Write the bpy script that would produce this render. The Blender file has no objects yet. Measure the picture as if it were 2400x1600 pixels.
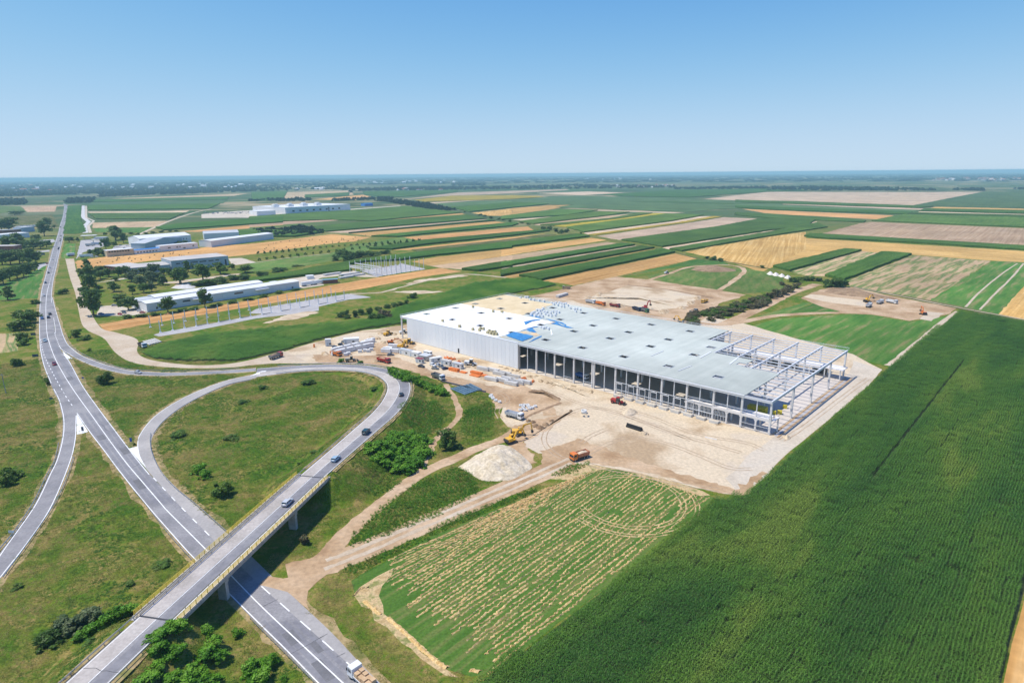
import bpy, math, random
import numpy as np
from mathutils import Matrix, Vector, Euler
random.seed(7); RNG = np.random.default_rng(7)
S = bpy.context.scene
C = S.collection
# ------------------------------------------------------------------ camera
F, PITCH, ROLL, H = 1480.65, .2592, -.0085, 99.7
cp, sp, cr, sr = math.cos(PITCH), math.sin(PITCH), math.cos(ROLL), math.sin(ROLL)
r0, u0, f0 = Vector((1, 0, 0)), Vector((0, sp, cp)), Vector((0, cp, -sp))
rt, up = cr*r0 + sr*u0, -sr*r0 + cr*u0
cd = bpy.data.cameras.new('camera'); cam = bpy.data.objects.new('camera', cd); C.objects.link(cam)
m = Matrix((rt, up, -f0)).transposed().to_4x4(); m.translation = Vector((0, 0, H)); cam.matrix_world = m
cd.sensor_width = 36; cd.lens = 36*F/2400; cd.clip_start = 1; cd.clip_end = 200000
S.camera = cam
# ------------------------------------------------------------------ sky, sun, exposure
SUN_EL, SUN_AZ = math.radians(64), math.radians(-92)   # azimuth from +Y, clockwise positive
w = bpy.data.worlds.new('World'); S.world = w; w.use_nodes = True
nt = w.node_tree; bg = nt.nodes['Background']
sky = nt.nodes.new('ShaderNodeTexSky'); sky.sky_type = 'NISHITA'; sky.sun_disc = False
sky.sun_elevation = SUN_EL; sky.sun_rotation = SUN_AZ; sky.altitude = 100
sky.air_density = 0.7; sky.dust_density = 0.0; sky.ozone_density = 6.0
# film-like colour response of the clear sky: one shoulder curve per channel over the whole dome
SK = .12; sc_ = nt.nodes.new('ShaderNodeSeparateColor'); cc_ = nt.nodes.new('ShaderNodeCombineColor'); nt.links.new(sky.outputs[0], sc_.inputs[0])
def mth(op, a, b=None):
    q_ = nt.nodes.new('ShaderNodeMath'); q_.operation = op
    for i_, v_ in enumerate((a, b)):
        if v_ is None: continue
        if isinstance(v_, (int, float)): q_.inputs[i_].default_value = v_
        else: nt.links.new(v_, q_.inputs[i_])
    return q_.outputs[0]
for ch_, (a_, c_, p_) in enumerate(((.60, .220, 2.2), (.78, .25, 2.0), (1.01, .21, 1.3))):
    u_ = mth('POWER', mth('MULTIPLY', sc_.outputs[ch_], SK/c_), p_)
    nt.links.new(mth('MULTIPLY', mth('DIVIDE', u_, mth('ADD', u_, 1.0)), a_/SK), cc_.inputs[ch_])
nt.links.new(cc_.outputs[0], bg.inputs[0]); bg.inputs[1].default_value = SK
sl = bpy.data.lights.new('sun', 'SUN'); sl.energy = 5.0; sl.angle = math.radians(.5); sl.color = (1, .94, .83)
so = bpy.data.objects.new('sun', sl); C.objects.link(so)
sd = Vector((math.sin(SUN_AZ)*math.cos(SUN_EL), math.cos(SUN_AZ)*math.cos(SUN_EL), math.sin(SUN_EL)))
so.rotation_euler = sd.to_track_quat('Z', 'Y').to_euler(); so.location = (-300, 0, 500)
S.view_settings.view_transform = 'Standard'; S.view_settings.look = 'None'
S.view_settings.exposure = 0.0; S.view_settings.gamma = 1; S.view_settings.use_curve_mapping = False
S.render.engine = 'CYCLES'
try:
    S.cycles.volume_bounces = 0; S.cycles.max_bounces = 6; S.cycles.transparent_max_bounces = 8
except Exception: pass
# ------------------------------------------------------------------ photo pixel -> ground
def ray(x, y):
    u = (x-1200)/F; v = (800-y)/F
    u, v = u*cr-v*sr, u*sr+v*cr
    return np.array([u, cp+v*sp, -sp+v*cp])
def G(x, y, z=0.0):
    d = ray(x, y); t = (z-H)/d[2]
    return np.array([d[0]*t, d[1]*t, z])
KS = {'K1':(0,380,3.92),'K2':(600,380,3.92),'K3':(1200,380,3.92),'K4':(1800,380,3.92),'K5':(0,780,3.92),'K6':(600,780,3.92),
      'K7':(1200,780,3.92),'K8':(1800,780,3.92),'K9':(0,1200,3.92),'K10':(600,1200,3.92),'K11':(1200,1200,3.92),'K12':(1800,1200,3.92),
      'Z5':(900,660,5.8075),'Z6':(700,750,5.8075),'Z7':(1000,800,5.8075),'E8':(1500,700,3.92),'W':(800,1070,2.6133),
      'V2':(0,500,7.127),'V3':(150,530,7.467),'V4':(290,620,5.47),'V5':(300,1080,4.126),'V6':(600,600,5.88),'V7':(1150,660,7.84),
      'V8':(1460,880,5.88),'D':(0,0,.98),'S':(0,0,1)}
def P(k, x, y, z=0.0):
    ox, oy, s = KS[k]; return G(ox+x/s, oy+y/s, z)
def PL(k, pts, z=0.0): return [P(k, x, y, z) for x, y in pts]
# building frame
A0 = np.array([100.47, 229.34]); TH = .7463
E1 = np.array([-math.cos(TH), math.sin(TH)]); E2 = np.array([math.sin(TH), math.cos(TH)])
def B(a, b, z=0.0):
    p = A0 + a*E1 + b*E2; return np.array([p[0], p[1], z])
# ------------------------------------------------------------------ objects
def tag(o, label=None, cat=None, group=None, kind=None):
    if label: o['label'] = label
    if cat: o['category'] = cat
    if group: o['group'] = group
    if kind: o['kind'] = kind
    return o
def link(name, me, parent=None):
    o = bpy.data.objects.new(name, me); C.objects.link(o)
    if parent is not None: o.parent = parent
    return o
def empty(name, loc, rz=0.0, label=None, cat=None, group=None):
    o = bpy.data.objects.new(name, None); C.objects.link(o); o.empty_display_size = .3
    o.location = loc; o.rotation_euler = (0, 0, rz)
    return tag(o, label, cat, group)
class MB:
    def __init__(s): s.v = []; s.f = []; s.m = []; s.smooth = []
    def add(s, vs, fs, mi=0, sm=False):
        n = len(s.v); s.v += [tuple(map(float, v)) for v in vs]
        for f in fs: s.f.append(tuple(n+i for i in f)); s.m.append(mi); s.smooth.append(sm)
        return s
    def box(s, x0, x1, y0, y1, z0, z1, mi=0):
        vs = [(x0,y0,z0),(x1,y0,z0),(x1,y1,z0),(x0,y1,z0),(x0,y0,z1),(x1,y0,z1),(x1,y1,z1),(x0,y1,z1)]
        return s.add(vs, [(3,2,1,0),(4,5,6,7),(0,1,5,4),(1,2,6,5),(2,3,7,6),(3,0,4,7)], mi)
    def cbox(s, c, d, mi=0): return s.box(c[0]-d[0]/2, c[0]+d[0]/2, c[1]-d[1]/2, c[1]+d[1]/2, c[2]-d[2]/2, c[2]+d[2]/2, mi)
    def bar(s, a, b, wd, ht, mi=0, upv=(0,0,1)):
        a, b = Vector(a), Vector(b); d = (b-a).normalized(); u = Vector(upv)
        r = d.cross(u)
        if r.length < 1e-4: r = d.cross(Vector((1,0,0)))
        r.normalize(); u = r.cross(d)
        vs = []
        for p in (a, b):
            for (i, j) in ((-1,-1),(1,-1),(1,1),(-1,1)): vs.append(p + r*(wd/2*i) + u*(ht/2*j))
        return s.add(vs, [(3,2,1,0),(4,5,6,7),(0,1,5,4),(1,2,6,5),(2,3,7,6),(3,0,4,7)], mi)
    def cyl(s, a, b, ra, rb=None, n=10, mi=0, caps=True, sm=True):
        rb = ra if rb is None else rb
        a, b = Vector(a), Vector(b); d = (b-a).normalized()
        r = d.cross(Vector((0,0,1)))
        if r.length < 1e-3: r = Vector((1,0,0))
        r.normalize(); u = r.cross(d)
        k = len(s.v); vs = []
        for p, R in ((a, ra), (b, rb)):
            for i in range(n):
                t = 2*math.pi*i/n; vs.append(p + r*(R*math.cos(t)) + u*(R*math.sin(t)))
        s.add(vs, [(i, (i+1) % n, n+(i+1) % n, n+i) for i in range(n)], mi, sm)
        if caps: s.add(vs[:n], [tuple(range(n-1, -1, -1))], mi); s.add(vs[n:], [tuple(range(n))], mi)
        return s
    def prism(s, prof, y0, y1, mi=0):     # profile in (x,z), extruded along y
        n = len(prof); vs = [(x, y0, z) for x, z in prof] + [(x, y1, z) for x, z in prof]
        s.add(vs, [(i, (i+1) % n, n+(i+1) % n, n+i) for i in range(n)], mi)
        return s.add(vs, [tuple(range(n-1, -1, -1)), tuple(range(n, 2*n))], mi)
    def loft(s, secs, mi=0, sm=False, cap=True):
        n = len(secs[0]); vs = [p for q in secs for p in q]; fs = []
        for k in range(len(secs)-1):
            for i in range(n):
                j = (i+1) % n; fs.append((k*n+i, k*n+j, (k+1)*n+j, (k+1)*n+i))
        if cap: fs += [tuple(range(n-1, -1, -1)), tuple(range((len(secs)-1)*n, len(secs)*n))]
        return s.add(vs, fs, mi, sm)
    def me(s, name, mats):
        me = bpy.data.meshes.new(name); me.from_pydata(s.v, [], s.f)
        mats = mats if isinstance(mats, (list, tuple)) else [mats]
        for m_ in mats: me.materials.append(m_)
        me.polygons.foreach_set('material_index', s.m); me.polygons.foreach_set('use_smooth', s.smooth)
        me.update(); return me
    def build(s, name, mats, parent=None): return link(name, s.me(name, mats), parent)
# ------------------------------------------------------------------ materials
MATS = {}
def M(name, cols, scale=1.0, detail=4, rough=.9, bump=0.0, bscale=None, fine=None, coords='pos', stretch=(1,1,1), rotz=0.0, metal=0.0, spec=.3, dist=.3, noise_rough=.55):
    """noise -> colour ramp; fine=(scale, amount) multiplies a small-scale value noise on top"""
    if name in MATS: return MATS[name]
    ma = bpy.data.materials.new(name); MATS[name] = ma; ma.use_nodes = True
    n = ma.node_tree.nodes; L = ma.node_tree.links; bs = n['Principled BSDF']
    bs.inputs['Roughness'].default_value = rough; bs.inputs['Metallic'].default_value = metal
    bs.inputs['Specular IOR Level'].default_value = spec
    if len(cols) == 1 and not bump and not fine:
        bs.inputs['Base Color'].default_value = (*cols[0], 1); return ma
    if coords == 'pos': co = n.new('ShaderNodeNewGeometry').outputs['Position']
    else: co = n.new('ShaderNodeTexCoord').outputs['Object']
    mp = n.new('ShaderNodeMapping'); L.new(co, mp.inputs[0]); mp.vector_type = 'TEXTURE'; mp.inputs['Scale'].default_value = tuple(1/v_ for v_ in stretch); mp.inputs['Rotation'].default_value[2] = rotz
    nz = n.new('ShaderNodeTexNoise'); nz.inputs['Scale'].default_value = scale; nz.inputs['Detail'].default_value = detail
    nz.inputs['Roughness'].default_value = noise_rough; nz.inputs['Distortion'].default_value = dist
    L.new(mp.outputs[0], nz.inputs[0])
    rp = n.new('ShaderNodeValToRGB'); L.new(nz.outputs[0], rp.inputs[0]); e = rp.color_ramp.elements
    k = len(cols)
    pos = [.5] if k == 1 else [.37+.26*i/(k-1) for i in range(k)]
    e[0].position = pos[0]; e[0].color = (*cols[0], 1)
    if k > 1: e[1].position = pos[1]; e[1].color = (*cols[1], 1)
    else: e.remove(e[1])
    for i in range(2, k): q = e.new(pos[i]); q.color = (*cols[i], 1)
    out = rp.outputs[0]
    if fine:
        n2 = n.new('ShaderNodeTexNoise'); n2.inputs['Scale'].default_value = fine[0]; n2.inputs['Detail'].default_value = 3
        L.new(mp.outputs[0] if len(fine) > 2 else co, n2.inputs[0])
        mr = n.new('ShaderNodeMapRange'); L.new(n2.outputs[0], mr.inputs[0]); mr.inputs[1].default_value = .3; mr.inputs[2].default_value = .7
        mr.inputs[3].default_value = 1-fine[1]; mr.inputs[4].default_value = 1+fine[1]
        mx = n.new('ShaderNodeMix'); mx.data_type = 'RGBA'; mx.blend_type = 'MULTIPLY'; mx.inputs[0].default_value = 1
        L.new(out, mx.inputs[6]); L.new(mr.outputs[0], mx.inputs[7]); out = mx.outputs[2]
    if coords == 'obj':      # every field has its own crop tone, plus slow drift across it
        oi = n.new('ShaderNodeObjectInfo'); n4 = n.new('ShaderNodeTexNoise'); n4.inputs['Scale'].default_value = .012; n4.inputs['Detail'].default_value = 4; L.new(co, n4.inputs[0])
        mr2 = n.new('ShaderNodeMapRange'); L.new(n4.outputs[0], mr2.inputs[0]); mr2.inputs[1].default_value = .35; mr2.inputs[2].default_value = .65; mr2.inputs[3].default_value = .82; mr2.inputs[4].default_value = 1.16
        hs_ = n.new('ShaderNodeHueSaturation'); mr3 = n.new('ShaderNodeMapRange'); L.new(oi.outputs['Random'], mr3.inputs[0]); mr3.inputs[3].default_value = .78; mr3.inputs[4].default_value = 1.12
        ml_ = n.new('ShaderNodeMath'); ml_.operation = 'MULTIPLY'; L.new(mr2.outputs[0], ml_.inputs[0]); L.new(mr3.outputs[0], ml_.inputs[1]); L.new(ml_.outputs[0], hs_.inputs['Value']); L.new(out, hs_.inputs['Color'])
        mr4 = n.new('ShaderNodeMapRange'); wn_ = n.new('ShaderNodeTexWhiteNoise'); wn_.noise_dimensions = '1D'; L.new(oi.outputs['Random'], wn_.inputs['W']); L.new(wn_.outputs['Value'], mr4.inputs[0]); mr4.inputs[3].default_value = .488; mr4.inputs[4].default_value = .508; L.new(mr4.outputs[0], hs_.inputs['Hue'])
        out = hs_.outputs[0]
    L.new(out, bs.inputs['Base Color'])
    if bump:
        b = n.new('ShaderNodeBump'); b.inputs['Strength'].default_value = 1; b.inputs['Distance'].default_value = bump
        n3 = n.new('ShaderNodeTexNoise'); n3.inputs['Scale'].default_value = bscale or scale*4; n3.inputs['Detail'].default_value = 3
        L.new(co, n3.inputs[0]); L.new(n3.outputs[0], b.inputs['Height']); L.new(b.outputs[0], bs.inputs['Normal'])
    return ma
def flat(name, c, rough=.6, metal=0.0, spec=.4): return M(name, [c], rough=rough, metal=metal, spec=spec)
def leafmat(name, cols, scale=.25, trans=.25, fine=(2.5,.25), stretch=(1,1,1), rotz=0.0):
    ma = M(name, cols, scale=scale, rough=.55, fine=fine, spec=.3, stretch=stretch, rotz=rotz)
    n = ma.node_tree.nodes; L = ma.node_tree.links; bs = n['Principled BSDF']; out = n['Material Output']
    trans = max(trans, .34); tr = n.new('ShaderNodeBsdfTranslucent'); mx = n.new('ShaderNodeMixShader'); mx.inputs[0].default_value = trans
    src = bs.inputs['Base Color'].links[0].from_socket
    L.new(src, tr.inputs[0]); L.new(bs.outputs[0], mx.inputs[1]); L.new(tr.outputs[0], mx.inputs[2]); L.new(mx.outputs[0], out.inputs[0])
    return ma
# surfaces
m_asphalt = M('asphalt', [(.20,.195,.20),(.25,.24,.245),(.29,.28,.28)], scale=.09, detail=6, fine=(1.6,.14), rough=.85, stretch=(1,1,1))
m_asphalt2 = M('asphalt_pale', [(.33,.31,.295),(.40,.375,.35)], scale=.07, fine=(1.1,.09), rough=.9)
m_conc_lane = M('concrete_lane', [(.36,.325,.29),(.42,.38,.345),(.47,.43,.39)], scale=.12, detail=6, fine=(1.4,.13), rough=.9)
m_paint = M('road_paint', [(.72,.72,.70),(.84,.84,.82)], scale=.7, rough=.7)
m_sand = M('sand', [(.40,.285,.17),(.52,.405,.27),(.60,.49,.345),(.57,.465,.325),(.54,.45,.34)], scale=.035, detail=7, fine=(.9,.14), rough=1, bump=.045, bscale=.9)
m_gravel = M('gravel_pale', [(.46,.39,.30),(.55,.475,.375),(.52,.46,.375)], scale=.05, detail=6, fine=(.8,.12), rough=1, bump=.05, bscale=1.5)
m_gravel2 = M('gravel_grey', [(.36,.345,.34),(.43,.415,.41)], scale=.07, detail=6, fine=(.8,.10), rough=1)
m_dirt = M('dirt', [(.34,.215,.115),(.44,.30,.175),(.52,.375,.24)], scale=.06, detail=6, fine=(.7,.16), rough=1, bump=.08, bscale=.8)
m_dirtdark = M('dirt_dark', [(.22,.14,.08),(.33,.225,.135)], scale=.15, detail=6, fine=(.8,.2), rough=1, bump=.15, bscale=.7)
m_lane = M('farm_lane', [(.46,.36,.25),(.54,.45,.34)], scale=.08, detail=5, fine=(.9,.12), rough=1)
m_conc = M('concrete', [(.50,.485,.46),(.60,.585,.56)], scale=.3, fine=(2,.08), rough=.85)
m_concdark = M('concrete_weathered', [(.30,.28,.25),(.42,.40,.36)], scale=.35, fine=(2,.12), rough=.9)
m_slab = M('floor_slab', [(.52,.46,.40),(.60,.54,.48)], scale=.05, fine=(.6,.06), rough=.8)
m_white = M('white_panel', [(.74,.77,.80),(.78,.80,.83)], scale=.05, rough=.45)
m_whitepaint = flat('white_paint', (.78,.79,.80), .4)
m_steelwhite = flat('light_grey_steel', (.66,.67,.69), .5)
m_col = M('column_concrete', [(.62,.60,.59),(.70,.68,.67)], scale=.4, rough=.8)
m_galv = flat('galvanised_steel', (.42,.43,.44), .45, .6)
m_railing_yellow = M('railing_yellow', [(.66,.47,.05),(.76,.58,.10)], scale=1.5, rough=.6)
m_black = flat('black_rubber', (.02,.02,.022), .8)
m_dark = flat('dark_metal', (.05,.05,.055), .6)
m_glass = flat('window_glass', (.03,.04,.05), .08, 0, .6)
# ------------------------------------------------------------------ ramp / embankment profile (world metres)
RC = [(-91.2,58.5,6.2,8.4),(-84.8,82.1,6.6,8.4),(-81.3,99.5,6.9,8.4),(-77.8,117.5,7,8.4),(-71.0,150.6,7,8.4),(-64.1,183.7,7,8.4),(-59.8,204.0,6.7,8.8),(-56.0,224.0,6,9.6),(-52.8,243.5,5,10.4),(-51.7,262.0,4.1,10.8),(-53.1,280.7,3.5,10.8),(-57.8,295.5,2.9,10.8),(-66.6,308.0,2.3,10.8),(-79.4,317.5,1.6,10.8),(-96.7,322.2,0.9,10.9),(-113.4,322.1,0.4,11.5),(-126.8,318.8,0.15,14),(-134.2,316.4,0.1,16)]
def catmull(pts, n=6):
    pts = [np.array(p, float) for p in pts]; out = []
    q = [2*pts[0]-pts[1]] + pts + [2*pts[-1]-pts[-2]]
    for i in range(1, len(q)-2):
        a, b, c, d = q[i-1:i+3]
        for k in range(n):
            t = k/n; out.append(.5*((2*b)+(c-a)*t+(2*a-5*b+4*c-d)*t*t+(3*b-a-3*c+d)*t**3))
    out.append(pts[-1]); return out
RS = catmull(RC, 5)
BR0, BR1 = 15, 25      # samples of the two abutments (bridge in between)
def hgt(x, y):
    x = np.asarray(x, float); y = np.asarray(y, float); h = np.zeros_like(x)
    near = (x > -150) & (x < 10) & (y > 20) & (y < 400)
    if not near.any(): return h
    xs, ys = x[near], y[near]; hh = np.zeros_like(xs); best = np.full_like(xs, 1e9)
    for i in range(len(RS)-1):
        if BR0 <= i < BR1: continue
        a, b = RS[i], RS[i+1]; d = b[:2]-a[:2]; L2 = d@d
        t = np.clip(((xs-a[0])*d[0]+(ys-a[1])*d[1])/L2, 0, 1)
        dist = np.hypot(xs-a[0]-t*d[0], ys-a[1]-t*d[1])
        z = a[2]+(b[2]-a[2])*t; hw = (a[3]+(b[3]-a[3])*t)/2; un = ((xs-a[0])*d[0]+(ys-a[1])*d[1])/L2; dl = math.sqrt(L2)
        axi = np.zeros_like(xs)
        if i == BR0-1: axi = np.maximum(0, un-1)*dl
        if i == BR1: axi = np.maximum(0, -un)*dl
        lat = np.sqrt(np.maximum(0, dist**2-axi**2)) if (i in (BR0-1, BR1)) else dist
        v = z-.22-np.maximum(0, lat-hw-1.6)*.56-axi*.75
        k = dist < best; best[k] = dist[k]; hh[k] = v[k]
    h[near] = np.maximum(hh, 0)
    return h
def hz(x, y): return float(hgt(np.array([x]), np.array([y]))[0])
def axis(lo, f0_, f1_, hi, st):
    c = list(np.arange(f0_, f1_+.1, st)); s = st; v = f1_
    while v < hi: s *= 1.35; v += s; c.append(v)
    s = st; v = f0_; pre = []
    while v > lo: s *= 1.35; v -= s; pre.append(v)
    return np.array(pre[::-1]+c)
gx, gy = axis(-34000, -150, 12, 34000, 2), axis(-1500, 40, 400, 32000, 2)
XX, YY = np.meshgrid(gx, gy, indexing='ij'); ZZ = hgt(XX.ravel(), YY.ravel())
def drop(x, y): d_ = np.maximum(0, np.hypot(x, y)-6000); return -d_*d_/4e7      # the plain curves away towards the horizon
ZZ = ZZ+drop(XX.ravel(), YY.ravel())
nx, ny = len(gx), len(gy)
ii = np.arange(nx*ny).reshape(nx, ny)
quads = np.stack([ii[:-1,:-1].ravel(), ii[1:,:-1].ravel(), ii[1:,1:].ravel(), ii[:-1,1:].ravel()], 1)
me = bpy.data.meshes.new('ground'); me.from_pydata(np.stack([XX.ravel(), YY.ravel(), ZZ], 1).tolist(), [], quads.tolist())
me.polygons.foreach_set('use_smooth', [True]*len(quads))
# ground material: meadow close by, a patchwork of far strips beyond
g = bpy.data.materials.new('meadow_ground'); g.use_nodes = True; n = g.node_tree.nodes; L = g.node_tree.links; bs = n['Principled BSDF']; bs.inputs['Roughness'].default_value = 1; bs.inputs['Specular IOR Level'].default_value = .1
geo = n.new('ShaderNodeNewGeometry'); pos = geo.outputs['Position']
def ramp(src, cols, lo=.38, hi=.62):
    r = n.new('ShaderNodeValToRGB'); L.new(src, r.inputs[0]); e = r.color_ramp.elements; k = len(cols)
    e[0].position = lo; e[0].color = (*cols[0],1); e[1].position = lo+(hi-lo)/(k-1); e[1].color = (*cols[1],1)
    for i in range(2, k): q = e.new(lo+(hi-lo)*i/(k-1)); q.color = (*cols[i],1)
    return r.outputs[0]
def noise(sc, det=4, src=None, dist=0):
    q = n.new('ShaderNodeTexNoise'); q.inputs['Scale'].default_value = sc; q.inputs['Detail'].default_value = det; q.inputs['Distortion'].default_value = dist; L.new(src or pos, q.inputs[0]); return q.outputs[0]
def mix(f, a, b, mode='MIX'):
    q = n.new('ShaderNodeMix'); q.data_type = 'RGBA'; q.blend_type = mode
    if isinstance(f, float): q.inputs[0].default_value = f
    else: L.new(f, q.inputs[0])
    L.new(a, q.inputs[6]); L.new(b, q.inputs[7]); return q.outputs[2]
def mapr(src, a, b, c=0., d=1.):
    q = n.new('ShaderNodeMapRange'); L.new(src, q.inputs[0])
    for i, v in enumerate((a, b, c, d)): q.inputs[1+i].default_value = v
    return q.outputs[0]
mead = ramp(noise(.045, 7, dist=.4), [(.055,.130,.009),(.092,.152,.013),(.155,.160,.026),(.29,.205,.075),(.12,.155,.02)])
mead = mix(mapr(noise(.9, 4), .35, .65), mead, ramp(noise(.25, 5), [(.062,.135,.010),(.115,.16,.017),(.23,.185,.055)]))
mead = mix(1.0, mead, mapr(noise(2.2, 3), .3, .7, .72, 1.25), 'MULTIPLY')
mp = n.new('ShaderNodeMapping'); L.new(pos, mp.inputs[0]); mp.inputs['Rotation'].default_value[2] = -.5; mp.inputs['Scale'].default_value = (.0011,.0045,.001)
vo = n.new('ShaderNodeTexVoronoi'); vo.inputs['Scale'].default_value = 1; L.new(mp.outputs[0], vo.inputs[0]); vo.inputs['Randomness'].default_value = .85
sx = n.new('ShaderNodeSeparateColor'); L.new(vo.outputs['Color'], sx.inputs[0])
farc = ramp(sx.outputs[0], [(.05,.10,.035),(.07,.13,.045),(.09,.13,.05),(.36,.27,.15),(.06,.11,.04),(.42,.33,.20),(.05,.09,.03)], 0, 1)
farc = mix(mapr(noise(.004, 4), .45, .55), farc, ramp(noise(.002, 5), [(.04,.07,.025),(.07,.11,.04),(.09,.12,.05)]))
sep = n.new('ShaderNodeSeparateXYZ'); L.new(pos, sep.inputs[0])
L.new(mix(mapr(sep.outputs[1], 1000., 1500.), mead, farc), bs.inputs['Base Color'])
bmp = n.new('ShaderNodeBump'); bmp.inputs['Distance'].default_value = .25; L.new(noise(.8, 4), bmp.inputs['Height']); L.new(bmp.outputs[0], bs.inputs['Normal'])
me.materials.append(g)
tag(link('ground', me), kind='structure')
# ------------------------------------------------------------------ sheets and ribbons
EXCL = []; SHN = [0]
def sheet(name, pts, z, mat, parent=None, jitter=0.0, kind='structure', seg=8.0):
    pts = [np.array(p[:2], float) for p in pts]; SHN[0] += parent is None; z = z+(.0004*(SHN[0] % 9) if parent is None else 0)
    if jitter:
        q = []
        for i in range(len(pts)):
            a, b = pts[i], pts[(i+1) % len(pts)]; k = max(1, min(120, int(np.linalg.norm(b-a)/seg)))
            for j in range(k): q.append(a+(b-a)*j/k + (RNG.normal(0, jitter, 2) if j else 0))
        pts = q
    if parent is None: EXCL.append(np.array(pts))
    me = bpy.data.meshes.new(name); me.from_pydata([(p[0], p[1], z) for p in pts], [], [tuple(range(len(pts)))])
    if me.polygons[0].normal.z < 0: me.flip_normals()
    me.materials.append(mat); o = link(name, me, parent)
    if parent is None: tag(o, kind=kind)
    return o
def ribbon(name, pts, width, z, mat, parent=None, smooth=5, kind='structure', jitter=0.0):
    """pts: list of xy or xyz; width scalar or list"""
    w_ = width if isinstance(width, (list, tuple)) else [width]*len(pts)
    q = [np.array([p[0], p[1], (p[2] if len(p) > 2 else 0), ww], float) for p, ww in zip(pts, w_)]
    if smooth and len(q) > 2: q = catmull(q, smooth)
    vs, fs = [], []
    for i, p in enumerate(q):
        a, b = q[max(0, i-1)], q[min(len(q)-1, i+1)]; d = (b-a)[:2]; d /= (np.linalg.norm(d)+1e-9); nrm = np.array([-d[1], d[0]])
        for s_ in (1, -1):
            e = p[:2]+nrm*s_*(p[3]/2+(RNG.normal(0, jitter) if jitter else 0)); vs.append((e[0], e[1], p[2]+z))
        if i: fs.append((2*i-2, 2*i-1, 2*i+1, 2*i))
    if parent is None: va = np.array(vs)[:,:2]; EXCL.append(np.concatenate([va[0::2], va[1::2][::-1]]))
    me = bpy.data.meshes.new(name); me.from_pydata(vs, [], fs)
    if me.polygons[0].normal.z < 0: me.flip_normals()
    me.materials.append(mat); o = link(name, me, parent)
    if parent is None: tag(o, kind=kind)
    return o
def rib_pairs(name, Lp, Rp, z, mat, parent=None, n_=5):
    l, r = catmull([p[:2] for p in Lp], n_), catmull([p[:2] for p in Rp], n_)
    vs = []; fs = []
    for i, (a, b) in enumerate(zip(l, r)):
        vs += [(a[0], a[1], z), (b[0], b[1], z)]
        if i: fs.append((2*i-2, 2*i-1, 2*i+1, 2*i))
    va = np.array(vs)[:,:2]; EXCL.append(np.concatenate([va[0::2], va[1::2][::-1]]))
    me = bpy.data.meshes.new(name); me.from_pydata(vs, [], fs)
    if me.polygons[0].normal.z < 0: me.flip_normals()
    me.materials.append(mat); o = link(name, me, parent)
    if parent is None: tag(o, kind='structure')
    return o
def dashes(pts, width, z, parent, dash=3.0, gap=5.0, mat=None):
    q = catmull([np.array(p[:2]) for p in pts], 8); s = 0; nxt = 0
    acc = [0]
    for i in range(1, len(q)): acc.append(acc[-1]+np.linalg.norm(q[i]-q[i-1]))
    q = np.array(q); acc = np.array(acc); t = 0
    while t+dash < acc[-1]:
        a = np.array([np.interp(t, acc, q[:,0]), np.interp(t, acc, q[:,1])]); b = np.array([np.interp(t+dash, acc, q[:,0]), np.interp(t+dash, acc, q[:,1])])
        ribbon('lane_dash', [a, b], width, z, mat or m_paint, parent, smooth=0); t += dash+gap
# --- highway
hl = PL('K1',[(577,378),(588,410),(575,500),(552,570),(533,650),(503,740),(478,800),(458,880),(438,950),(405,1080),(378,1180),(362,1330),(358,1500)]) + PL('K5',[(365,130),(400,300),(470,480),(530,600),(640,690),(700,740),(820,910),(950,1080),(1090,1270),(1330,1568)]) + PL('K9',[(1590,220),(1800,450)]) + PL('K10',[(0,1010),(280,1290),(560,1568),(900,1900)])
hr = PL('K1',[(622,395),(622,500),(600,600),(575,720),(545,850),(520,970),(490,1100),(478,1230),(482,1330),(492,1450)]) + PL('K5',[(510,20),(540,110),(575,185),(640,260),(760,480),(900,680),(1050,880),(1180,1050),(1290,1190),(1380,1300),(1560,1490)]) + PL('K9',[(1710,0),(1980,270)]) + PL('K10',[(50,680),(460,1045),(870,1410),(1400,1880)])
hw = sheet('highway', catmull([p[:2] for p in hl], 4) + catmull([p[:2] for p in hr], 4)[::-1], .06, m_asphalt)
el = PL('K1',[(592,410),(580,500),(558,570),(540,650),(510,740),(484,820),(462,900),(445,955),(411,1080),(384,1180),(368,1330),(364,1500)]) + PL('K5',[(371,130),(406,300),(470,460)])
ribbon('edge_line', el, .25, .066, m_paint, hw)
ribbon('edge_line', PL('K5',[(706,735),(826,908),(958,1080),(1100,1270),(1340,1568)])+PL('K9',[(1600,220),(1808,446)])+PL('K10',[(0,990),(290,1275),(575,1568),(915,1900)]), .25, .066, m_paint, hw)
ribbon('edge_line', PL('K1',[(618,400),(618,500),(595,600),(570,720),(540,850),(514,970),(485,1100),(472,1230),(474,1290)]), .25, .066, m_paint, hw)
ribbon('edge_line', PL('K5',[(580,195),(634,262),(754,482),(894,682),(1044,882),(1172,1052),(1280,1190),(1370,1300)]), .25, .066, m_paint, hw)
ctr = PL('K1',[(608,410),(600,520),(578,610),(552,720),(528,830),(505,920),(478,1020),(455,1110),(432,1200),(422,1310),(424,1450)])
dashes(ctr[:8], .3, .066, hw, 5, 6)
ribbon('centre_line', ctr[7:]+PL('K5',[(432,0),(450,80),(500,220),(590,390),(700,560),(830,740),(980,950),(1150,1180),(1315,1375),(1480,1568)])+PL('K9',[(1550,0),(1900,350)])+PL('K10',[(0,815),(400,1195),(800,1568),(1150,1900)]), .28, .066, m_paint, hw)
dashes(PL('K5',[(375,60),(400,190),(470,340),(540,470),(610,590),(665,670)]), .3, .066, hw, 3.2, 4.2)
dashes(PL('K5',[(500,0),(530,80),(560,150)]), .3, .066, hw, 3, 3)
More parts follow.
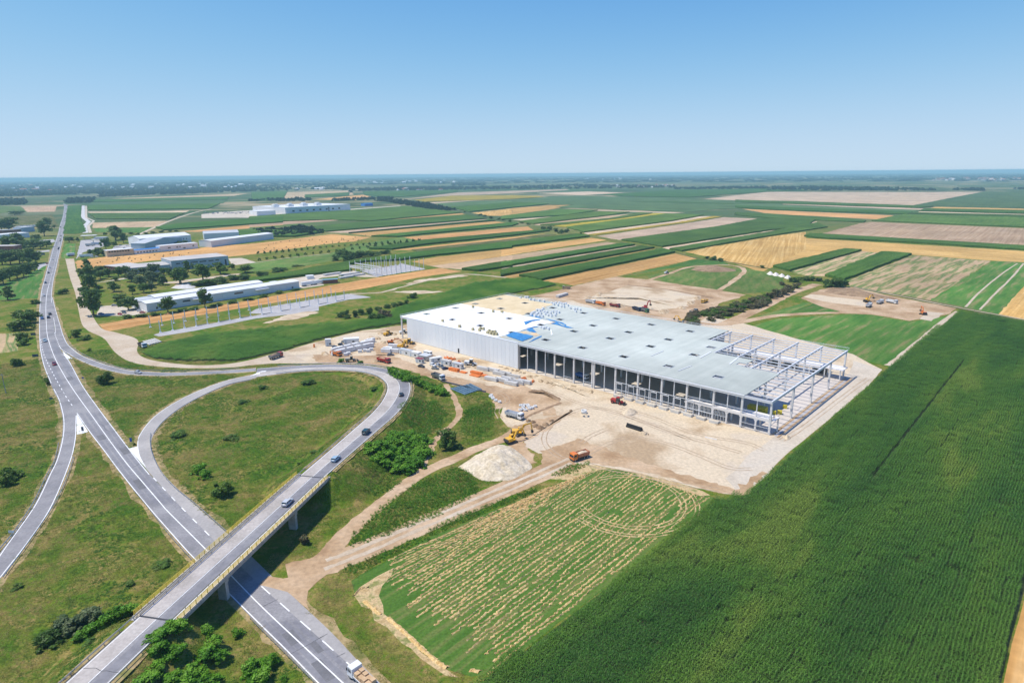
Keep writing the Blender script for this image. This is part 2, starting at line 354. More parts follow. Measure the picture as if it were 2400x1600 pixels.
dashes(PL('K5',[(1410,1330),(1560,1490)])+PL('K9',[(1710,0),(1980,270)]), .3, .072, hw, 3.5, 6)
dashes(PL('K10',[(50,680),(460,1045),(870,1410),(1400,1880)]), .3, .072, hw, 4.5, 5)
# tar cracks, repair patches and worn wheel paths on the highway
m_patch = M('asphalt_patch', [(.14,.137,.14),(.175,.17,.175)], scale=.3, fine=(2,.1), rough=.85)
for k_, x_, y_, w_, l_ in [('K10',330,1150,2.6,5),('K10',620,1450,2.2,7),('K10',560,1240,1.4,4),('K5',1150,1080,2.6,8),('K5',930,960,2.4,6),('K5',1280,1390,2,9),('K5',640,420,2.6,7),('K5',470,250,3,9)]:
    p_ = P(k_, x_, y_); d_ = (P('K5',1340,1568)-P('K5',706,735))[:2]; d_ = d_/np.linalg.norm(d_); n_ = np.array([-d_[1], d_[0]]); c_ = p_[:2]
    sheet('repair_patch', [c_+d_*l_/2+n_*w_/2, c_+d_*l_/2-n_*w_/2, c_-d_*l_/2-n_*w_/2, c_-d_*l_/2+n_*w_/2], .0652, m_patch, hw)
for a_, b_ in [((900,830),(1010,905)),((1000,1000),(1130,940)),((1180,1250),(1330,1180)),((560,330),(690,420)),((780,640),(900,590))]:
    pa, pb = P('K5',*a_), P('K5',*b_); ribbon('tar_crack', [pa, pa*.6+pb*.4+np.array([.4,.3,0]), pa*.3+pb*.7-np.array([.3,.2,0]), pb], .13, .0702, m_dark, hw, smooth=3, jitter=.03)
for a, b in [((60,865),(200,800)),((320,1300),(660,1115)),((740,1330),(820,1290))]:
    pa, pb = P('K10',*a), P('K10',*b); ribbon('tar_crack', [pa, pa*.6+pb*.4+np.array([.3,.2,0]), pa*.3+pb*.7, pb], .14, .070, m_dark, hw, smooth=3, jitter=.03)
m_wear = M('asphalt_worn', [(.19,.185,.20),(.24,.235,.245)], scale=.09, fine=(.8,.12), rough=.8)
for ys, xl, xc, xr in [((735,908,1080,1270,1420,1568),(706,826,958,1100,1220,1340),(826,950,1076,1225,1350,1480),(941,1070,1194,1346,1480,1630)),]:
    for u, v in ((xl, xc), (xc, xr)):
        for f_ in (.28, .72): ribbon('wheel_path', [P('K5', a+(b-a)*f_, y) for a, b, y in zip(u, v, ys)], 1.0, .064, m_wear, hw, jitter=.05)
for ys, xl, xc, xr in [((1000,1080,1275,1420,1568,1700),(10,92,290,430,575,705),(198,279,484,640,800,942),(409,499,718,880,1046,1190))]:
    for u, v in ((xl, xc), (xc, xr)):
        for f_ in (.28, .72): ribbon('wheel_path', [P('K10', a+(b-a)*f_, y) for a, b, y in zip(u, v, ys)], 1.0, .0642, m_wear, hw, jitter=.05)
for ys, xl, xc, xr in [((60,190,300,400,480),(366,384,408,440,472),(445,487,540,596,645),(528,570,667,716,760))]:
    for u, v in ((xl, xc), (xc, xr)): ribbon('wheel_path', [P('K5', a+(b-a)*.5, y) for a, b, y in zip(u, v, ys)], 2.6, .0635, m_wear, hw, jitter=.05)
# dry brown verges along the carriageways
m_verge = M('dry_verge', [(.15,.15,.04),(.27,.205,.085),(.38,.28,.14),(.20,.19,.06)], scale=.16, detail=6, fine=(1.2,.2), rough=1)
def verge(pts, wv=3.2): ribbon('road_verge', [p[:2] for p in pts], wv, .0225, m_verge, smooth=5, jitter=.45); EXCL.pop()
verge(hl[6:16]); verge(hl[18:]); verge(hr[3:9]); verge(PL('K5',[(575,185),(640,260),(760,480),(900,680),(1050,880),(1180,1050)]), 4)
for a_, b_, w_ in [((500,566),(610,548),.9),((520,556),(600,540),.6),((515,575),(590,562),.5)]: ribbon('skid_mark', [P('K5',*a_), P('K5',*b_)], w_, .0668+.0002*w_, m_wear if w_ > .8 else m_patch, hw, smooth=0)
# --- left slip road
sl_l = PL('K5',[(440,410),(485,515),(532,610),(558,700),(576,800),(570,950),(520,1150),(450,1300),(320,1568)]) + PL('K9',[(140,180),(0,375),(-160,620)])
sl_r = PL('K5',[(560,470),(640,655),(700,740),(702,850),(696,980),(650,1180),(490,1568)]) + PL('K9',[(300,225),(10,600),(-160,830)])
slip = sheet('slip_road', catmull([p[:2] for p in sl_l], 4)+catmull([p[:2] for p in sl_r], 4)[::-1], .056, m_asphalt)
ribbon('edge_line', [p+(q-p)*.05 for p, q in zip(sl_l[1:], catmull([s[:2] for s in sl_r],1)[:0] or sl_r[1:])] if False else [p+np.array([.45,.1,0]) for p in sl_l[1:]], .25, .063, m_paint, slip)
verge(sl_l, 3.6); verge(sl_r, 3.6)
ribbon('edge_line', PL('K5',[(699,760),(697,850),(690,980),(643,1180),(482,1568)])+PL('K9',[(290,225),(0,600)]), .25, .063, m_paint, slip)
# --- ramp (bridge approach and loop)
rs = [(p[0],p[1],p[2]) for p in RS]; wd = [p[3] for p in RS]
m_ramp_l = m_conc_lane
ramp_o = ribbon('ramp_road', rs[:BR0+1], wd[:BR0+1], 0, m_asphalt, smooth=0)
ramp_o2 = ribbon('ramp_road', rs[BR1:], wd[BR1:], 0, m_asphalt, smooth=0)
def offs(pts, o):
    out = []
    for i, p in enumerate(pts):
        a, b = np.array(pts[max(0,i-1)]), np.array(pts[min(len(pts)-1,i+1)]); d = (b-a)[:2]; d /= np.linalg.norm(d)
        k = o(i) if callable(o) else o
        out.append((p[0]-d[1]*k, p[1]+d[0]*k, p[2]))
    return out
for seg, w2, par in ((rs[:BR0+1], wd[:BR0+1], ramp_o), (rs[BR1:], wd[BR1:], ramp_o2)):
    ribbon('pale_lane', offs(seg, lambda i: w2[i]*.24), [x*.50 for x in w2], .012, m_conc_lane, par, smooth=0)
    ribbon('centre_line', offs(seg, lambda i: -.02*w2[i]), .16, .018, m_paint, par, smooth=0)
    for s_ in (-1, 1): ribbon('edge_line', offs(seg, lambda i: s_*(w2[i]/2-.35)), .16, .018, m_paint, par, smooth=0)
    ribbon('wheel_path', offs(seg, lambda i: -.26*w2[i]), 2.2, .010, m_wear, par, smooth=0, jitter=.08)
for s_ in (-1, 1):
    for seg, w2 in ((rs[:BR0], wd[:BR0]), (rs[BR1+1:-4], wd[BR1+1:-4])): ribbon('road_verge', offs(seg, lambda i: s_*(w2[i]/2+.75)), 1.9, -.10, m_verge, smooth=0, jitter=.12); EXCL.pop()
for i_ in (3, 7, 11, 28, 32, 36, 41, 46, 52):
    p_ = np.array(RS[i_]); d_ = (np.array(RS[i_+1])-p_)[:2]; d_ /= np.linalg.norm(d_); n_ = np.array([-d_[1], d_[0]]); hw_ = p_[3]/2-.4
    ribbon('tar_crack', [(p_[0]+n_[0]*t_+RNG.normal(0,.25)*d_[0], p_[1]+n_[1]*t_+RNG.normal(0,.25)*d_[1], p_[2]) for t_ in np.linspace(-hw_, hw_, 7)], .11, .021, m_dark, ramp_o if i_ < BR0 else ramp_o2, smooth=2)
# branch A to the highway
Ai = PL('K6',[(0,350)])+PL('K5',[(2200,362),(1900,380),(1600,392),(1400,392),(1180,380),(1000,345),(850,300),(720,245),(640,200),(560,150),(505,50)])+PL('K1',[(505,1540),(490,1430),(482,1330),(477,1240)])
Ao = PL('K6',[(0,325)])+PL('K5',[(2200,336),(1900,353),(1600,364),(1400,360),(1180,342),(1010,302),(870,255),(750,205),(675,150),(620,95),(585,20)])+PL('K1',[(568,1540),(535,1430),(505,1330),(482,1240)])
oA = rib_pairs('slip_road', Ai, Ao, .048, m_asphalt)
verge(Ai[:-3], 3.2); verge(Ao[:-1], 3.2)
ribbon('edge_line', [a+(b-a)*.06 for a, b in zip(Ai[:-2], Ao[:-2])], .22, .056, m_paint, oA); ribbon('edge_line', [a+(b-a)*.92 for a, b in zip(Ai, Ao)], .22, .056, m_paint, oA)
Bo = PL('K6',[(0,380)])+PL('K5',[(2100,432),(1850,520),(1620,630),(1420,765),(1300,905),(1262,1000),(1275,1120),(1330,1230),(1450,1370),(1630,1568)])+PL('K9',[(1980,270)])+PL('K10',[(50,680),(460,1045),(870,1410),(1400,1880)])
Bi = PL('K6',[(0,413)])+PL('K5',[(2100,478),(1870,574),(1660,688),(1500,815),(1415,930),(1390,1010),(1412,1120),(1480,1265),(1600,1400),(1780,1568)])+PL('K9',[(2110,215)])+PL('K10',[(300,735),(690,1100),(1010,1440),(1500,1900)])
oB = rib_pairs('loop_road', Bi, Bo, .052, m_asphalt2)
verge(Bi[:12], 4.2); verge(Bo[:8], 3.2); verge(Bi[12:], 4.0)
ribbon('edge_line', [a+(b-a)*.96 for a, b in zip(Bi[:9], Bo[:9])], .22, .060, m_paint, oB)
# painted gores
for pts in ([('K5',705,745),('K5',752,815),('K5',808,908),('K5',765,922),('K5',706,932)], [('K5',572,168),('K5',618,200),('K5',668,235),('K5',612,240)],
            [('K5',1182,1062),('K5',1262,1042),('K5',1278,1120),('K5',1322,1220)], [('K6',-60,400),('K6',50,352),('K6',350,326),('K6',200,346),('K6',60,372)]):
    q = [P(*p) for p in pts]; sheet('painted_gore', q, .12 if pts[0][0]=='K6' else .078, m_paint, hw)
# --- dirt: service road, site, tracks
sv_l = PL('K1',[(600,888),(640,1050),(690,1200),(718,1340),(750,1480),(800,1540)])+PL('K5',[(850,0),(960,55),(1050,170),(1180,258),(1400,303),(1750,324),(2100,318)])+PL('K6',[(0,292),(250,276),(480,268)])
sv_r = PL('K1',[(680,888),(700,1000),(740,1100),(782,1250),(835,1380),(900,1490),(960,1540)])+PL('K5',[(1080,0),(1260,60),(1260,170),(1330,230),(1500,268),(1800,296),(2100,284)])+PL('K6',[(0,236),(250,165),(500,110)])
rib_pairs('service_road', sv_l, sv_r, .03, m_lane)
site = [(590,853),(660,826),(745,800),(850,774),(945,762),(1000,745),(1195,700),(1500,690),(2000,830),(2068,866),(2037,902),(1963,964),(1922,999),(1859,1050),(1815,1091),(1800,1112),(1735,1160),(1695,1156),(1634,1143),(1500,1108),(1400,1090),(1336,1086),(1310,1062),(1262,1062),(1230,1045),(1225,1010),(1190,1000),(1172,978),(1180,950),(1195,938),(1160,925),(1130,915),(1060,902),(1037,888),(930,856),(850,850),(720,851)]
sheet('construction_ground', [G(x,y) for x,y in site], .02, m_sand, jitter=.5)
sheet('hardstanding', [G(x,y) for x,y in [(1806,1030),(1990,874),(2000,845),(2068,866),(2037,903),(1963,965),(1922,1000),(1859,1051),(1815,1092),(1800,1113),(1735,1158),(1700,1120),(1760,1060)]], .034, m_gravel, jitter=.35)
0 and sheet('gravel_apron', PL('K7',[(700,600),(1100,700),(1500,830),(1850,930),(2000,1010),(1700,1080),(1450,1000),(1150,870),(800,720)]), .036, m_gravel, jitter=1.0, seg=4)
0 and sheet('gravel_apron', PL('K7',[(1650,1020),(1900,1060),(2300,1180),(2100,1260),(1750,1180)]), .036, m_gravel2, jitter=1.0, seg=4)
sheet('churned_dirt', PL('K6',[(520,200),(760,190),(1000,210),(1250,200),(1480,300),(1700,380),(2100,470),(2352,520),(2352,660),(2200,700),(2150,560),(1700,440),(1300,320),(1000,290),(560,280)]), .038, m_dirt, jitter=.7, seg=2)
sheet('churned_dirt', PL('K7',[(-150,520),(100,500),(330,560),(460,640),(120,790),(-60,720)]), .040, m_dirt, jitter=.6, seg=2)
sheet('churned_dirt', PL('K7',[(0,880),(200,800),(420,760),(560,720),(430,820),(250,930),(100,1000),(230,1190),(150,1260),(-100,1300),(-60,1000)]), .042, m_dirt, jitter=.7, seg=2)
sheet('churned_dirt', PL('K7',[(250,1080),(450,1030),(600,965),(760,1030),(1000,1120),(1300,1210),(1700,1340),(2050,1440),(2300,1270),(2352,1290),(2130,1490),(1900,1470),(1450,1330),(1000,1230),(600,1180),(300,1230)]), .044, m_dirt, jitter=.7, seg=2)
sheet('churned_dirt', PL('Z6',[(1000,330),(1200,280),(1420,250),(1560,300),(1600,420),(1300,480),(1050,480)]), .040, m_dirt, jitter=.6, seg=3)
T1 = [P('W',*p) for p in [(-330,720),(-100,660),(0,625),(260,520),(500,415),(850,265),(1150,135),(1400,25)]]
ribbon('dirt_track', T1, [10,9.5,9,9,9,9,9.5,11], .046, m_dirt, jitter=.2)
ribbon('rut', [p+np.array([-.3,1.9,0]) for p in T1[1:]], 1.5, .0625, m_lane, jitter=.15); ribbon('rut', [p-np.array([-.3,1.9,0]) for p in T1[1:]], 1.5, .0628, m_lane, jitter=.15)
T2 = [P('W',*p) for p in [(-110,640),(-63,586),(-16,520),(120,390),(250,280),(480,110),(740,-10)]]+[P('K6',*p) for p in [(2000,1070),(2200,1000),(2352,930)]]+[P('K7',100,860)]
ribbon('dirt_track', T2, [8,6.5,6,5.5,5,5,5,5,5,6,7], .048, m_dirt, jitter=.2)
ribbon('dirt_track', PL('K6',[(1500,1290),(1580,1130),(1640,1000),(1740,900),(1840,800),(1870,720),(1830,620),(1780,530),(1740,470)]), 2.6, .049, m_dirt, jitter=.25)
sheet('dirt_junction', PL('K10',[(20,662),(110,585),(250,608),(420,578),(600,470),(700,400),(830,360),(780,440),(720,520),(560,640),(480,720),(462,830),(490,900),(290,732)]), .0560, m_dirt, jitter=.15)
ribbon('dirt_track', PL('K7',[(-250,420),(-100,440),(120,520),(300,640),(350,760)]), 6, .039, m_dirt, jitter=.3)
ribbon('dark_bank_strip', PL('K7',[(110,790),(200,740),(330,690),(450,640)]), 1.6, .060, m_dirtdark, jitter=.3)
m_mark = M('tyre_mark', [(.36,.26,.17),(.46,.35,.24)], scale=.3, detail=5, rough=1)
for k_, pts in [('K7',[(560,1170),(420,1130),(300,1010),(330,880),(480,760),(700,690),(950,720),(1200,820),(1500,930),(1800,1010),(2100,1100)]),('K7',[(700,1110),(900,1010),(1100,960),(1400,1010),(1700,1120),(2000,1240),(2200,1250)]),('K7',[(240,500),(420,560),(600,640),(820,700),(1100,780),(1400,880),(1650,990)]),('K7',[(1000,690),(1300,780),(1600,900),(1850,960),(2150,1010),(2330,1080)]),('K7',[(640,1180),(800,1230),(1100,1290),(1500,1380),(1900,1440)]),('K7',[(880,880),(780,920),(700,960),(640,1010)]),('K6',[(300,210),(700,215),(1050,250),(1300,270),(1600,350),(1900,430),(2300,540)]),('Z7',[(300,520),(700,620),(1000,700),(1100,800),(960,930),(1000,1050)]),('E8',[(1300,1300),(1500,1180),(1800,950),(2100,730)])]:
    q_ = PL(k_, pts)
    for o_ in (-.95, .95):
        w_ = catmull([p[:2] for p in q_], 6); out = []
        for i in range(len(w_)): d = w_[min(i+1,len(w_)-1)]-w_[max(i-1,0)]; d = d/np.linalg.norm(d); out.append(w_[i]+np.array([-d[1],d[0]])*o_+RNG.normal(0,.06,2))
        ribbon('tyre_track', out, .42, .0555+.0006*(o_ > 0), m_mark, smooth=0, jitter=.07)
# --- upper site
sheet('dirt_pad', PL('K3',[(160,1235),(460,1168),(600,1128),(960,1050),(1250,1078),(1800,1160),(2150,1220),(1900,1300),(1700,1480),(1580,1500),(1000,1420),(560,1270)]), .030, m_dirt, jitter=.8)
sheet('pit_floor', PL('K3',[(640,1255),(880,1195),(1060,1130),(1400,1170),(1740,1232),(1560,1330),(1350,1365),(900,1290)]), .038, m_sand, jitter=.8)
ribbon('dark_bank_strip', PL('K3',[(1060,1128),(1350,1160),(1740,1226),(1840,1250)]), 3, .046, m_dirtdark, jitter=.5); ribbon('dark_bank_strip', PL('K3',[(880,1192),(1100,1225),(1350,1265),(1560,1312)]), 2.2, .047, m_dirtdark, jitter=.5); ribbon('dark_bank_strip', PL('K3',[(900,1292),(1100,1330),(1350,1370)]), 3, .0475, m_dirtdark, jitter=.6)  # flat dark strips: shading of the pit edges painted in as colour
ribbon('dirt_track', PL('K3',[(1600,1470),(1950,1490),(2352,1420)])+PL('K4',[(200,1400),(500,1385),(760,1382),(1000,1380)]), 7, .034, m_dirt, jitter=.4)
ribbon('dirt_track', PL('K3',[(1950,1490),(2352,1310)])+PL('K4',[(140,1230),(300,1170),(450,1120)]), 9, .036, m_dirt, jitter=.4)
sheet('dirt_pad', PL('K4',[(300,1250),(400,1200),(560,1145),(760,1145),(1230,1250),(1740,1340),(1620,1405),(1300,1460),(950,1400),(700,1385),(500,1330)]), .032, m_dirt, jitter=.8)
sheet('pit_floor', PL('K4',[(1390,1440),(1460,1370),(1620,1390),(1500,1460)]), .04, m_lane, jitter=.5)
sheet('pit_floor', PL('K4',[(330,1240),(400,1212),(880,1270),(900,1325),(560,1290)]), .04, m_sand, jitter=.5)
# --- field types
TH_F = {}
def fieldmat(name, cols, streak=(.006,.30), fine=(.25,.15), bump=0, bs_=.6):
    return M('field_'+name, cols, scale=1, detail=5, dist=0, coords='obj', stretch=(streak[0],streak[1],1), fine=fine, rough=1, bump=bump, bscale=bs_, spec=.1)
FT = {
 'gold': (fieldmat('gold', [(.43,.235,.070),(.53,.31,.105),(.62,.40,.165)]), 0),
 'pale': (fieldmat('pale', [(.46,.33,.21),(.54,.405,.275),(.60,.46,.32)]), 0),
 'tan': (fieldmat('tan', [(.38,.26,.15),(.47,.335,.195),(.53,.395,.25)]), 0),
 'patchy': (fieldmat('patchy', [(.42,.29,.16),(.47,.34,.20),(.30,.26,.11),(.11,.18,.05),(.43,.31,.17)], (.012,.14)), 0),
 'maize': (fieldmat('maize', [(.038,.098,.014),(.055,.124,.019),(.078,.145,.025)], (.012,.3), (.5,.3), .9, .45), 2.3),
 'maize2': (fieldmat('maize2', [(.055,.120,.020),(.078,.143,.026),(.10,.162,.033)], (.012,.3), (.5,.25), .8, .45), 1.9),
 'beet': (fieldmat('beet', [(.066,.125,.045),(.088,.148,.054),(.105,.162,.06)], (.015,.25), (.4,.15), .2), .5),
 'grass': (fieldmat('grass', [(.05,.15,.024),(.072,.178,.03),(.10,.185,.04),(.20,.20,.075)], (.02,.2), (.5,.15)), 0),
 'lime': (fieldmat('lime', [(.075,.155,.03),(.11,.18,.04),(.17,.19,.06)], (.03,.15), (.4,.2)), 0),
 'sunflower': (fieldmat('sunflower', [(.36,.27,.03),(.45,.34,.04),(.25,.24,.04)], (.03,.4), (.6,.25), .4), 1.4),
 'weeds': (fieldmat('weeds', [(.07,.10,.025),(.12,.13,.04),(.20,.17,.08)], (.05,.15), (.5,.3), .5), .4),
 'wood': (fieldmat('wood', [(.018,.045,.014),(.03,.065,.02)], (.1,.1), (.2,.4), 3, .2), 7),
}
nfield = [0]
def field(t, pts, hgt_=None, name=None):
    mat, h_ = FT[t]; h_ = h_ if hgt_ is None else hgt_
    pts = [np.array(p[:2], float) for p in pts]
    if t not in ('lime','weeds'): EXCL.append(np.array(pts))
    k = max(range(len(pts)), key=lambda i: np.linalg.norm(pts[(i+1) % len(pts)]-pts[i])); d = pts[(k+1) % len(pts)]-pts[k]
    ang = math.atan2(d[1], d[0]); c_ = sum(pts)/len(pts); ca, sa = math.cos(-ang), math.sin(-ang)
    jit = min(1.0, .25+np.linalg.norm(c_)/2500); q = []
    for i in range(len(pts)):
        a, b = pts[i], pts[(i+1) % len(pts)]; ns = max(1, min(50, int(np.linalg.norm(b-a)/9)))
        for j in range(ns): q.append(a+(b-a)*j/ns + (RNG.normal(0, jit, 2) if j else 0))
    q = [(ca*(p-c_)[0]-sa*(p-c_)[1], sa*(p-c_)[0]+ca*(p-c_)[1]) for p in q]; nfield[0] += 1
    z0 = .008+.0011*(nfield[0] % 12)
    area = sum(q[i][0]*q[(i+1) % len(q)][1]-q[(i+1) % len(q)][0]*q[i][1] for i in range(len(q)))
    if area < 0: q = q[::-1]
    nm = name or {'gold':'stubble_field','pale':'stubble_field','tan':'bare_field','patchy':'stubble_field','maize':'maize_field','maize2':'maize_field','beet':'crop_field','grass':'grass_field','lime':'grass_field','sunflower':'sunflower_field','weeds':'rough_grass','wood':'woodland'}[t]
    N = len(q)
    if h_ > 0:
        vs = [(x, y, -.02) for x, y in q]+[(x, y, h_) for x, y in q]
        fs = [tuple(range(N, 2*N))]+[(i, (i+1) % N, N+(i+1) % N, N+i) for i in range(N)]
    else: vs = [(x, y, 0) for x, y in q]; fs = [tuple(range(N))]
    me = bpy.data.meshes.new(nm); me.from_pydata(vs, [], fs); me.materials.append(mat)
    o = link(nm, me); o.location = (c_[0], c_[1], z0); o.rotation_euler = (0, 0, ang)
    return tag(o, kind='structure' if h_ < .3 else 'stuff')
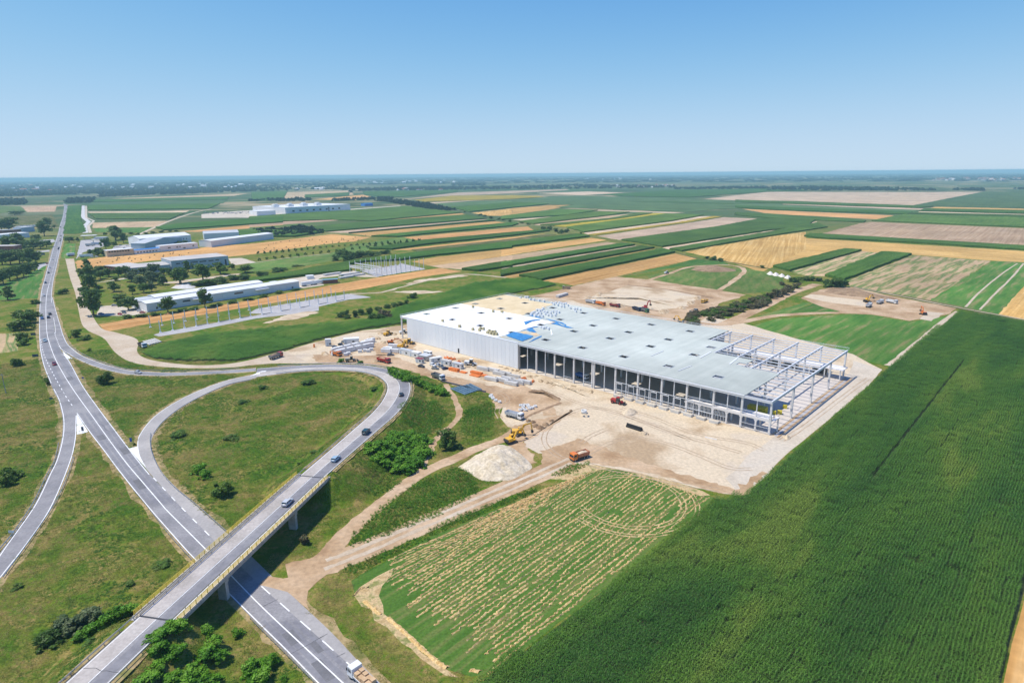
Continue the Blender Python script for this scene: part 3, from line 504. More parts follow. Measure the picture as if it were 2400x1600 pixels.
FL = [
('D','pale',[(1618,457),(1760,441),(2254,441),(2135,472),(1800,469)]),
('K4','beet',[(1340,396),(1990,270),(2700,272),(2700,430),(1520,411)]),
('K4','maize',[(-300,350),(0,360),(240,363),(1520,411),(1400,424),(130,384),(-300,372)]),
('K4','pale',[(40,384),(130,384),(1460,427),(1440,441),(700,412)]),
('K4','beet',[(-300,375),(0,392),(1390,441),(1330,462),(0,415),(-300,400)]),('K4','maize',[(-300,402),(0,416),(1330,463),(1270,482),(0,440),(-300,420)]),
('K4','gold',[(-240,430),(0,441),(1160,490),(1040,527),(0,474)]),('K4','maize2',[(-300,465),(0,478),(900,540),(880,557),(0,515),(-300,490)]),
('K4','maize2',[(950,542),(1250,483),(2700,522),(2700,617)]),('K4','gold',[(1540,411),(2700,435),(2700,452),(1480,426)]),('K4','maize',[(1440,431),(2700,455),(2700,485),(1390,452)]),
('K4','pale',[(1390,453),(2700,487),(2700,500),(1380,466)]),('K4','maize',[(1290,467),(2700,501),(2700,521),(1270,481)]),
('K4','tan',[(500,655),(850,562),(950,550),(2700,622),(2700,800),(1300,715)]),('K4','maize',[(330,685),(390,662),(2700,798),(2700,834),(1330,745),(450,702)]),
('K4','gold',[(-60,1010),(-400,900),(-600,770),(0,760),(300,695),(450,704),(2700,838),(2700,935),(2060,905),(1320,850),(960,828),(700,802),(45,965)]),
('K4','maize',[(45,965),(700,805),(860,815),(200,1005)]),('K4','patchy',[(200,1005),(860,816),(960,830),(1040,832),(520,1050),(330,1040)]),
('K4','maize',[(520,1050),(1040,834),(1100,834),(1320,851),(700,1090)]),('K4','patchy',[(720,1092),(1322,856),(2050,906),(1490,1268),(760,1140)]),
('K4','grass',[(1492,1270),(2062,907),(2700,935),(2700,1300),(2110,1393)]),('K4','gold',[(2116,1396),(2352,1140),(2600,1250),(2600,1500)]),
('K4','grass',[(-330,1560),(80,1436),(760,1394),(950,1402),(1300,1466),(1630,1418),(1735,1372),(1470,1568),(1120,1870),(300,1700)]),
('K4','lime',[(-100,1420),(330,1290),(420,1290),(160,1400)]),('K4','grass',[(165,1400),(420,1292),(740,1365),(500,1385)]),
('K3','maize',[(840,300),(1540,256),(2352,246),(2800,262),(2352,274),(1630,326),(1000,316)]),('K3','pale',[(220,286),(700,270),(1040,281),(640,303)]),
('K3','beet',[(-2,346),(290,325),(560,308),(1400,332),(2352,362),(2520,368),(2450,402),(2352,414),(1950,430),(1600,460),(400,416),(560,392),(330,388),(-2,368)]),('K3','maize',[(1040,362),(1500,364),(2240,388),(1900,384)],.8),
('K3','pale',[(430,430),(780,438),(1590,462),(1480,471),(780,447)]),('K3','gold',[(-2,424),(330,396),(560,394),(420,424),(-2,484)]),
('K3','maize2',[(-100,500),(440,436),(790,445),(500,490),(-100,530)]),('K3','pale',[(0,528),(520,490),(790,448),(780,455),(100,540)]),('K3','maize2',[(60,548),(780,457),(1080,462),(900,490),(200,572)]),
('K3','tan',[(200,573),(900,492),(1170,466),(880,520),(240,580)]),('K3','maize2',[(260,580),(900,520),(1180,466),(1290,470),(1000,520),(390,588)]),
('K3','sunflower',[(390,590),(1000,522),(1300,475),(1415,476),(1100,520),(500,600)]),('K3','maize2',[(500,602),(1100,522),(1420,478),(1760,490),(1450,545),(660,647)]),
('K3','pale',[(660,650),(1450,548),(1720,500),(1850,496),(1500,555),(700,665)]),('K3','sunflower',[(700,666),(1500,557),(1850,497),(1930,501),(1600,556),(760,673)],.6),
('K3','pale',[(780,680),(1640,557),(1950,506),(2270,521),(1900,592),(980,716)]),('K3','maize2',[(1005,718),(1900,595),(2290,520),(2800,520),(2700,600),(2352,630),(1380,782)]),
('K3','pale',[(1380,786),(2352,634),(2800,545),(2800,555),(2352,645),(1440,800)]),('K3','maize2',[(1446,802),(2352,648),(2800,560),(2900,600),(2352,684),(1560,822)]),
('K3','gold',[(1590,824),(2352,688),(2700,640),(2700,800),(2352,975),(1960,905)]),
('K3','maize',[(-100,747),(600,666),(715,686),(-100,792)]),('K3','gold',[(-100,800),(730,696),(870,716),(-100,865)]),('K3','tan',[(-100,868),(880,732),(1010,752),(-100,922)]),
('K3','maize',[(-100,934),(1000,755),(1130,764),(-100,970)]),('K3','pale',[(-100,972),(1130,767),(1170,777),(-100,995)]),('K3','maize',[(-100,1002),(1190,778),(1310,791),(-100,1052)]),
('K3','gold',[(-100,1054),(1310,796),(1360,802),(0,1065)]),('K3','maize',[(65,1050),(1380,803),(1500,832),(270,1090)]),('K3','gold',[(272,1092),(1500,840),(1700,886),(560,1135),(460,1112)]),
('K3','grass',[(980,1058),(1700,892),(1960,912),(1990,945),(1500,962)]),('K3','lime',[(1240,1048),(1600,962),(2080,972),(2500,1030),(2500,1180),(2150,1208),(1750,1156),(1300,1080)]),
('K2','maize',[(-40,280),(290,266),(240,350),(-40,356)]),('K2','tan',[(290,275),(860,260),(900,300),(440,332),(250,336)]),('K2','maize',[(450,302),(860,280),(850,310),(450,330)]),
('K2','gold',[(500,345),(980,300),(1120,330),(1000,350)]),('K2','maize',[(980,271),(1850,256),(1850,276),(1250,328),(1000,300)]),('K2','pale',[(1310,346),(1850,280),(2352,264),(2850,249),(2880,256),(2352,286),(1800,308)]),
('K2','sunflower',[(1450,350),(1800,311),(2352,306),(2600,314),(2640,323),(2352,340),(1560,366)]),('K2','pale',[(1580,370),(2130,346),(1640,381)]),('K2','beet',[(1650,383),(2352,348),(2352,368),(1780,412)]),
('K2','maize',[(1790,417),(2352,372),(2600,380),(2690,388),(2352,421),(1960,460)]),('K2','gold',[(1980,467),(2352,426),(2352,496),(2130,492)]),
('K2','maize2',[(-60,505),(560,461),(900,442),(1380,406),(1550,431),(1890,466),(1040,545),(700,530),(-60,556)]),('K2','tan',[(-60,562),(640,520),(760,535),(-60,598)]),('K2','grass',[(-60,600),(880,536),(-60,614)]),
('K2','maize2',[(480,600),(900,562),(1930,487),(2120,521),(640,641)]),('K2','gold',[(1040,547),(1890,468),(1930,485),(1050,552)]),('K2','pale',[(640,645),(2110,525),(2160,531),(860,650)]),
('K2','maize',[(850,656),(2160,534),(2200,541)]),('K2','gold',[(870,657),(2200,543),(2300,556),(1060,682)]),('K2','maize',[(1060,686),(2352,560),(2400,562),(2412,570),(2352,590),(1300,690)]),
('K2','gold',[(1360,692),(2352,602),(2500,592),(2550,625),(2352,646),(1520,722)]),('K2','maize',[(1040,800),(1510,727),(2352,652),(2690,624),(2700,635),(2352,680),(1560,762),(1250,806)]),('K2','gold',[(1250,808),(2352,690),(2660,657),(2352,703),(1400,808)]),
('K2','weeds',[(1430,805),(2352,704),(2680,660),(2760,668),(2352,736),(1500,832)]),('K2','maize',[(1140,884),(1500,835),(2352,737),(2352,792),(1650,862),(1350,902)]),
('K2','gold',[(1430,912),(1650,872),(2352,792),(2352,852),(1740,942),(1600,952)]),('K2','tan',[(1600,954),(2352,856),(2352,906),(1890,986),(1700,972)]),
('K2','maize',[(1890,991),(2300,920),(2352,962),(2050,1006)]),('K2','maize',[(-60,1090),(700,950),(900,910),(1120,880),(1350,905),(1000,920),(860,945),(880,1000),(600,1030),(-60,1110)]),
('K1','gold',[(700,905),(980,868),(1450,832),(1900,780),(2352,745),(2700,705),(3050,662),(3410,690),(3250,728),(2950,758),(2352,842),(2100,870),(1400,905),(960,960),(705,985)]),
('K1','gold',[(905,1490),(1300,1422),(1900,1335),(2352,1262),(2700,1190),(3300,1085),(4040,972),(4250,1002),(3850,1058),(3350,1160),(2900,1225),(2352,1320),(1600,1445),(965,1560)]),
('K1','tan',[(1000,336),(2280,288),(2150,310),(1200,336)]),('K1','maize',[(820,350),(2100,322),(2090,344),(820,368)],1.5),('K1','beet',[(812,372),(2090,348),(2050,380),(812,395)]),('K1','maize',[(810,400),(2020,385),(1920,430),(810,445)]),
('K1','pale',[(808,456),(1740,446),(1700,462),(820,468)]),('K1','maize2',[(820,474),(1700,470),(1560,528),(880,524)]),('K1','tan',[(852,556),(1540,540),(1430,596),(850,605)]),('K1','grass',[(860,608),(1430,600),(1290,650),(880,640)]),
('K1','maize',[(1430,602),(1660,570),(2352,522),(2600,505),(2600,555),(1500,628)]),('K1','gold',[(1640,640),(2352,572),(2600,558),(2600,582),(1900,640)]),('K1','maize',[(2000,645),(2352,628),(2980,648),(2700,690),(2200,690)],3),
('K1','grass',[(560,885),(600,752),(690,750),(690,850),(620,885)]),('K1','grass',[(-200,1150),(0,1130),(200,1060),(420,945),(436,960),(390,1130),(368,1250),(0,1265),(-200,1265)]),
('K1','maize',[(620,400),(745,395),(745,520),(790,640),(700,660),(580,660),(600,560)],.4),('K1','tan',[(200,415),(520,405),(505,455),(250,460)]),('K1','lime',[(-60,400),(190,405),(240,455),(-60,470)]),('K1','weeds',[(-60,500),(480,480),(540,590),(300,600),(-60,560)],.2),
('K5','patchy',[(-60,10),(170,0),(165,165),(-60,195)]),('K2','lime',[(-60,930),(680,840),(900,760),(1330,690),(1480,720),(1050,800),(900,870),(400,960),(-60,1010)]),
('K8','patchy',[(2352,1568),(2352,1568),(2352,1568)]) if False else ('K4','weeds',[(760,1140),(1490,1272),(2110,1398),(2700,1520),(2700,1560),(1740,1345),(1240,1240)],.3),
]
for it in FL:
    k, t, pts = it[:3]; field(t, PL(k, pts), it[3] if len(it) > 3 else None)
# ditch with its pale lane along the diagonal between the strips
ribbon('farm_lane', PL('K3',[(60,560),(300,592),(520,652),(860,708),(1050,742),(1400,802),(1700,882),(1950,912),(2290,968),(2600,1010)]), 5, .05, FT['weeds'][0], jitter=.6)
ribbon('farm_lane', PL('K4',[(780,1150),(1240,1238),(1700,1330),(2352,1448),(2700,1510)]), 1.8, .36, m_lane, jitter=.2)
ribbon('farm_lane', PL('K1',[(1270,668),(1420,600),(1560,540),(1700,490),(1820,455),(1940,430)]), 7, .05, m_lane)
ribbon('side_road', PL('K1',[(765,400),(762,505),(815,548),(775,590),(785,650)]), 9, .05, m_conc, smooth=0); ribbon('side_road', PL('K1',[(790,402),(792,510),(862,540),(812,588),(830,650)]), 5, .054, m_gravel, smooth=0)
ribbon('farm_lane', PL('K8',[(1480,0),(1300,140),(1200,230),(1100,300)])+[], 3, .05, m_lane, jitter=.3)
ribbon('farm_lane', PL('K4',[(1740,1370),(1600,1470),(1480,1568)]), 3.5, .05, m_lane, jitter=.3)
ribbon('farm_lane', PL('K2',[(-60,930),(300,880),(680,840)]), 3, .05, m_lane); ribbon('farm_lane', PL('K2',[(860,1210),(1150,1195),(1400,1130),(1700,1060),(1950,1030),(2300,1060)]), 3.4, .05, m_lane, jitter=.5)
for dx in (0, 1):
    ribbon('tyre_track', PL('K4',[(1815+130*dx,1330+25*dx),(1960+130*dx,1180+25*dx),(2130+110*dx,1040+20*dx),(2290+60*dx,930)]), 1.6, .06, m_lane, jitter=.15)
ribbon('dirt_track', PL('K3',[(1230,1092),(1420,1030),(1640,962),(1950,945),(2100,965),(2130,1010),(2020,1100),(1900,1180)]), 5, .052, m_dirt, jitter=.4)
# yards and paved pads on the left
for k, pts, mt in [('V3',[(560,1568),(640,1400),(900,1380),(1150,1440),(1330,1380),(1450,1520),(1150,1568)],m_gravel),('V6',[(0,470),(180,370),(480,310),(700,280),(960,240),(1290,190),(1700,290),(1500,290),(1180,270),(900,300),(840,330),(940,400),(620,445)],m_gravel),
    ('V6',[(-100,790),(0,730),(1260,520),(1500,550),(1590,570),(1280,600),(700,735),(300,800)],m_gravel2),('V6',[(1640,280),(2000,100),(2340,180),(1760,270)],m_gravel2),('V4',[(380,900),(480,870),(1760,640),(2500,540),(2500,590),(1700,690),(900,850),(450,920)],m_gravel2),
    ('K2',[(500,470),(870,430),(1330,400),(1310,415),(900,450),(640,470)],m_gravel),('K1',[(1850,480),(2000,460),(2352,440),(2760,490),(2500,515),(2200,510),(1850,515)],m_gravel),('K1',[(700,890),(740,720),(940,690),(1000,760),(760,830),(720,870)],m_gravel2),
    ('V3',[(820,440),(880,350),(1100,320),(1400,390),(1380,400),(1200,420)],m_gravel2),('V3',[(560,990),(1100,900),(1150,915),(620,985)],m_gravel),('K1',[(2100,885),(2220,880),(2352,920),(2130,950)],m_gravel),('V2',[(600,870),(740,830),(820,850),(700,900),(640,945)],m_gravel2),('V2',[(420,470),(900,430),(930,470),(820,510),(440,500)],m_gravel2),
    ('V2',[(0,660),(520,640),(830,610),(830,640),(560,660),(60,690)],m_gravel2),('V4',[(420,240),(760,200),(1060,160),(1500,110),(1480,130),(1060,190),(820,220),(900,270),(820,310),(610,300),(690,240)],m_lane)]:
    sheet('paved_yard' if mt is not m_lane else 'rough_track', PL(k, pts), .045, mt, jitter=.3)
for k, pts in [('V4',[(1900,740),(2100,640),(2352,640),(2100,700)]),('K2',[(60,1480),(300,1400),(480,1370),(580,1380),(380,1440)]),('K2',[(1230,1190),(1500,1180),(1720,1190),(1500,1210)]),('K2',[(1350,1130),(1500,1080),(1900,1035),(1950,1045),(1500,1100)])]:
    sheet('sandy_patch', PL(k, pts), .047, m_sand, jitter=1.0, seg=4)
# ------------------------------------------------------------------ the hall under construction; local x = -a (along the facade), y = b (depth)
hall = empty('warehouse_hall', (A0[0], A0[1], 0), -TH, 'huge unfinished warehouse hall with flat pale grey roof, open concrete frame and white clad wall', 'warehouse')
def hb(name, mats, fn, parent=hall):
    mb = MB(); fn(mb); return mb.build(name, mats, parent)
def abox(mb, a0, a1, b0, b1, z0, z1, mi=0): mb.box(-max(a0,a1), -min(a0,a1), b0, b1, z0, z1, mi)
m_deck = M('roof_deck_grey', [(.45,.485,.44),(.50,.53,.48)], scale=1, detail=4, coords='obj', stretch=(.35,.01,1), dist=0, fine=(.12,.06), rough=.85, spec=.12)
m_memb = M('roof_membrane_white', [(.70,.66,.60),(.80,.78,.75),(.86,.86,.85),(.88,.88,.88),(.86,.86,.86)], scale=.05, detail=6, rough=.7)
m_insul = M('roof_insulation_beige', [(.62,.49,.29),(.70,.57,.36)], scale=.12, fine=(.6,.05), rough=.9)
m_ply = M('plywood', [(.60,.43,.25),(.68,.52,.32)], scale=.4, rough=.8)
m_blue = M('blue_film', [(.03,.17,.42),(.06,.26,.52)], scale=.5, rough=.35, bump=.08, bscale=1.2, spec=.5)
LEN, DEP, RZ = 232.3, 98.0, 13.95
hb('floor_slab', m_slab, lambda q: abox(q, 0, LEN-6, 0, DEP, -.1, .16))
# skylight openings on their 24 m grid
SA = [29.4,53.3,77.3,102,126.2,150.6,175.8,200.1,224.3]; SBb = [15,39.8,58,82]
holes = [(a, b) for a in SA for b in SBb if not (a < 30 and b > 45) and not (a < 54 and b > 70)]
hs = 2.0
def region(a, b):
    lim = 11.2 if b < 36.8 else 28.4 if b < 50.2 else 48.5 if b < 71.7 else 62.0
    if a < lim: return None
    if a > 149.5 and b < (50 if a < 160 else 51.5): return 'w'
    if b > 51.5 and b < 91 and a > 176.5+(b-55)*.17: return 'b'
    if b >= 91 and a > 205: return 'b' if b < 95 else 'g'
    return 'g'
al = sorted(set([0,11.2,28.4,48.5,62,149.5,160,LEN]+[a+s*hs for a in SA for s in (-1,1)]+list(np.arange(176,232,3))))
bl_ = sorted(set([0,36.8,50.2,71.7,51.5,50,91,95,DEP+.3]+[b+s*hs for b in SBb for s in (-1,1)]))
HS = set((round(a,2), round(b,2)) for a, b in holes)
def is_hole(a, b): return any(abs(a-x) < hs and abs(b-y) < hs for x, y in holes)
deck, memb, insu = MB(), MB(), MB()
for i in range(len(al)-1):
    for j in range(len(bl_)-1):
        a0, a1, b0, b1 = al[i], al[i+1], bl_[j], bl_[j+1]
        if a1-a0 < 1e-6 or b1-b0 < 1e-6: continue
        ac, bc = (a0+a1)/2, (b0+b1)/2; r = region(ac, bc)
        if r is None or is_hole(ac, bc): continue
        for z, fl in ((RZ, 0), (RZ-.22, 1)):
            v = [(-a1,b0,z),(-a0,b0,z),(-a0,b1,z),(-a1,b1,z)]; deck.add(v, [(3,2,1,0) if fl else (0,1,2,3)])
        def open_(a, b): return region(a, b) is None or is_hole(a, b) or a > LEN or b < 0 or b > DEP+.3
        for (pa, pb), e in (((a0-.01,bc),((-a0,b0),(-a0,b1))),((a1+.01,bc),((-a1,b1),(-a1,b0))),((ac,b0-.01),((-a1,b0),(-a0,b0))),((ac,b1+.01),((-a0,b1),(-a1,b1)))):
            if open_(pa, pb): deck.add([(*e[0],RZ-.22),(*e[1],RZ-.22),(*e[1],RZ),(*e[0],RZ)], [(0,1,2,3)])
        if r in 'wb':
            t = memb if r == 'w' else insu; zt = RZ+(.16 if r == 'w' else .12); v = [(-a1,b0,zt),(-a0,b0,zt),(-a0,b1,zt),(-a1,b1,zt)]
            t.add(v, [(0,1,2,3)])
            for (pa, pb), e in (((a0-.01,bc),((-a0,b0),(-a0,b1))),((a1+.01,bc),((-a1,b1),(-a1,b0))),((ac,b0-.01),((-a1,b0),(-a0,b0))),((ac,b1+.01),((-a0,b1),(-a1,b1)))):
                if open_(pa, pb) or region(pa, pb) != r: t.add([(*e[0],RZ+.01),(*e[1],RZ+.01),(*e[1],zt),(*e[0],zt)], [(0,1,2,3)])
deck.build('roof_deck', m_deck, hall); memb.build('roof_membrane', m_memb, hall); insu.build('roof_insulation', m_insul, hall)
# seams in the deck
kerb = MB()
for s_ in (-1, 1):
    kerb.box(-hs-.12, hs+.12, s_*hs-.12+(.12 if s_ < 0 else 0)-.0, s_*hs+(.12 if s_ > 0 else 0)+.0, -.5, .12) if False else None
kerb.box(-hs, hs, -hs-.10, -hs-.004, -.22, .19); kerb.box(-hs, hs, hs+.004, hs+.10, -.22, .19); kerb.box(-hs-.10, -hs-.004, -hs-.10, hs+.10, -.22, .19); kerb.box(hs+.004, hs+.10, -hs-.10, hs+.10, -.22, .19)
km = kerb.me('skylight_kerb', m_steelwhite)
for a, b in holes: o = link('skylight_kerb', km, hall); o.location = (-a, b, RZ+.0)
# columns
def colmesh(w_, h0, h1, nm, mt): mb = MB(); mb.box(-w_/2, w_/2, -w_/2, w_/2, h0, h1); return mb.me(nm, mt)
cm = colmesh(.75, 0, 13.0, 'column', m_col); cm2 = colmesh(.34, 0, 13.0, 'mullion', m_steelwhite)
capm = MB(); capm.box(-.55,.55,-.55,.55,12.35,13.0); capm = capm.me('column_head', m_col)
def col(a, b, me_=cm, nm='column'):
    o = link(nm, me_, hall); o.location = (-a, b, 0); return o
for i in range(12): col(.45 if i == 0 else i*12.02, .45)
col(84.3+.9, .45)
for i in range(11): col(6+i*12.02, .3, cm2, 'mullion')
for a in (.45, 12, 24, 36, 48, 60, 72, 84, 96, 108, 120, 132, 144, 156, 168, 180, 204, 228):
    for b in (24, 48, 72, 95.5):
        if a > 60 and b > 90: continue
        col(a, b)
col(231.6, .6); col(231.6, 24); col(231.6, 48)
# girders and purlins of the open bays, fascia beams
def girder(a):
    q = MB(); b0 = 0.9 if a > 1 else .2
    q.box(-a-.28, -a+.28, b0, DEP-.2, 13.62, 13.9); q.box(-a-.14, -a+.14, b0+.01, DEP-.21, 12.75, 13.617)
    return q.build('girder', m_steelwhite, hall)
for a in (.5, 12.2, 24.2, 36.2, 48.2, 60.2): girder(a)
for a in (84, 108, 132, 156, 180, 204): 
    q = MB(); q.box(-a-.25, -a+.25, .9, DEP-.4, 12.8, 13.7); q.build('girder', m_steelwhite, hall)
NP = 20
for i in range(NP+1):
    b = .95+i*(DEP-1.5)/NP
    q = MB()
    for k in range(6):
        a0, a1 = (.5, 12.2, 24.2, 36.2, 48.2, 60.2, 70)[k:k+2]; q.box(-a1+.29, -a0-.29, b-.16, b+.16, 13.22, 13.66)
    q.build('purlin', m_steelwhite, hall)
for a, b0, b1 in [(3.5,2.5,5.7),(8,5.8,10.6),(6,30,34.5),(9.5,15.5,20),(18,74,78.8),(30,79,83.5),(7,84,88),(21,41,46),(33,65,69.7),(44,75,79.8)]:
    q = MB(); q.bar((-a,b0,13.45),(-a-.1,b1,13.45),.16,.16); q.build('bracing_bar', m_steelwhite, hall)
hb('fascia_beam', m_steelwhite, lambda q: abox(q, .05, 132.2, -.35, .04, 12.95, 13.66))
hb('roof_edge_trim', m_whitepaint, lambda q: (abox(q, 11.2, 132.2, -.5, -.02, 13.72, 14.12), abox(q, .05, 11.1, -.42, -.30, 13.72, 13.85)))
hb('eaves_rail', m_galv, lambda q: [q.bar((-132,-.45,z),(-.2,-.45,z),.07,.07) for z in (14.55,)] + [q.bar((-132+i*6,-.45,14.1),(-132+i*6,-.45,14.55),.06,.06) for i in range(22)])
# rear and left rails of the roof
def roofrail(q):
    for z in (14.6, 15.1): q.bar((-LEN,DEP+.25,z),(0,DEP+.25,z),.09,.09); q.bar((-LEN,.2,z),(-LEN,DEP+.25,z),.09,.09)
    for i in range(39): q.bar((-i*6.05-.1,DEP+.25,13.8),(-i*6.05-.1,DEP+.25,15.1),.08,.08)
    for i in range(17): q.bar((-LEN,i*6+.3,13.8),(-LEN,i*6+.3,15.1),.08,.08)
hb('roof_railing', m_whitepaint, roofrail)
# white cladding panels
pw = (225.2-132.4)/31
m_w2 = M('white_panel_b', [(.725,.755,.788),(.758,.783,.812)], scale=.05, rough=.45); m_w3 = M('white_panel_c', [(.75,.778,.808),(.785,.806,.832)], scale=.05, rough=.45); pms = []
for m_ in (m_white, m_w2, m_w3): pm = MB(); pm.box(-pw+.09, 0, -.12, 0, .35, 14.3); pms.append(pm.me('wall_panel', m_))
for i in range(31): o = link('wall_panel', pms[(i*7+i//3) % 3], hall); o.location = (-(132.4+i*pw), -.35, 0)
hb('wall_backing', m_galv, lambda q: abox(q, 132.5, 225.1, -.345, -.10, .2, 14.2))
hb('wall_plinth', m_conc, lambda q: abox(q, 132.4, 225.2, -.30, -.05, 0, .2) or abox(q, 132.4, 225.2, -.52, -.36, 0, .3))
hb('wall_coping', m_whitepaint, lambda q: abox(q, 132.3, 225.3, -.55, .3, 14.303, 14.42))
hb('doorway', m_black, lambda q: abox(q, 177.7, 178.9, -.52, -.475, .36, 3.0))
hb('corner_post', m_galv, lambda q: abox(q, 131.75, 132.3, -.5, .1, 0, 13.6))
hb('added_end_wall', m_white, lambda q: abox(q, 225.0, 225.3, .31, DEP-.5, .2, 13.7))  # unseen end wall, added set back so the hall interior stays dark
hb('added_back_wall', m_white, lambda q: abox(q, 64, 224.9, DEP-.35, DEP-.1, .2, 13.7))  # rear wall likewise added to darken the inside of the hall
hb('corner_beam', m_steelwhite, lambda q: (abox(q, 225.4, 232.2, .1, .6, 12.9, 13.7), abox(q, 231.8, 232.3, .7, DEP-.2, 12.9, 13.7)))
# dock doors and rails along the facade
dock_a = [62.9,57.0,51.2,45.3,39.6,33.6,27.7,21.9]
hb('dock_rail', m_steelwhite, lambda q: [q.bar((-72,-.05,z),(-24.4 if z > 3 else -24.2,-.05,z),.2,.2) for z in (6.4,2.7)])
for a in [69.2]+dock_a[:-2]:
    q = MB(); aa = a+.4
    for s_ in (-1.45, 1.45): q.box(-aa+s_-.09, -aa+s_+.09, -.2, 0, .2, 6.28)
    q.box(-aa-1.36, -aa+1.36, -.19, -.01, 5.6, 5.9); q.box(-aa-.5, -aa+.5, -.26, -.2, 5.95, 6.2); q.build('dock_door_frame', m_steelwhite, hall)
bm_ = MB(); bm_.box(-1.9,1.9,-.9,1.2,.02,1.05); bm_.box(-1.7,1.7,-.7,1.0,1.054,1.12,1); bm_ = bm_.me('dock_leveller', [m_conc, m_gravel])
for a in [68.8]+dock_a: o = link('dock_leveller', bm_, hall); o.location = (-a, -2.2, 0)
hb('dock_sill', m_conc, lambda q: abox(q, 20, 72, -.9, -.2, 0, .55))
for a0, a1 in ((97.2,102),(84.8,90)): hb('low_rail', m_steelwhite, lambda q: [q.bar((-a1,0,z),(-a0,0,z),.14,.14) for z in (1.3,2.6)])
# mezzanine of the office end, with arched concrete panels below
m_prec = M('precast_white', [(.70,.67,.65),(.76,.73,.71)], scale=.3, rough=.8)
hb('mezzanine_slab', m_prec, lambda q: (abox(q, .9, 36, .9, 5.6, 5.9, 6.25), abox(q, -1.2, .0, .6, 5.6, 5.9, 6.25)))
hb('mezzanine_beam', m_prec, lambda q: abox(q, .85, 36, .05, .85, 5.2, 6.24))
hb('mezzanine_edge', m_prec, lambda q: abox(q, .9, 36, 5.62, 5.9, 5.3, 6.24))
for i in range(6):
    a = 6+i*6; hb('mezzanine_post', m_col, lambda q: (abox(q, a-.3, a+.3, .1, .7, .16, 5.19), q.prism([(-a-1.0,5.19),(-a+1.0,5.19),(-a+.3,4.3),(-a-.3,4.3)], .12, .68)))
    hb('mezzanine_post', m_col, lambda q: abox(q, a-.3, a+.3, 5.0, 5.6, .16, 5.89))
for i in (3, 4, 5):
    hb('barred_window', m_steelwhite, lambda q: [q.bar((-i*6-6+.6+k*.6,.3,.2 if k % 2 else 2.7),(-i*6-6+.6+k*.6,.3,5.0),.11,.11) for k in range(9)]+[q.bar((-i*6-5.6,.3,2.7),(-i*6-.4,.3,2.7),.12,.12)])
hb('handrail', m_steelwhite, lambda q: [q.bar((-36,.02,z),(-.4,.02,z),.13,.13) for z in (7.9,)]+[q.bar((-12,.02,z),(-.4,.02,z),.12,.12) for z in (6.9, 2.6, .9)])
hb('corner_post', m_col, lambda q: abox(q, -1.1, -.6, 5.0, 5.5, .1, 5.89))
hb('rear_mezzanine', m_prec, lambda q: (abox(q, -.8, 62, 89.2, 96.9, 5.1, 5.5),))
for i in range(9):
    for b in (89.5, 94.6): hb('mezzanine_post', m_col, lambda q: abox(q, .2+i*7.2, .7+i*7.2, b, b+.5, .16, 5.09))
for i, a in enumerate((8, 22, 31, 47)): hb('rear_screen', m_dark, lambda q: abox(q, a, a+7, 95.2, 95.4, .2, 3.2))
# drain strip and kerb on the right-hand side
hb('drain_channel', m_gravel2, lambda q: abox(q, -2.7, -1.3, 1, 96, 0, .10)); hb('strip_footing', m_dirt, lambda q: (abox(q, -3.5, -2.75, 0, 97, 0, .25), abox(q, -1.26, -.5, 1, 96, 0, .09)))
# roof odds and ends: deck battens, film, plywood
for p in [(1390,165,1275,212),(1650,300,1525,348)]:
    pa, pb = P('K7',p[0],p[1],14.1), P('K7',p[2],p[3],14.1); q = MB(); q.bar(pa, pb, .45, .12); tag(q.build('roof_flashing', m_steelwhite), 'long pale metal flashing strip lying on the grey roof', 'flashing', 'loose flashing strips on the roof')
for p in [(1830,172,1725,228),(2070,230,2000,285)]:
    pa, pb = P('K7',p[0],p[1],14.1), P('K7',p[2],p[3],14.1); q = MB(); q.bar(pa, pb, .7, .1); tag(q.build('deck_sheet', m_whitepaint), 'white roof sheet lying at the stepped edge of the grey deck', 'sheet', 'sheets at the deck edge')
def rsheet(nm, k, pts, z, mat, lab, cat, wrinkle=.06, grp=None):
    q = [P(k, x, y, RZ) for x, y in pts]; c_ = sum(q)/len(q)
    ring = []
    for i in range(len(q)):
        a, b = q[i], q[(i+1) % len(q)]
        for t in (0, .33, .66): ring.append(a+(b-a)*t+RNG.normal(0, .12 if t else 0, 3)*np.array([1,1,0]))
    N = len(ring); vs = [(p[0],p[1],z+abs(RNG.normal(0, wrinkle))) for p in ring]+[tuple(c_*.5+np.array(p)*.5+np.array([0,0,0]))[:2]+(z+abs(RNG.normal(0, wrinkle*2))+.03,) for p in ring]+[(c_[0],c_[1],z+.08)]
    fs = [(i,(i+1) % N,N+(i+1) % N,N+i) for i in range(N)]+[(N+i,N+(i+1) % N,2*N) for i in range(N)]
    me = bpy.data.meshes.new(nm); me.from_pydata(vs, [], fs); me.materials.append(mat); o = link(nm, me)
    sm_ = o.modifiers.new('thick', 'SOLIDIFY'); sm_.thickness = .03; sm_.offset = 1
    return tag(o, lab, cat, grp)
ZR = RZ+.20
rsheet('blue_film', 'V7', [(280,985),(430,925),(600,965),(780,1000),(740,1040),(640,1075),(580,1100),(450,1055),(330,1015)], ZR, m_blue, 'large crumpled blue plastic film at the roof edge above the white wall', 'tarpaulin')
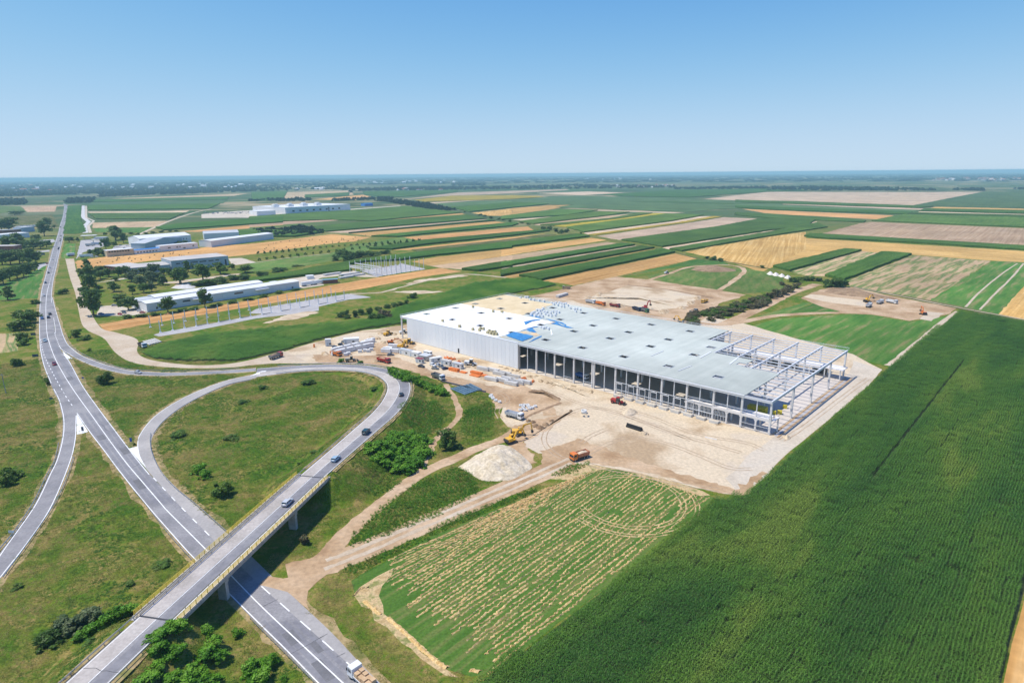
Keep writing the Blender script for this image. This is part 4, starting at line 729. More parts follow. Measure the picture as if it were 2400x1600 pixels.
for pts, lab in [([(610,745),(800,700),(930,692),(900,712),(760,735),(660,765),(640,800)], 'blue film strip lying across the white roof membrane'), ([(500,905),(680,850),(880,815),(870,830),(700,870),(560,905)], 'blue film strip along the step between white and grey roof'),
                 ([(650,880),(760,850),(850,935),(800,940),(700,910)], 'crumpled blue film beside the plywood sheets on the roof'), ([(1010,680),(1180,715),(1310,750),(1390,790),(1380,810),(1280,760),(1100,720)], 'long blue film trailing over the middle of the grey roof'),
                 ([(1100,770),(1210,745),(1300,800),(1450,830),(1530,855),(1400,850),(1240,800)], 'blue film tongue pointing to the skylight on the grey roof'), ([(780,1060),(930,995),(940,1010),(760,1095),(680,1130)], 'narrow blue film strip running to the facade corner'),
                 ([(690,620),(760,610),(900,655),(1010,680),(870,665)], 'blue film strip below the white insulation packs')]:
    rsheet('blue_film', 'V7', pts, ZR-(0 if 'membrane' in lab else .12), m_blue, lab, 'tarpaulin')
for pts, lab in [([(530,920),(640,915),(720,950),(610,960)], 'tan plywood sheet beside the crumpled blue film'), ([(700,950),(820,930),(900,980),(830,1000)], 'tan plywood sheet on the grey roof deck by the blue film'), ([(1040,770),(1130,730),(1190,740),(1100,775)], 'tan plywood sheet by the skylight at the white roof corner'), ([(180,1005),(290,1025),(310,1035),(200,1020)], 'tan plywood strip at the edge above the white wall')]:
    rsheet('plywood_sheet', 'V7', pts, ZR-.1, m_ply, lab, 'plywood', .0)
rsheet('membrane_roll', 'V7', [(1095,885),(1120,880),(1138,975),(1112,980)], ZR-.1, m_memb, 'white membrane strip lying on the grey deck', 'membrane', .02)
m_pack = M('wrapped_pack', [(.70,.71,.72),(.80,.80,.80)], scale=.8, rough=.4, spec=.5); m_beige = M('wool_pack', [(.42,.36,.20),(.55,.48,.29)], scale=.7, rough=.8); m_packside = M('pack_side', [(.42,.45,.47),(.52,.55,.57)], scale=.8, rough=.5)
pk = MB(); pk.box(-.72,.72,-.62,.62,0,1.25); pk.box(-.70,.70,-.60,.60,1.254,1.32,0); pk = pk.me('insulation_pack', [m_pack]); pb_ = MB(); pb_.box(-.75,.75,-.6,.6,0,1.1); pb_.box(-.6,.7,-.55,.5,1.104,1.5); pb_ = pb_.me('wool_pack', m_beige)
def packs(k, pts, me_, nm, lab, cat, grp):
    for x, y in pts:
        p = P(k, x, y, 14.6); o = link(nm, me_); o.location = (p[0], p[1], RZ+.005+(.165 if nm == 'wool_pack' or False else 0)); o.rotation_euler = (0,0,-TH+random.uniform(-.12,.12)+random.choice((0,math.pi/2)))
        tag(o, lab, cat, grp)
packs('V7', [(748,600),(765,572),(800,556),(815,625),(842,592),(872,572),(888,625),(905,540),(920,582),(950,632),(940,520),(975,558),(1002,588),(1032,556),(1052,612),(1095,572),(1112,622),(1140,552),(1180,618),(1197,585),(1205,548),(1250,560),(962,490),(885,520),(850,520)], pk, 'insulation_pack', 'white wrapped insulation pack in the dense cluster beside the beige roof area', 'pack', 'packs beside the beige roof area')
packs('V7', [(1120,392),(1158,412),(1196,388),(1230,424),(1262,386),(1298,402),(1292,455),(1338,412),(1345,458),(1380,402),(1415,432),(1460,482)], pk, 'insulation_pack', 'white wrapped insulation pack in the group towards the rear roof edge', 'pack', 'packs towards the rear roof edge')
packs('V7', [(545,290),(640,282),(682,282),(728,322),(790,332),(890,342),(975,356)], pk, 'insulation_pack', 'white wrapped insulation pack in the row along the rear roof railing', 'pack', 'packs along the rear railing')
packs('V7', [(1530,500),(1560,545),(1582,497),(1640,512)], pk, 'insulation_pack', 'white wrapped pack in the small separate group on the open grey roof', 'pack', 'packs on the open grey roof')
packs('V7', [(922,840),(966,852),(1012,842),(1060,862)], pk, 'insulation_pack', 'white wrapped pack in the row of four by the blue film', 'pack', 'row of four packs by the film')
packs('Z5', [(1210,345),(1485,405),(1605,412)], pb_, 'wool_pack', 'beige insulation pack near the line where white and beige roof meet', 'pack', 'beige packs near the roof seam')
packs('Z5', [(798,535),(1030,610)], pb_, 'wool_pack', 'single beige insulation pack on the white roof membrane', 'pack', 'single beige packs on the membrane')
packs('Z5', [(1210,650),(1300,662),(1312,640),(1352,645),(1410,695),(1430,672),(1470,685),(1492,715),(1450,708),(1512,684),(1535,718)], pb_, 'wool_pack', 'beige insulation pack in the cluster at the edge above the white wall', 'pack', 'beige packs above the white wall')
# yellow crate stack and loads inside the open hall
m_ycrate = M('yellow_crate', [(.52,.42,.03),(.62,.52,.05)], scale=1.5, rough=.6)
def crate(p, rz, nlab, grp, sc=1.0):
    q = MB(); q.box(-.9,.9,-.7,.7,.18,1.5); q.box(-.9,-.6,-.7,.7,0,.178); q.box(.6,.9,-.7,.7,0,.178); q.box(-.15,.15,-.7,.7,0,.178); o = q.build('yellow_crate', m_ycrate); o.location = p; o.rotation_euler = (0,0,rz); o.scale = (sc,)*3
    return tag(o, nlab, 'crate', grp)
for i in range(4):
    for j in range(2):
        for k in range(2): b_ = B(16.0-i*1.9, 19.2+j*1.6+i*.2, .17+k*1.55); crate(b_, -TH, 'yellow crate in the stack inside the open hall bay', 'yellow crates stacked in the hall')
for x, y, lab in [(1110,880,'yellow crate on the slab beside the corner mezzanine'),(1245,875,'yellow crate alone on the sunlit slab near the corner'),(1365,745,'yellow crate at the edge of the roof shadow on the slab')]:
    p = G(1700+x/9.8, 880+y/9.8, .17); crate(p, -TH+.3, lab, None)
# ------------------------------------------------------------------ bridge
b0, b1 = RS[BR0], RS[BR1]; bd = (b1-b0)[:2]; BL = float(np.linalg.norm(bd)); bang = math.atan2(bd[1], bd[0])
br = empty('road_bridge', (b0[0], b0[1], 0), bang, 'concrete road bridge with yellow railings crossing over the highway', 'bridge')
def bb(name, mats, fn): mb = MB(); fn(mb); return mb.build(name, mats, br)
DW = 5.55   # half deck width; local x along bridge, y left
bb('deck', m_conc, lambda q: q.box(-.6, BL+.6, -DW, DW, 6.35, 6.93))
bb('roadway', m_asphalt, lambda q: q.box(-.02, BL+.02, -4.2, 4.2, 6.934, 7.0))
bb('pale_lane', m_conc_lane, lambda q: q.box(0, BL, .1, 4.18, 7.002, 7.012)); bb('wheel_path', m_wear, lambda q: q.box(0, BL, -3.3, -1.0, 7.002, 7.010))
bb('centre_line', m_paint, lambda q: q.box(0, BL, -.18, -.02, 7.002, 7.018))
for s_ in (-1, 1): bb('edge_line', m_paint, lambda q: q.box(0, BL, s_*3.85-.08, s_*3.85+.08, 7.013, 7.02))
for x in (0, BL): bb('expansion_joint', m_dark, lambda q: q.box(x-.25, x+.25, -4.15, 4.15, 7.014, 7.03))
m_walk = M('walkway_concrete', [(.44,.37,.26),(.53,.46,.34)], scale=.4, fine=(1.5,.1), rough=.9)
for s_ in (-1, 1): bb('walkway', m_walk, lambda q: q.box(-.5, BL+.5, min(s_*4.22,s_*DW), max(s_*4.22,s_*DW), 6.936, 7.16)); bb('fascia', m_concdark, lambda q: q.box(-.5, BL+.5, min(s_*(DW+.005),s_*(DW+.18)), max(s_*(DW+.005),s_*(DW+.18)), 6.2, 7.05))
for y in (-4.2, -1.5, 1.5, 4.2): bb('girder', m_concdark, lambda q: q.box(-.5, BL+.5, y-.35, y+.35, 5.35, 6.347))
for x in (17.0, 49.0):
    bb('pier_cap', m_concdark, lambda q: q.box(x-.7, x+.7, -4.9, 4.9, 4.6, 5.346))
    for y in (-3.6, 3.6): bb('pier', m_concdark, lambda q: q.box(x-.55, x+.55, y-1.15, y+1.15, -.1, 4.597))
for x0, x1 in ((-1.4,-.62), (BL+.62, BL+1.4)): bb('abutment', m_concdark, lambda q: q.box(x0, x1, -5.7, 5.7, 2.0, 6.9))
post = MB(); post.box(-.07,.07,-.06,.06,0,1.15); post = post.me('railing_post', m_railing_yellow)
for s_ in (-1, 1):
    for i in range(36): o = link('railing_post', post, br); o.location = (i*BL/35, s_*(DW-.12), 7.16)
    for z in (.3, .58, .86, 1.12): bb('railing_bar', m_railing_yellow, lambda q: q.box(-.3, BL+.3, s_*(DW-.12)-.035, s_*(DW-.12)+.035, 7.16+z-.035, 7.16+z+.035))
# yellow stair rail panels beside the bridge over the carriageway
# ------------------------------------------------------------------ guard rails
gp = MB(); gp.box(-.06,.06,-.07,.07,-.3,.72); gp = gp.me('guard_post', m_galv)
def guard(pts, label, zf=None, step=4.0, group=None):
    pts = [np.array([p[0], p[1], p[2] if len(p) > 2 else 0], float) for p in pts]
    if len(pts) > 2: pts = catmull(pts, 5)
    r_ = empty('guard_rail', (pts[0][0], pts[0][1], pts[0][2]), 0, label, 'guard rail', group)
    o0 = pts[0]; mb = MB(); prof = [(.0,.42),(.045,.47),(.0,.55),(.045,.63),(.0,.74),(-.03,.74),(-.03,.42)]
    secs = []
    for i, p in enumerate(pts):
        a, b = pts[max(0,i-1)], pts[min(len(pts)-1,i+1)]; d = (b-a)[:2]; d /= np.linalg.norm(d)+1e-9
        secs.append([(p[0]-o0[0]-d[1]*x*1.6, p[1]-o0[1]+d[0]*x*1.6, p[2]-o0[2]+z) for x, z in prof])
    mb.loft(secs); mb.build('beam', m_galv, r_)
    P_ = np.array(pts); acc = np.concatenate([[0], np.cumsum(np.linalg.norm(np.diff(P_, axis=0), axis=1))]); t = 0
    while t < acc[-1]:
        q = [np.interp(t, acc, P_[:,k]) for k in range(3)]; q2 = [np.interp(min(t+.5,acc[-1]), acc, P_[:,k]) for k in range(3)]
        o = link('guard_post', gp, r_); o.location = (q[0]-o0[0], q[1]-o0[1], q[2]-o0[2]); o.rotation_euler = (0,0,math.atan2(q2[1]-q[1], q2[0]-q[0])); t += step
    return r_
for s_, nm in ((1,'inner'),(-1,'outer')):
    guard(offs(rs[3:BR0+1], lambda i: s_*(wd[3+i]/2+.55)), f'guard rail along the {"meadow" if s_ > 0 else "leafy shrub"} side of the approach south of the bridge' if False else ('guard rail of the bridge approach on the open meadow side' if s_ > 0 else 'guard rail of the bridge approach beside the bright shrubs'))
    guard(offs(rs[BR1:-6], lambda i: s_*(wd[BR1+i]/2+.55)), 'guard rail on the inner edge of the curving ramp' if s_ > 0 else 'guard rail on the outer edge of the curving ramp')
    guard(offs(rs[BR0:BR1+1], s_*4.05), 'steel guard rail on the bridge beside the pale lane' if s_ > 0 else 'steel guard rail on the bridge beside the dark lane')
guard(PL('K5',[(1230,1455),(1330,1575)])+PL('K9',[(1560,220),(1770,455)]), 'guard rail along the highway just before the bridge', step=2.0)
guard(PL('K10',[(-50,985),(0,1040),(250,1290),(530,1568),(760,1790)]), 'guard rail between highway and bright shrubs beyond the bridge', step=2.0)
guard(PL('K5',[(1385,930),(1380,1020),(1405,1130),(1475,1275),(1600,1420),(1790,1575)])+PL('K9',[(2085,190)]), 'guard rail beside the pale merging lane running to the bridge')
guard(PL('K5',[(540,1020),(500,1190),(420,1340),(310,1568)])+PL('K9',[(140,180),(-40,400)]), 'guard rail on the outer side of the curved left slip road')
guard(PL('K5',[(680,1150),(620,1330),(510,1568)])+PL('K9',[(310,225),(30,610)]), 'guard rail on the inner side of the curved left slip road')
guard(PL('K5',[(600,30),(660,130),(760,200),(900,262),(1150,335),(1400,352),(1800,354),(2200,334)]), 'guard rail between slip road and sandy service road')
guard(PL('K5',[(2300,440),(2100,484),(1870,582),(1660,698),(1500,825),(1412,935)]), 'guard rail around the inside of the loop road')
# ------------------------------------------------------------------ sheds and halls on the left
m_roofw = M('roof_white_metal', [(.70,.70,.69),(.78,.78,.77)], scale=.05, rough=.5); m_roofg = M('roof_grey_metal', [(.46,.48,.49),(.54,.56,.57)], scale=.05, rough=.5); m_roofb = M('roof_beige_felt', [(.44,.41,.38),(.52,.49,.46)], scale=.06, rough=.9)
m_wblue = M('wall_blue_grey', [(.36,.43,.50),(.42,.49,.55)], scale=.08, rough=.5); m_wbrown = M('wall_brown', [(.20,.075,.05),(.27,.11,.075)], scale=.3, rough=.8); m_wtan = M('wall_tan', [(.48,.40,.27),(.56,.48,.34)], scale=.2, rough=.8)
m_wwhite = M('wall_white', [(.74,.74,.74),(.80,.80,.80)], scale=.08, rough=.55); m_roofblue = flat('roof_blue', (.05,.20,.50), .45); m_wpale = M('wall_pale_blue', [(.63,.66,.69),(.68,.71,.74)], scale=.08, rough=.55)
def shed(name, label, p0, p1, depth, h, ridge=0.0, wall=None, roof=None, win=(), doors=(), cat='building', over=.3, panels=0, gable_end=False, group=None, canopies=()):
    """p0->p1 is the near long wall; ridge: rise of the roof; gable_end: ridge runs in depth instead of along the wall"""
    p0, p1 = np.array(p0[:2]), np.array(p1[:2]); d = p1-p0; Lx = float(np.linalg.norm(d)); an = math.atan2(d[1], d[0]); wall = wall or m_wwhite; roof = roof or m_roofw
    t = empty(name, (p0[0], p0[1], 0), an, label, cat, group)
    if gable_end:
        for y0 in (0, depth-.25): MB().prism([(0,0),(Lx,0),(Lx,h),(Lx/2,h+ridge),(0,h)], y0, y0+.25).build('wall', wall, t)
        for x0 in (0, Lx-.25): MB().box(x0, x0+.25, .255, depth-.255, 0, h).build('wall', wall, t)
        for s_ in (0, 1):
            x0, x1 = (-over, Lx/2) if s_ == 0 else (Lx/2, Lx+over); z0, z1 = (h-over*ridge*2/Lx, h+ridge) if s_ == 0 else (h+ridge, h-over*ridge*2/Lx)
            MB().prism([(x0,z0+.02),(x1,z1+.02),(x1,z1+.2),(x0,z0+.2)], -over, depth+over).build('roof', roof, t)
    else:
        for y0 in (0, depth-.25):
            if panels:
                for i in range(panels): MB().box(Lx*i/panels+.03, Lx*(i+1)/panels-.03, y0, y0+.25, 0, h).build('wall_panel', wall, t)
            else: MB().box(0, Lx, y0, y0+.25, 0, h).build('wall', wall, t)
        for x0 in (0, Lx-.25):
            q = MB(); vs = [(x0,.255,0),(x0,depth-.255,0),(x0,depth-.255,h),(x0,depth/2,h+ridge*.97),(x0,.255,h)]; vs += [(x+.25,y,z) for x, y, z in vs]
            q.add(vs, [(4,3,2,1,0),(5,6,7,8,9)]+[(i,(i+1) % 5,5+(i+1) % 5,5+i) for i in range(5)]); q.build('wall', wall, t)
        if ridge > 0:
            for s_ in (0, 1):
                y0, y1, z0, z1 = (-over, depth/2, h-.02, h+ridge) if s_ == 0 else (depth/2, depth+over, h+ridge, h-.02); q = MB()
                vs = [(-over,y0,z0+.03),(Lx+over,y0,z0+.03),(Lx+over,y1,z1+.03),(-over,y1,z1+.03)]; vs += [(x,y,z+.18) for x, y, z in vs]
                q.add(vs, [(3,2,1,0),(4,5,6,7),(0,1,5,4),(1,2,6,5),(2,3,7,6),(3,0,4,7)]); q.build('roof', roof, t)
        else:
            MB().box(-over, Lx+over, -over, depth+over, h+.003, h+.28).build('roof', roof, t)
    for (t0, t1, z0, z1) in win:
        w_ = MB().box(Lx*t0, Lx*t1, -.05, -.004, z0, z1).build('window', m_glass, t); MB().box(Lx*t0-.1, Lx*t1+.1, -.11, -.004, z0-.14, z0-.004).build('sill', m_conc, w_)
    for (t0, t1, z1, mt) in doors: MB().box(Lx*t0, Lx*t1, -.06, -.005, .02, z1).build('door', mt, t)
    for (t0, t1, z, dp) in canopies: MB().box(Lx*t0, Lx*t1, -dp, -.006, z, z+.25).build('canopy', roof, t)
    return t
# long white warehouse with stepped roof
p0, p1 = P('V4',305,610), P('V4',2255,305)
wl = shed('warehouse', 'long low white warehouse with stepped roof and two front canopies beside the column rows', p0, p1, 16, 6.5, 0.9, m_wwhite, m_roofw, win=[(.05,.06,1.5,3),(.205,.25,3.6,4.8),(.53,.59,3.6,4.8),(.94,.952,1.2,2.6)], canopies=[(.262,.355,4.6,2.6),(.67,.765,4.6,2.6)], panels=20)
dd = (p1-p0)[:2]/np.linalg.norm((p1-p0)[:2]); nn = np.array([-dd[1], dd[0]]); LW = np.linalg.norm((p1-p0)[:2])
shed('warehouse', 'white rear nave of the long warehouse with higher pale roof', p0[:2]+nn*17+dd*LW*.10, p0[:2]+nn*17+dd*LW*.80, 15, 7.4, 1.0, m_wwhite, m_roofw, panels=12)
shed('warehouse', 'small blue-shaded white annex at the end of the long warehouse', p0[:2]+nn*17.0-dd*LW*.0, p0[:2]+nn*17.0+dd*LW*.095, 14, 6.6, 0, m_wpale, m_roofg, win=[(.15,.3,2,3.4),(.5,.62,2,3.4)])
shed('kiosk', 'small blue flat-roofed cabin behind the warehouse end', p0[:2]+nn*28+dd*LW*.92, p0[:2]+nn*28+dd*LW*.965, 6, 4, 0, flat('wall_blue', (.16,.28,.48), .5), m_roofg, cat='cabin')
# grey-blue hall with brown front
q0, q1 = P('V3',1165,850), P('K1',2105,945)
d2 = (q1-q0)[:2]/np.linalg.norm((q1-q0)[:2]); n2_ = np.array([-d2[1], d2[0]]); LQ = np.linalg.norm((q1-q0)[:2])
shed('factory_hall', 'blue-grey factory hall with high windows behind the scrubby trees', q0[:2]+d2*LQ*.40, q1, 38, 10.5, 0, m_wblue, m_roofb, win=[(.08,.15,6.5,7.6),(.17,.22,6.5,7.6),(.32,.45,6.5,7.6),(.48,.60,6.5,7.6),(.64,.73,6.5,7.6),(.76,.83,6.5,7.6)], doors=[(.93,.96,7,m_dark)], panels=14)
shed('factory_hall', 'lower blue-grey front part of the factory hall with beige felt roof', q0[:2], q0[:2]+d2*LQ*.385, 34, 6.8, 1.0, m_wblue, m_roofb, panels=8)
br0 = P('V3',715,790); shed('office_block', 'brown brick office front of the blue-grey factory', br0, P('V3',1020,825), 26, 6.2, 0, m_wbrown, m_roofb, win=[(.3+.1*i,.36+.1*i,3.4,4.8) for i in range(4)])
# white gabled halls
shed('hall', 'big white gabled hall with bright roof behind the tan row building', P('K1',1290,775), P('K1',1760,735), 42, 11, 3.5, m_wwhite, m_roofw, win=[(.72+.06*i,.735+.06*i,5,7) for i in range(4)])
shed('hall', 'grey-roofed gabled hall facing the bale field', P('K1',1335,800), P('K1',1675,745), 22, 8, 4.2, m_wblue, m_roofg, gable_end=True)
shed('hall', 'grey-roofed hall beyond the parked lorries', P('K1',1880,722), P('K1',2200,706), 45, 11, 2.5, m_wpale, m_roofg, panels=9)
shed('hall', 'long white hall with shallow roof at the bale field edge', P('K1',1945,782), P('K2',162,706), 24, 9, 1.2, m_wpale, m_roofw, panels=8)
shed('row_building', 'tan office row with blue window band beside the bale field', P('K1',988,872), P('K1',1235,850), 13, 8, 0, m_wtan, m_roofw, win=[(.06+.1*i,.14+.1*i,5.2,7.2) for i in range(8)])
shed('row_building', 'low row with bright blue roof between tan offices and white row', P('K1',1238,849), P('K1',1472,826), 12, 5.2, .8, m_wwhite, m_roofblue, win=[(.1+.12*i,.17+.12*i,1.8,3.2) for i in range(7)])
shed('row_building', 'white flat row building at the end of the blue roof', P('K1',1475,826), P('K1',1822,792), 12, 8, 0, m_wwhite, m_roofw, win=[(.2,.27,4,5.4),(.42,.47,4,5.4),(.5,.53,4,5.4),(.6,.66,2,3.4),(.85,.9,4,5.4)])
# far white factory
f0_, f1_ = P('K2',272,478), P('K2',868,440)
shed('factory', 'large white factory with rooftop units far across the fields', f0_, f1_, 150, 17, 0, m_wwhite, m_roofw, win=[(.1+.1*i,.13+.1*i,5,9) for i in range(8)], doors=[(.64,.655,12,m_dark)])
dF = (f1_-f0_)[:2]/np.linalg.norm((f1_-f0_)[:2]); nF = np.array([-dF[1], dF[0]]); LF = np.linalg.norm((f1_-f0_)[:2])
for i in range(10):
    c_ = f0_[:2]+dF*LF*(.05+.07*i)+nF*(60+25*math.sin(i*2.1)); q = MB(); q.box(-9,9,-6,6,0,4.5); q.box(-5,5,-4,4,4.504,7); o = q.build('rooftop_unit', m_roofw); o.location = (c_[0], c_[1], 17.3); o.rotation_euler = (0,0,math.atan2(dF[1],dF[0])); tag(o, 'white rooftop plant unit on the far white factory', 'roof unit', 'plant units on the far factory roof')
shed('factory', 'low white block at the end of the far factory', P('K2',10,492), P('K2',182,484), 60, 11, 0, m_wwhite, m_roofw)
shed('shed', 'small bright blue shed beyond the far factory yard', P('K2',1000,405), P('K2',1075,402), 30, 8, 1, flat('wall_bright_blue',(.05,.22,.6),.5), m_roofblue)
# buildings left of the highway
shed('hall', 'low brown-walled hall half hidden by trees left of the highway', P('V2',-120,660), P('V2',245,655), 16, 9, 0, m_wbrown, m_roofb, win=[(.2+.13*i,.27+.13*i,2,5) for i in range(5)])
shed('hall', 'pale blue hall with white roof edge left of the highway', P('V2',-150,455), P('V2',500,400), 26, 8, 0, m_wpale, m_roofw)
shed('hall', 'dark low building beside the parked white vans left of the highway', P('V2',-100,345), P('V2',390,318), 14, 6, 0, m_wbrown, m_roofg)
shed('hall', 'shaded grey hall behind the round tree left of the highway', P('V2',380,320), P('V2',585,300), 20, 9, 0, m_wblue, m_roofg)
# fuel station
shed('kiosk', 'fuel station shop by the lorry yard', P('V3',540,250), P('V3',735,245), 10, 4.5, 0, m_wblue, m_roofg, win=[(.1,.5,1,3)])
def canopy(label, p0, p1, dp, h):
    d = (p1-p0)[:2]; Lx = np.linalg.norm(d); t = empty('station_canopy', (p0[0],p0[1],0), math.atan2(d[1],d[0]), label, 'canopy'); MB().box(0,Lx,0,dp,h,h+.9).build('roof', m_roofw, t); MB().box(-.05,Lx+.05,-.05,-.002,h+.1,h+.75).build('fascia', m_railing_yellow, t)
    for x in (.15,.85):
        for y in (.25,.75): MB().box(Lx*x-.3,Lx*x+.3,dp*y-.3,dp*y+.3,0,h).build('post', m_conc, t)
canopy('flat fuel station canopy with yellow band near the highway', P('V3',290,245), P('V3',560,235), 14, 6)
canopy('smaller flat canopy beside the fuel station shop', P('V3',480,300), P('V3',672,292), 8, 4.5)
# ------------------------------------------------------------------ rows of concrete columns
cmesh = MB(); cmesh.box(-.24,.24,-.24,.24,0,1); cmesh.box(-.7,.7,-.7,.7,-.02,.045); cmesh = cmesh.me('concrete_column', m_wwhite)
def ccol(p, h, lab, grp):
    o = link('concrete_column', cmesh); o.location = (p[0], p[1], 0); o.scale = (1, 1, h); o.rotation_euler = (0,0,.35); return tag(o, lab, 'column', grp)
front = PL('V4',[(472,872),(630,842),(780,812),(932,788),(1075,762),(1220,738),(1358,712),(1495,688),(1628,664),(1775,640),(1893,620),(2018,596),(2140,576),(2262,553)])+PL('V6',[(738,690),(863,668),(985,646),(1105,626),(1220,605)])
back = PL('V4',[(343,805),(495,780),(645,752),(793,728),(935,705),(1075,680),(1215,657),(1350,632),(1480,608),(1605,586),(1738,572),(1862,553),(1985,532),(2103,512),(2217,492),(2335,470)])+PL('V6',[(808,605),(925,585),(1040,565)])
for p in front: ccol(p, 8.2, 'bare concrete column in the row along the grey gravel lane', 'columns along the gravel lane')
for p in back: ccol(p, 8.2, 'bare concrete column in the row along the golden stubble strip', 'columns along the stubble strip')
def line(k, a, b, n_): a, b = P(k,*a), P(k,*b); return [a+(b-a)*i/(n_-1) for i in range(n_)]
r1, r2, r3 = line('V6',(1668,285),(2312,180),11), line('V6',(1475,258),(2125,150),10), line('V6',(1297,228),(1930,125),10)
for p in r1+r2+r3: ccol(p, 12, 'tall concrete column of the far unfinished hall frame', 'columns of the far hall frame')
for a, b, z in [(r3[0],r1[1],7.5),(r3[1],r1[1],9),(r3[0],r1[0],6)]:
    q = MB(); q.bar((a[0],a[1],z),(b[0],b[1],z),.7,1.0); tag(q.build('concrete_beam', m_col), 'white precast beam spanning the columns of the far hall frame', 'beam', 'beams of the far hall frame')
sheet('gravel_pad', [r1[0],r1[-1],r3[-1]*1.0,r3[2]], .049, m_gravel2)
for a, b in zip(front[3:-1:2], front[4::2]):
    q = MB(); q.bar((a[0],a[1],.25),(b[0],b[1],.25),.35,.5); tag(q.build('ground_beam', m_concdark), 'low concrete ground beam between two columns of the front row', 'ground beam', 'ground beams of the column row')
# precast stacks and trailers near the far frame
def stack(nm, lab, p, rz, L_, W_, H_, n_=3, mat=m_conc, grp=None, cat='stack'):
    t = empty(nm, (p[0],p[1],0), rz, lab, cat, grp)
    for i in range(n_): MB().box(-L_/2, L_/2, -W_/2+W_*i/n_+.04, -W_/2+W_*(i+1)/n_-.04, .25, .25+H_).build('beam', mat, t)
    for x in (-.35,.35): MB().box(L_*x-.12, L_*x+.12, -W_/2, W_/2, .02, .246).build('bearer', m_ply, t)
    return t
FA = math.atan2((front[5]-front[0])[1], (front[5]-front[0])[0])
for (x, y), L_, lab in [((1290,255),24,'stack of long white precast beams near the far frame'),((1360,275),24,'second stack of long precast beams before the far frame'),((1050,255),20,'stack of white trusses beside the gravel yard'),((1240,300),16,'low pile of concrete planks in the weeds')]:
    stack('precast_stack', lab, P('V6',x,y), FA, L_, 4.2, 1.4, 4, m_conc)
def trailer(lab, p, rz, L_=13.6, col=None, grp=None):
    t = empty('truck_trailer', (p[0],p[1],0), rz, lab, 'trailer', grp); MB().box(-L_/2,L_/2,-1.27,1.27,1.15,3.95).build('box_body', col or m_whitepaint, t); MB().box(-L_/2+.3,L_/2-.3,-.5,.5,.8,1.146).build('chassis', m_dark, t)
    for x in (-L_/2+1.6,-L_/2+2.9,-L_/2+4.2):
        for s_ in (-1,1): MB().cyl((x,s_*.85,.5),(x,s_*1.2,.5),.5).build('wheel', m_black, t)
    MB().box(L_/2-3,L_/2-2.6,-.8,.8,.02,.796).build('landing_leg', m_dark, t); return t
trailer('white box trailer parked first in the yard behind the long warehouse', P('V6',715,408), FA); trailer('white box trailer parked end to end in the yard behind the warehouse', P('V6',862,388), FA)
shed('kiosk', 'small white flat cabin in the yard behind the warehouse', P('V6',705,320), P('V6',800,312), 6, 3, 0, m_wwhite, m_roofw, cat='cabin')
shed('kiosk', 'open green-roofed shelter beside the box trailers', P('V6',930,385), P('V6',1130,372), 7, 3.6, .4, m_wbrown, flat('roof_teal',(.16,.30,.34),.5), cat='shelter')
trailer('white lorry trailer parked by the service road junction', P('V3',395,545), .1, 16); trailer('silver tank trailer at the fuel station', P('V3',460,350), .2, 12, m_galv); trailer('second lorry trailer at the fuel station', P('V3',560,330), .2, 12, m_wblue)
trailer('white trailer parked on the grass triangle by the highway', P('V2',1185,712), 1.1, 9)
for i, (x, y) in enumerate([(300,245),(345,240),(400,235),(450,233),(510,230),(560,228),(620,225)]): trailer('white van body parked in the row left of the highway', P('V2',x,y), 1.3, 7, grp='white vans in the far row')
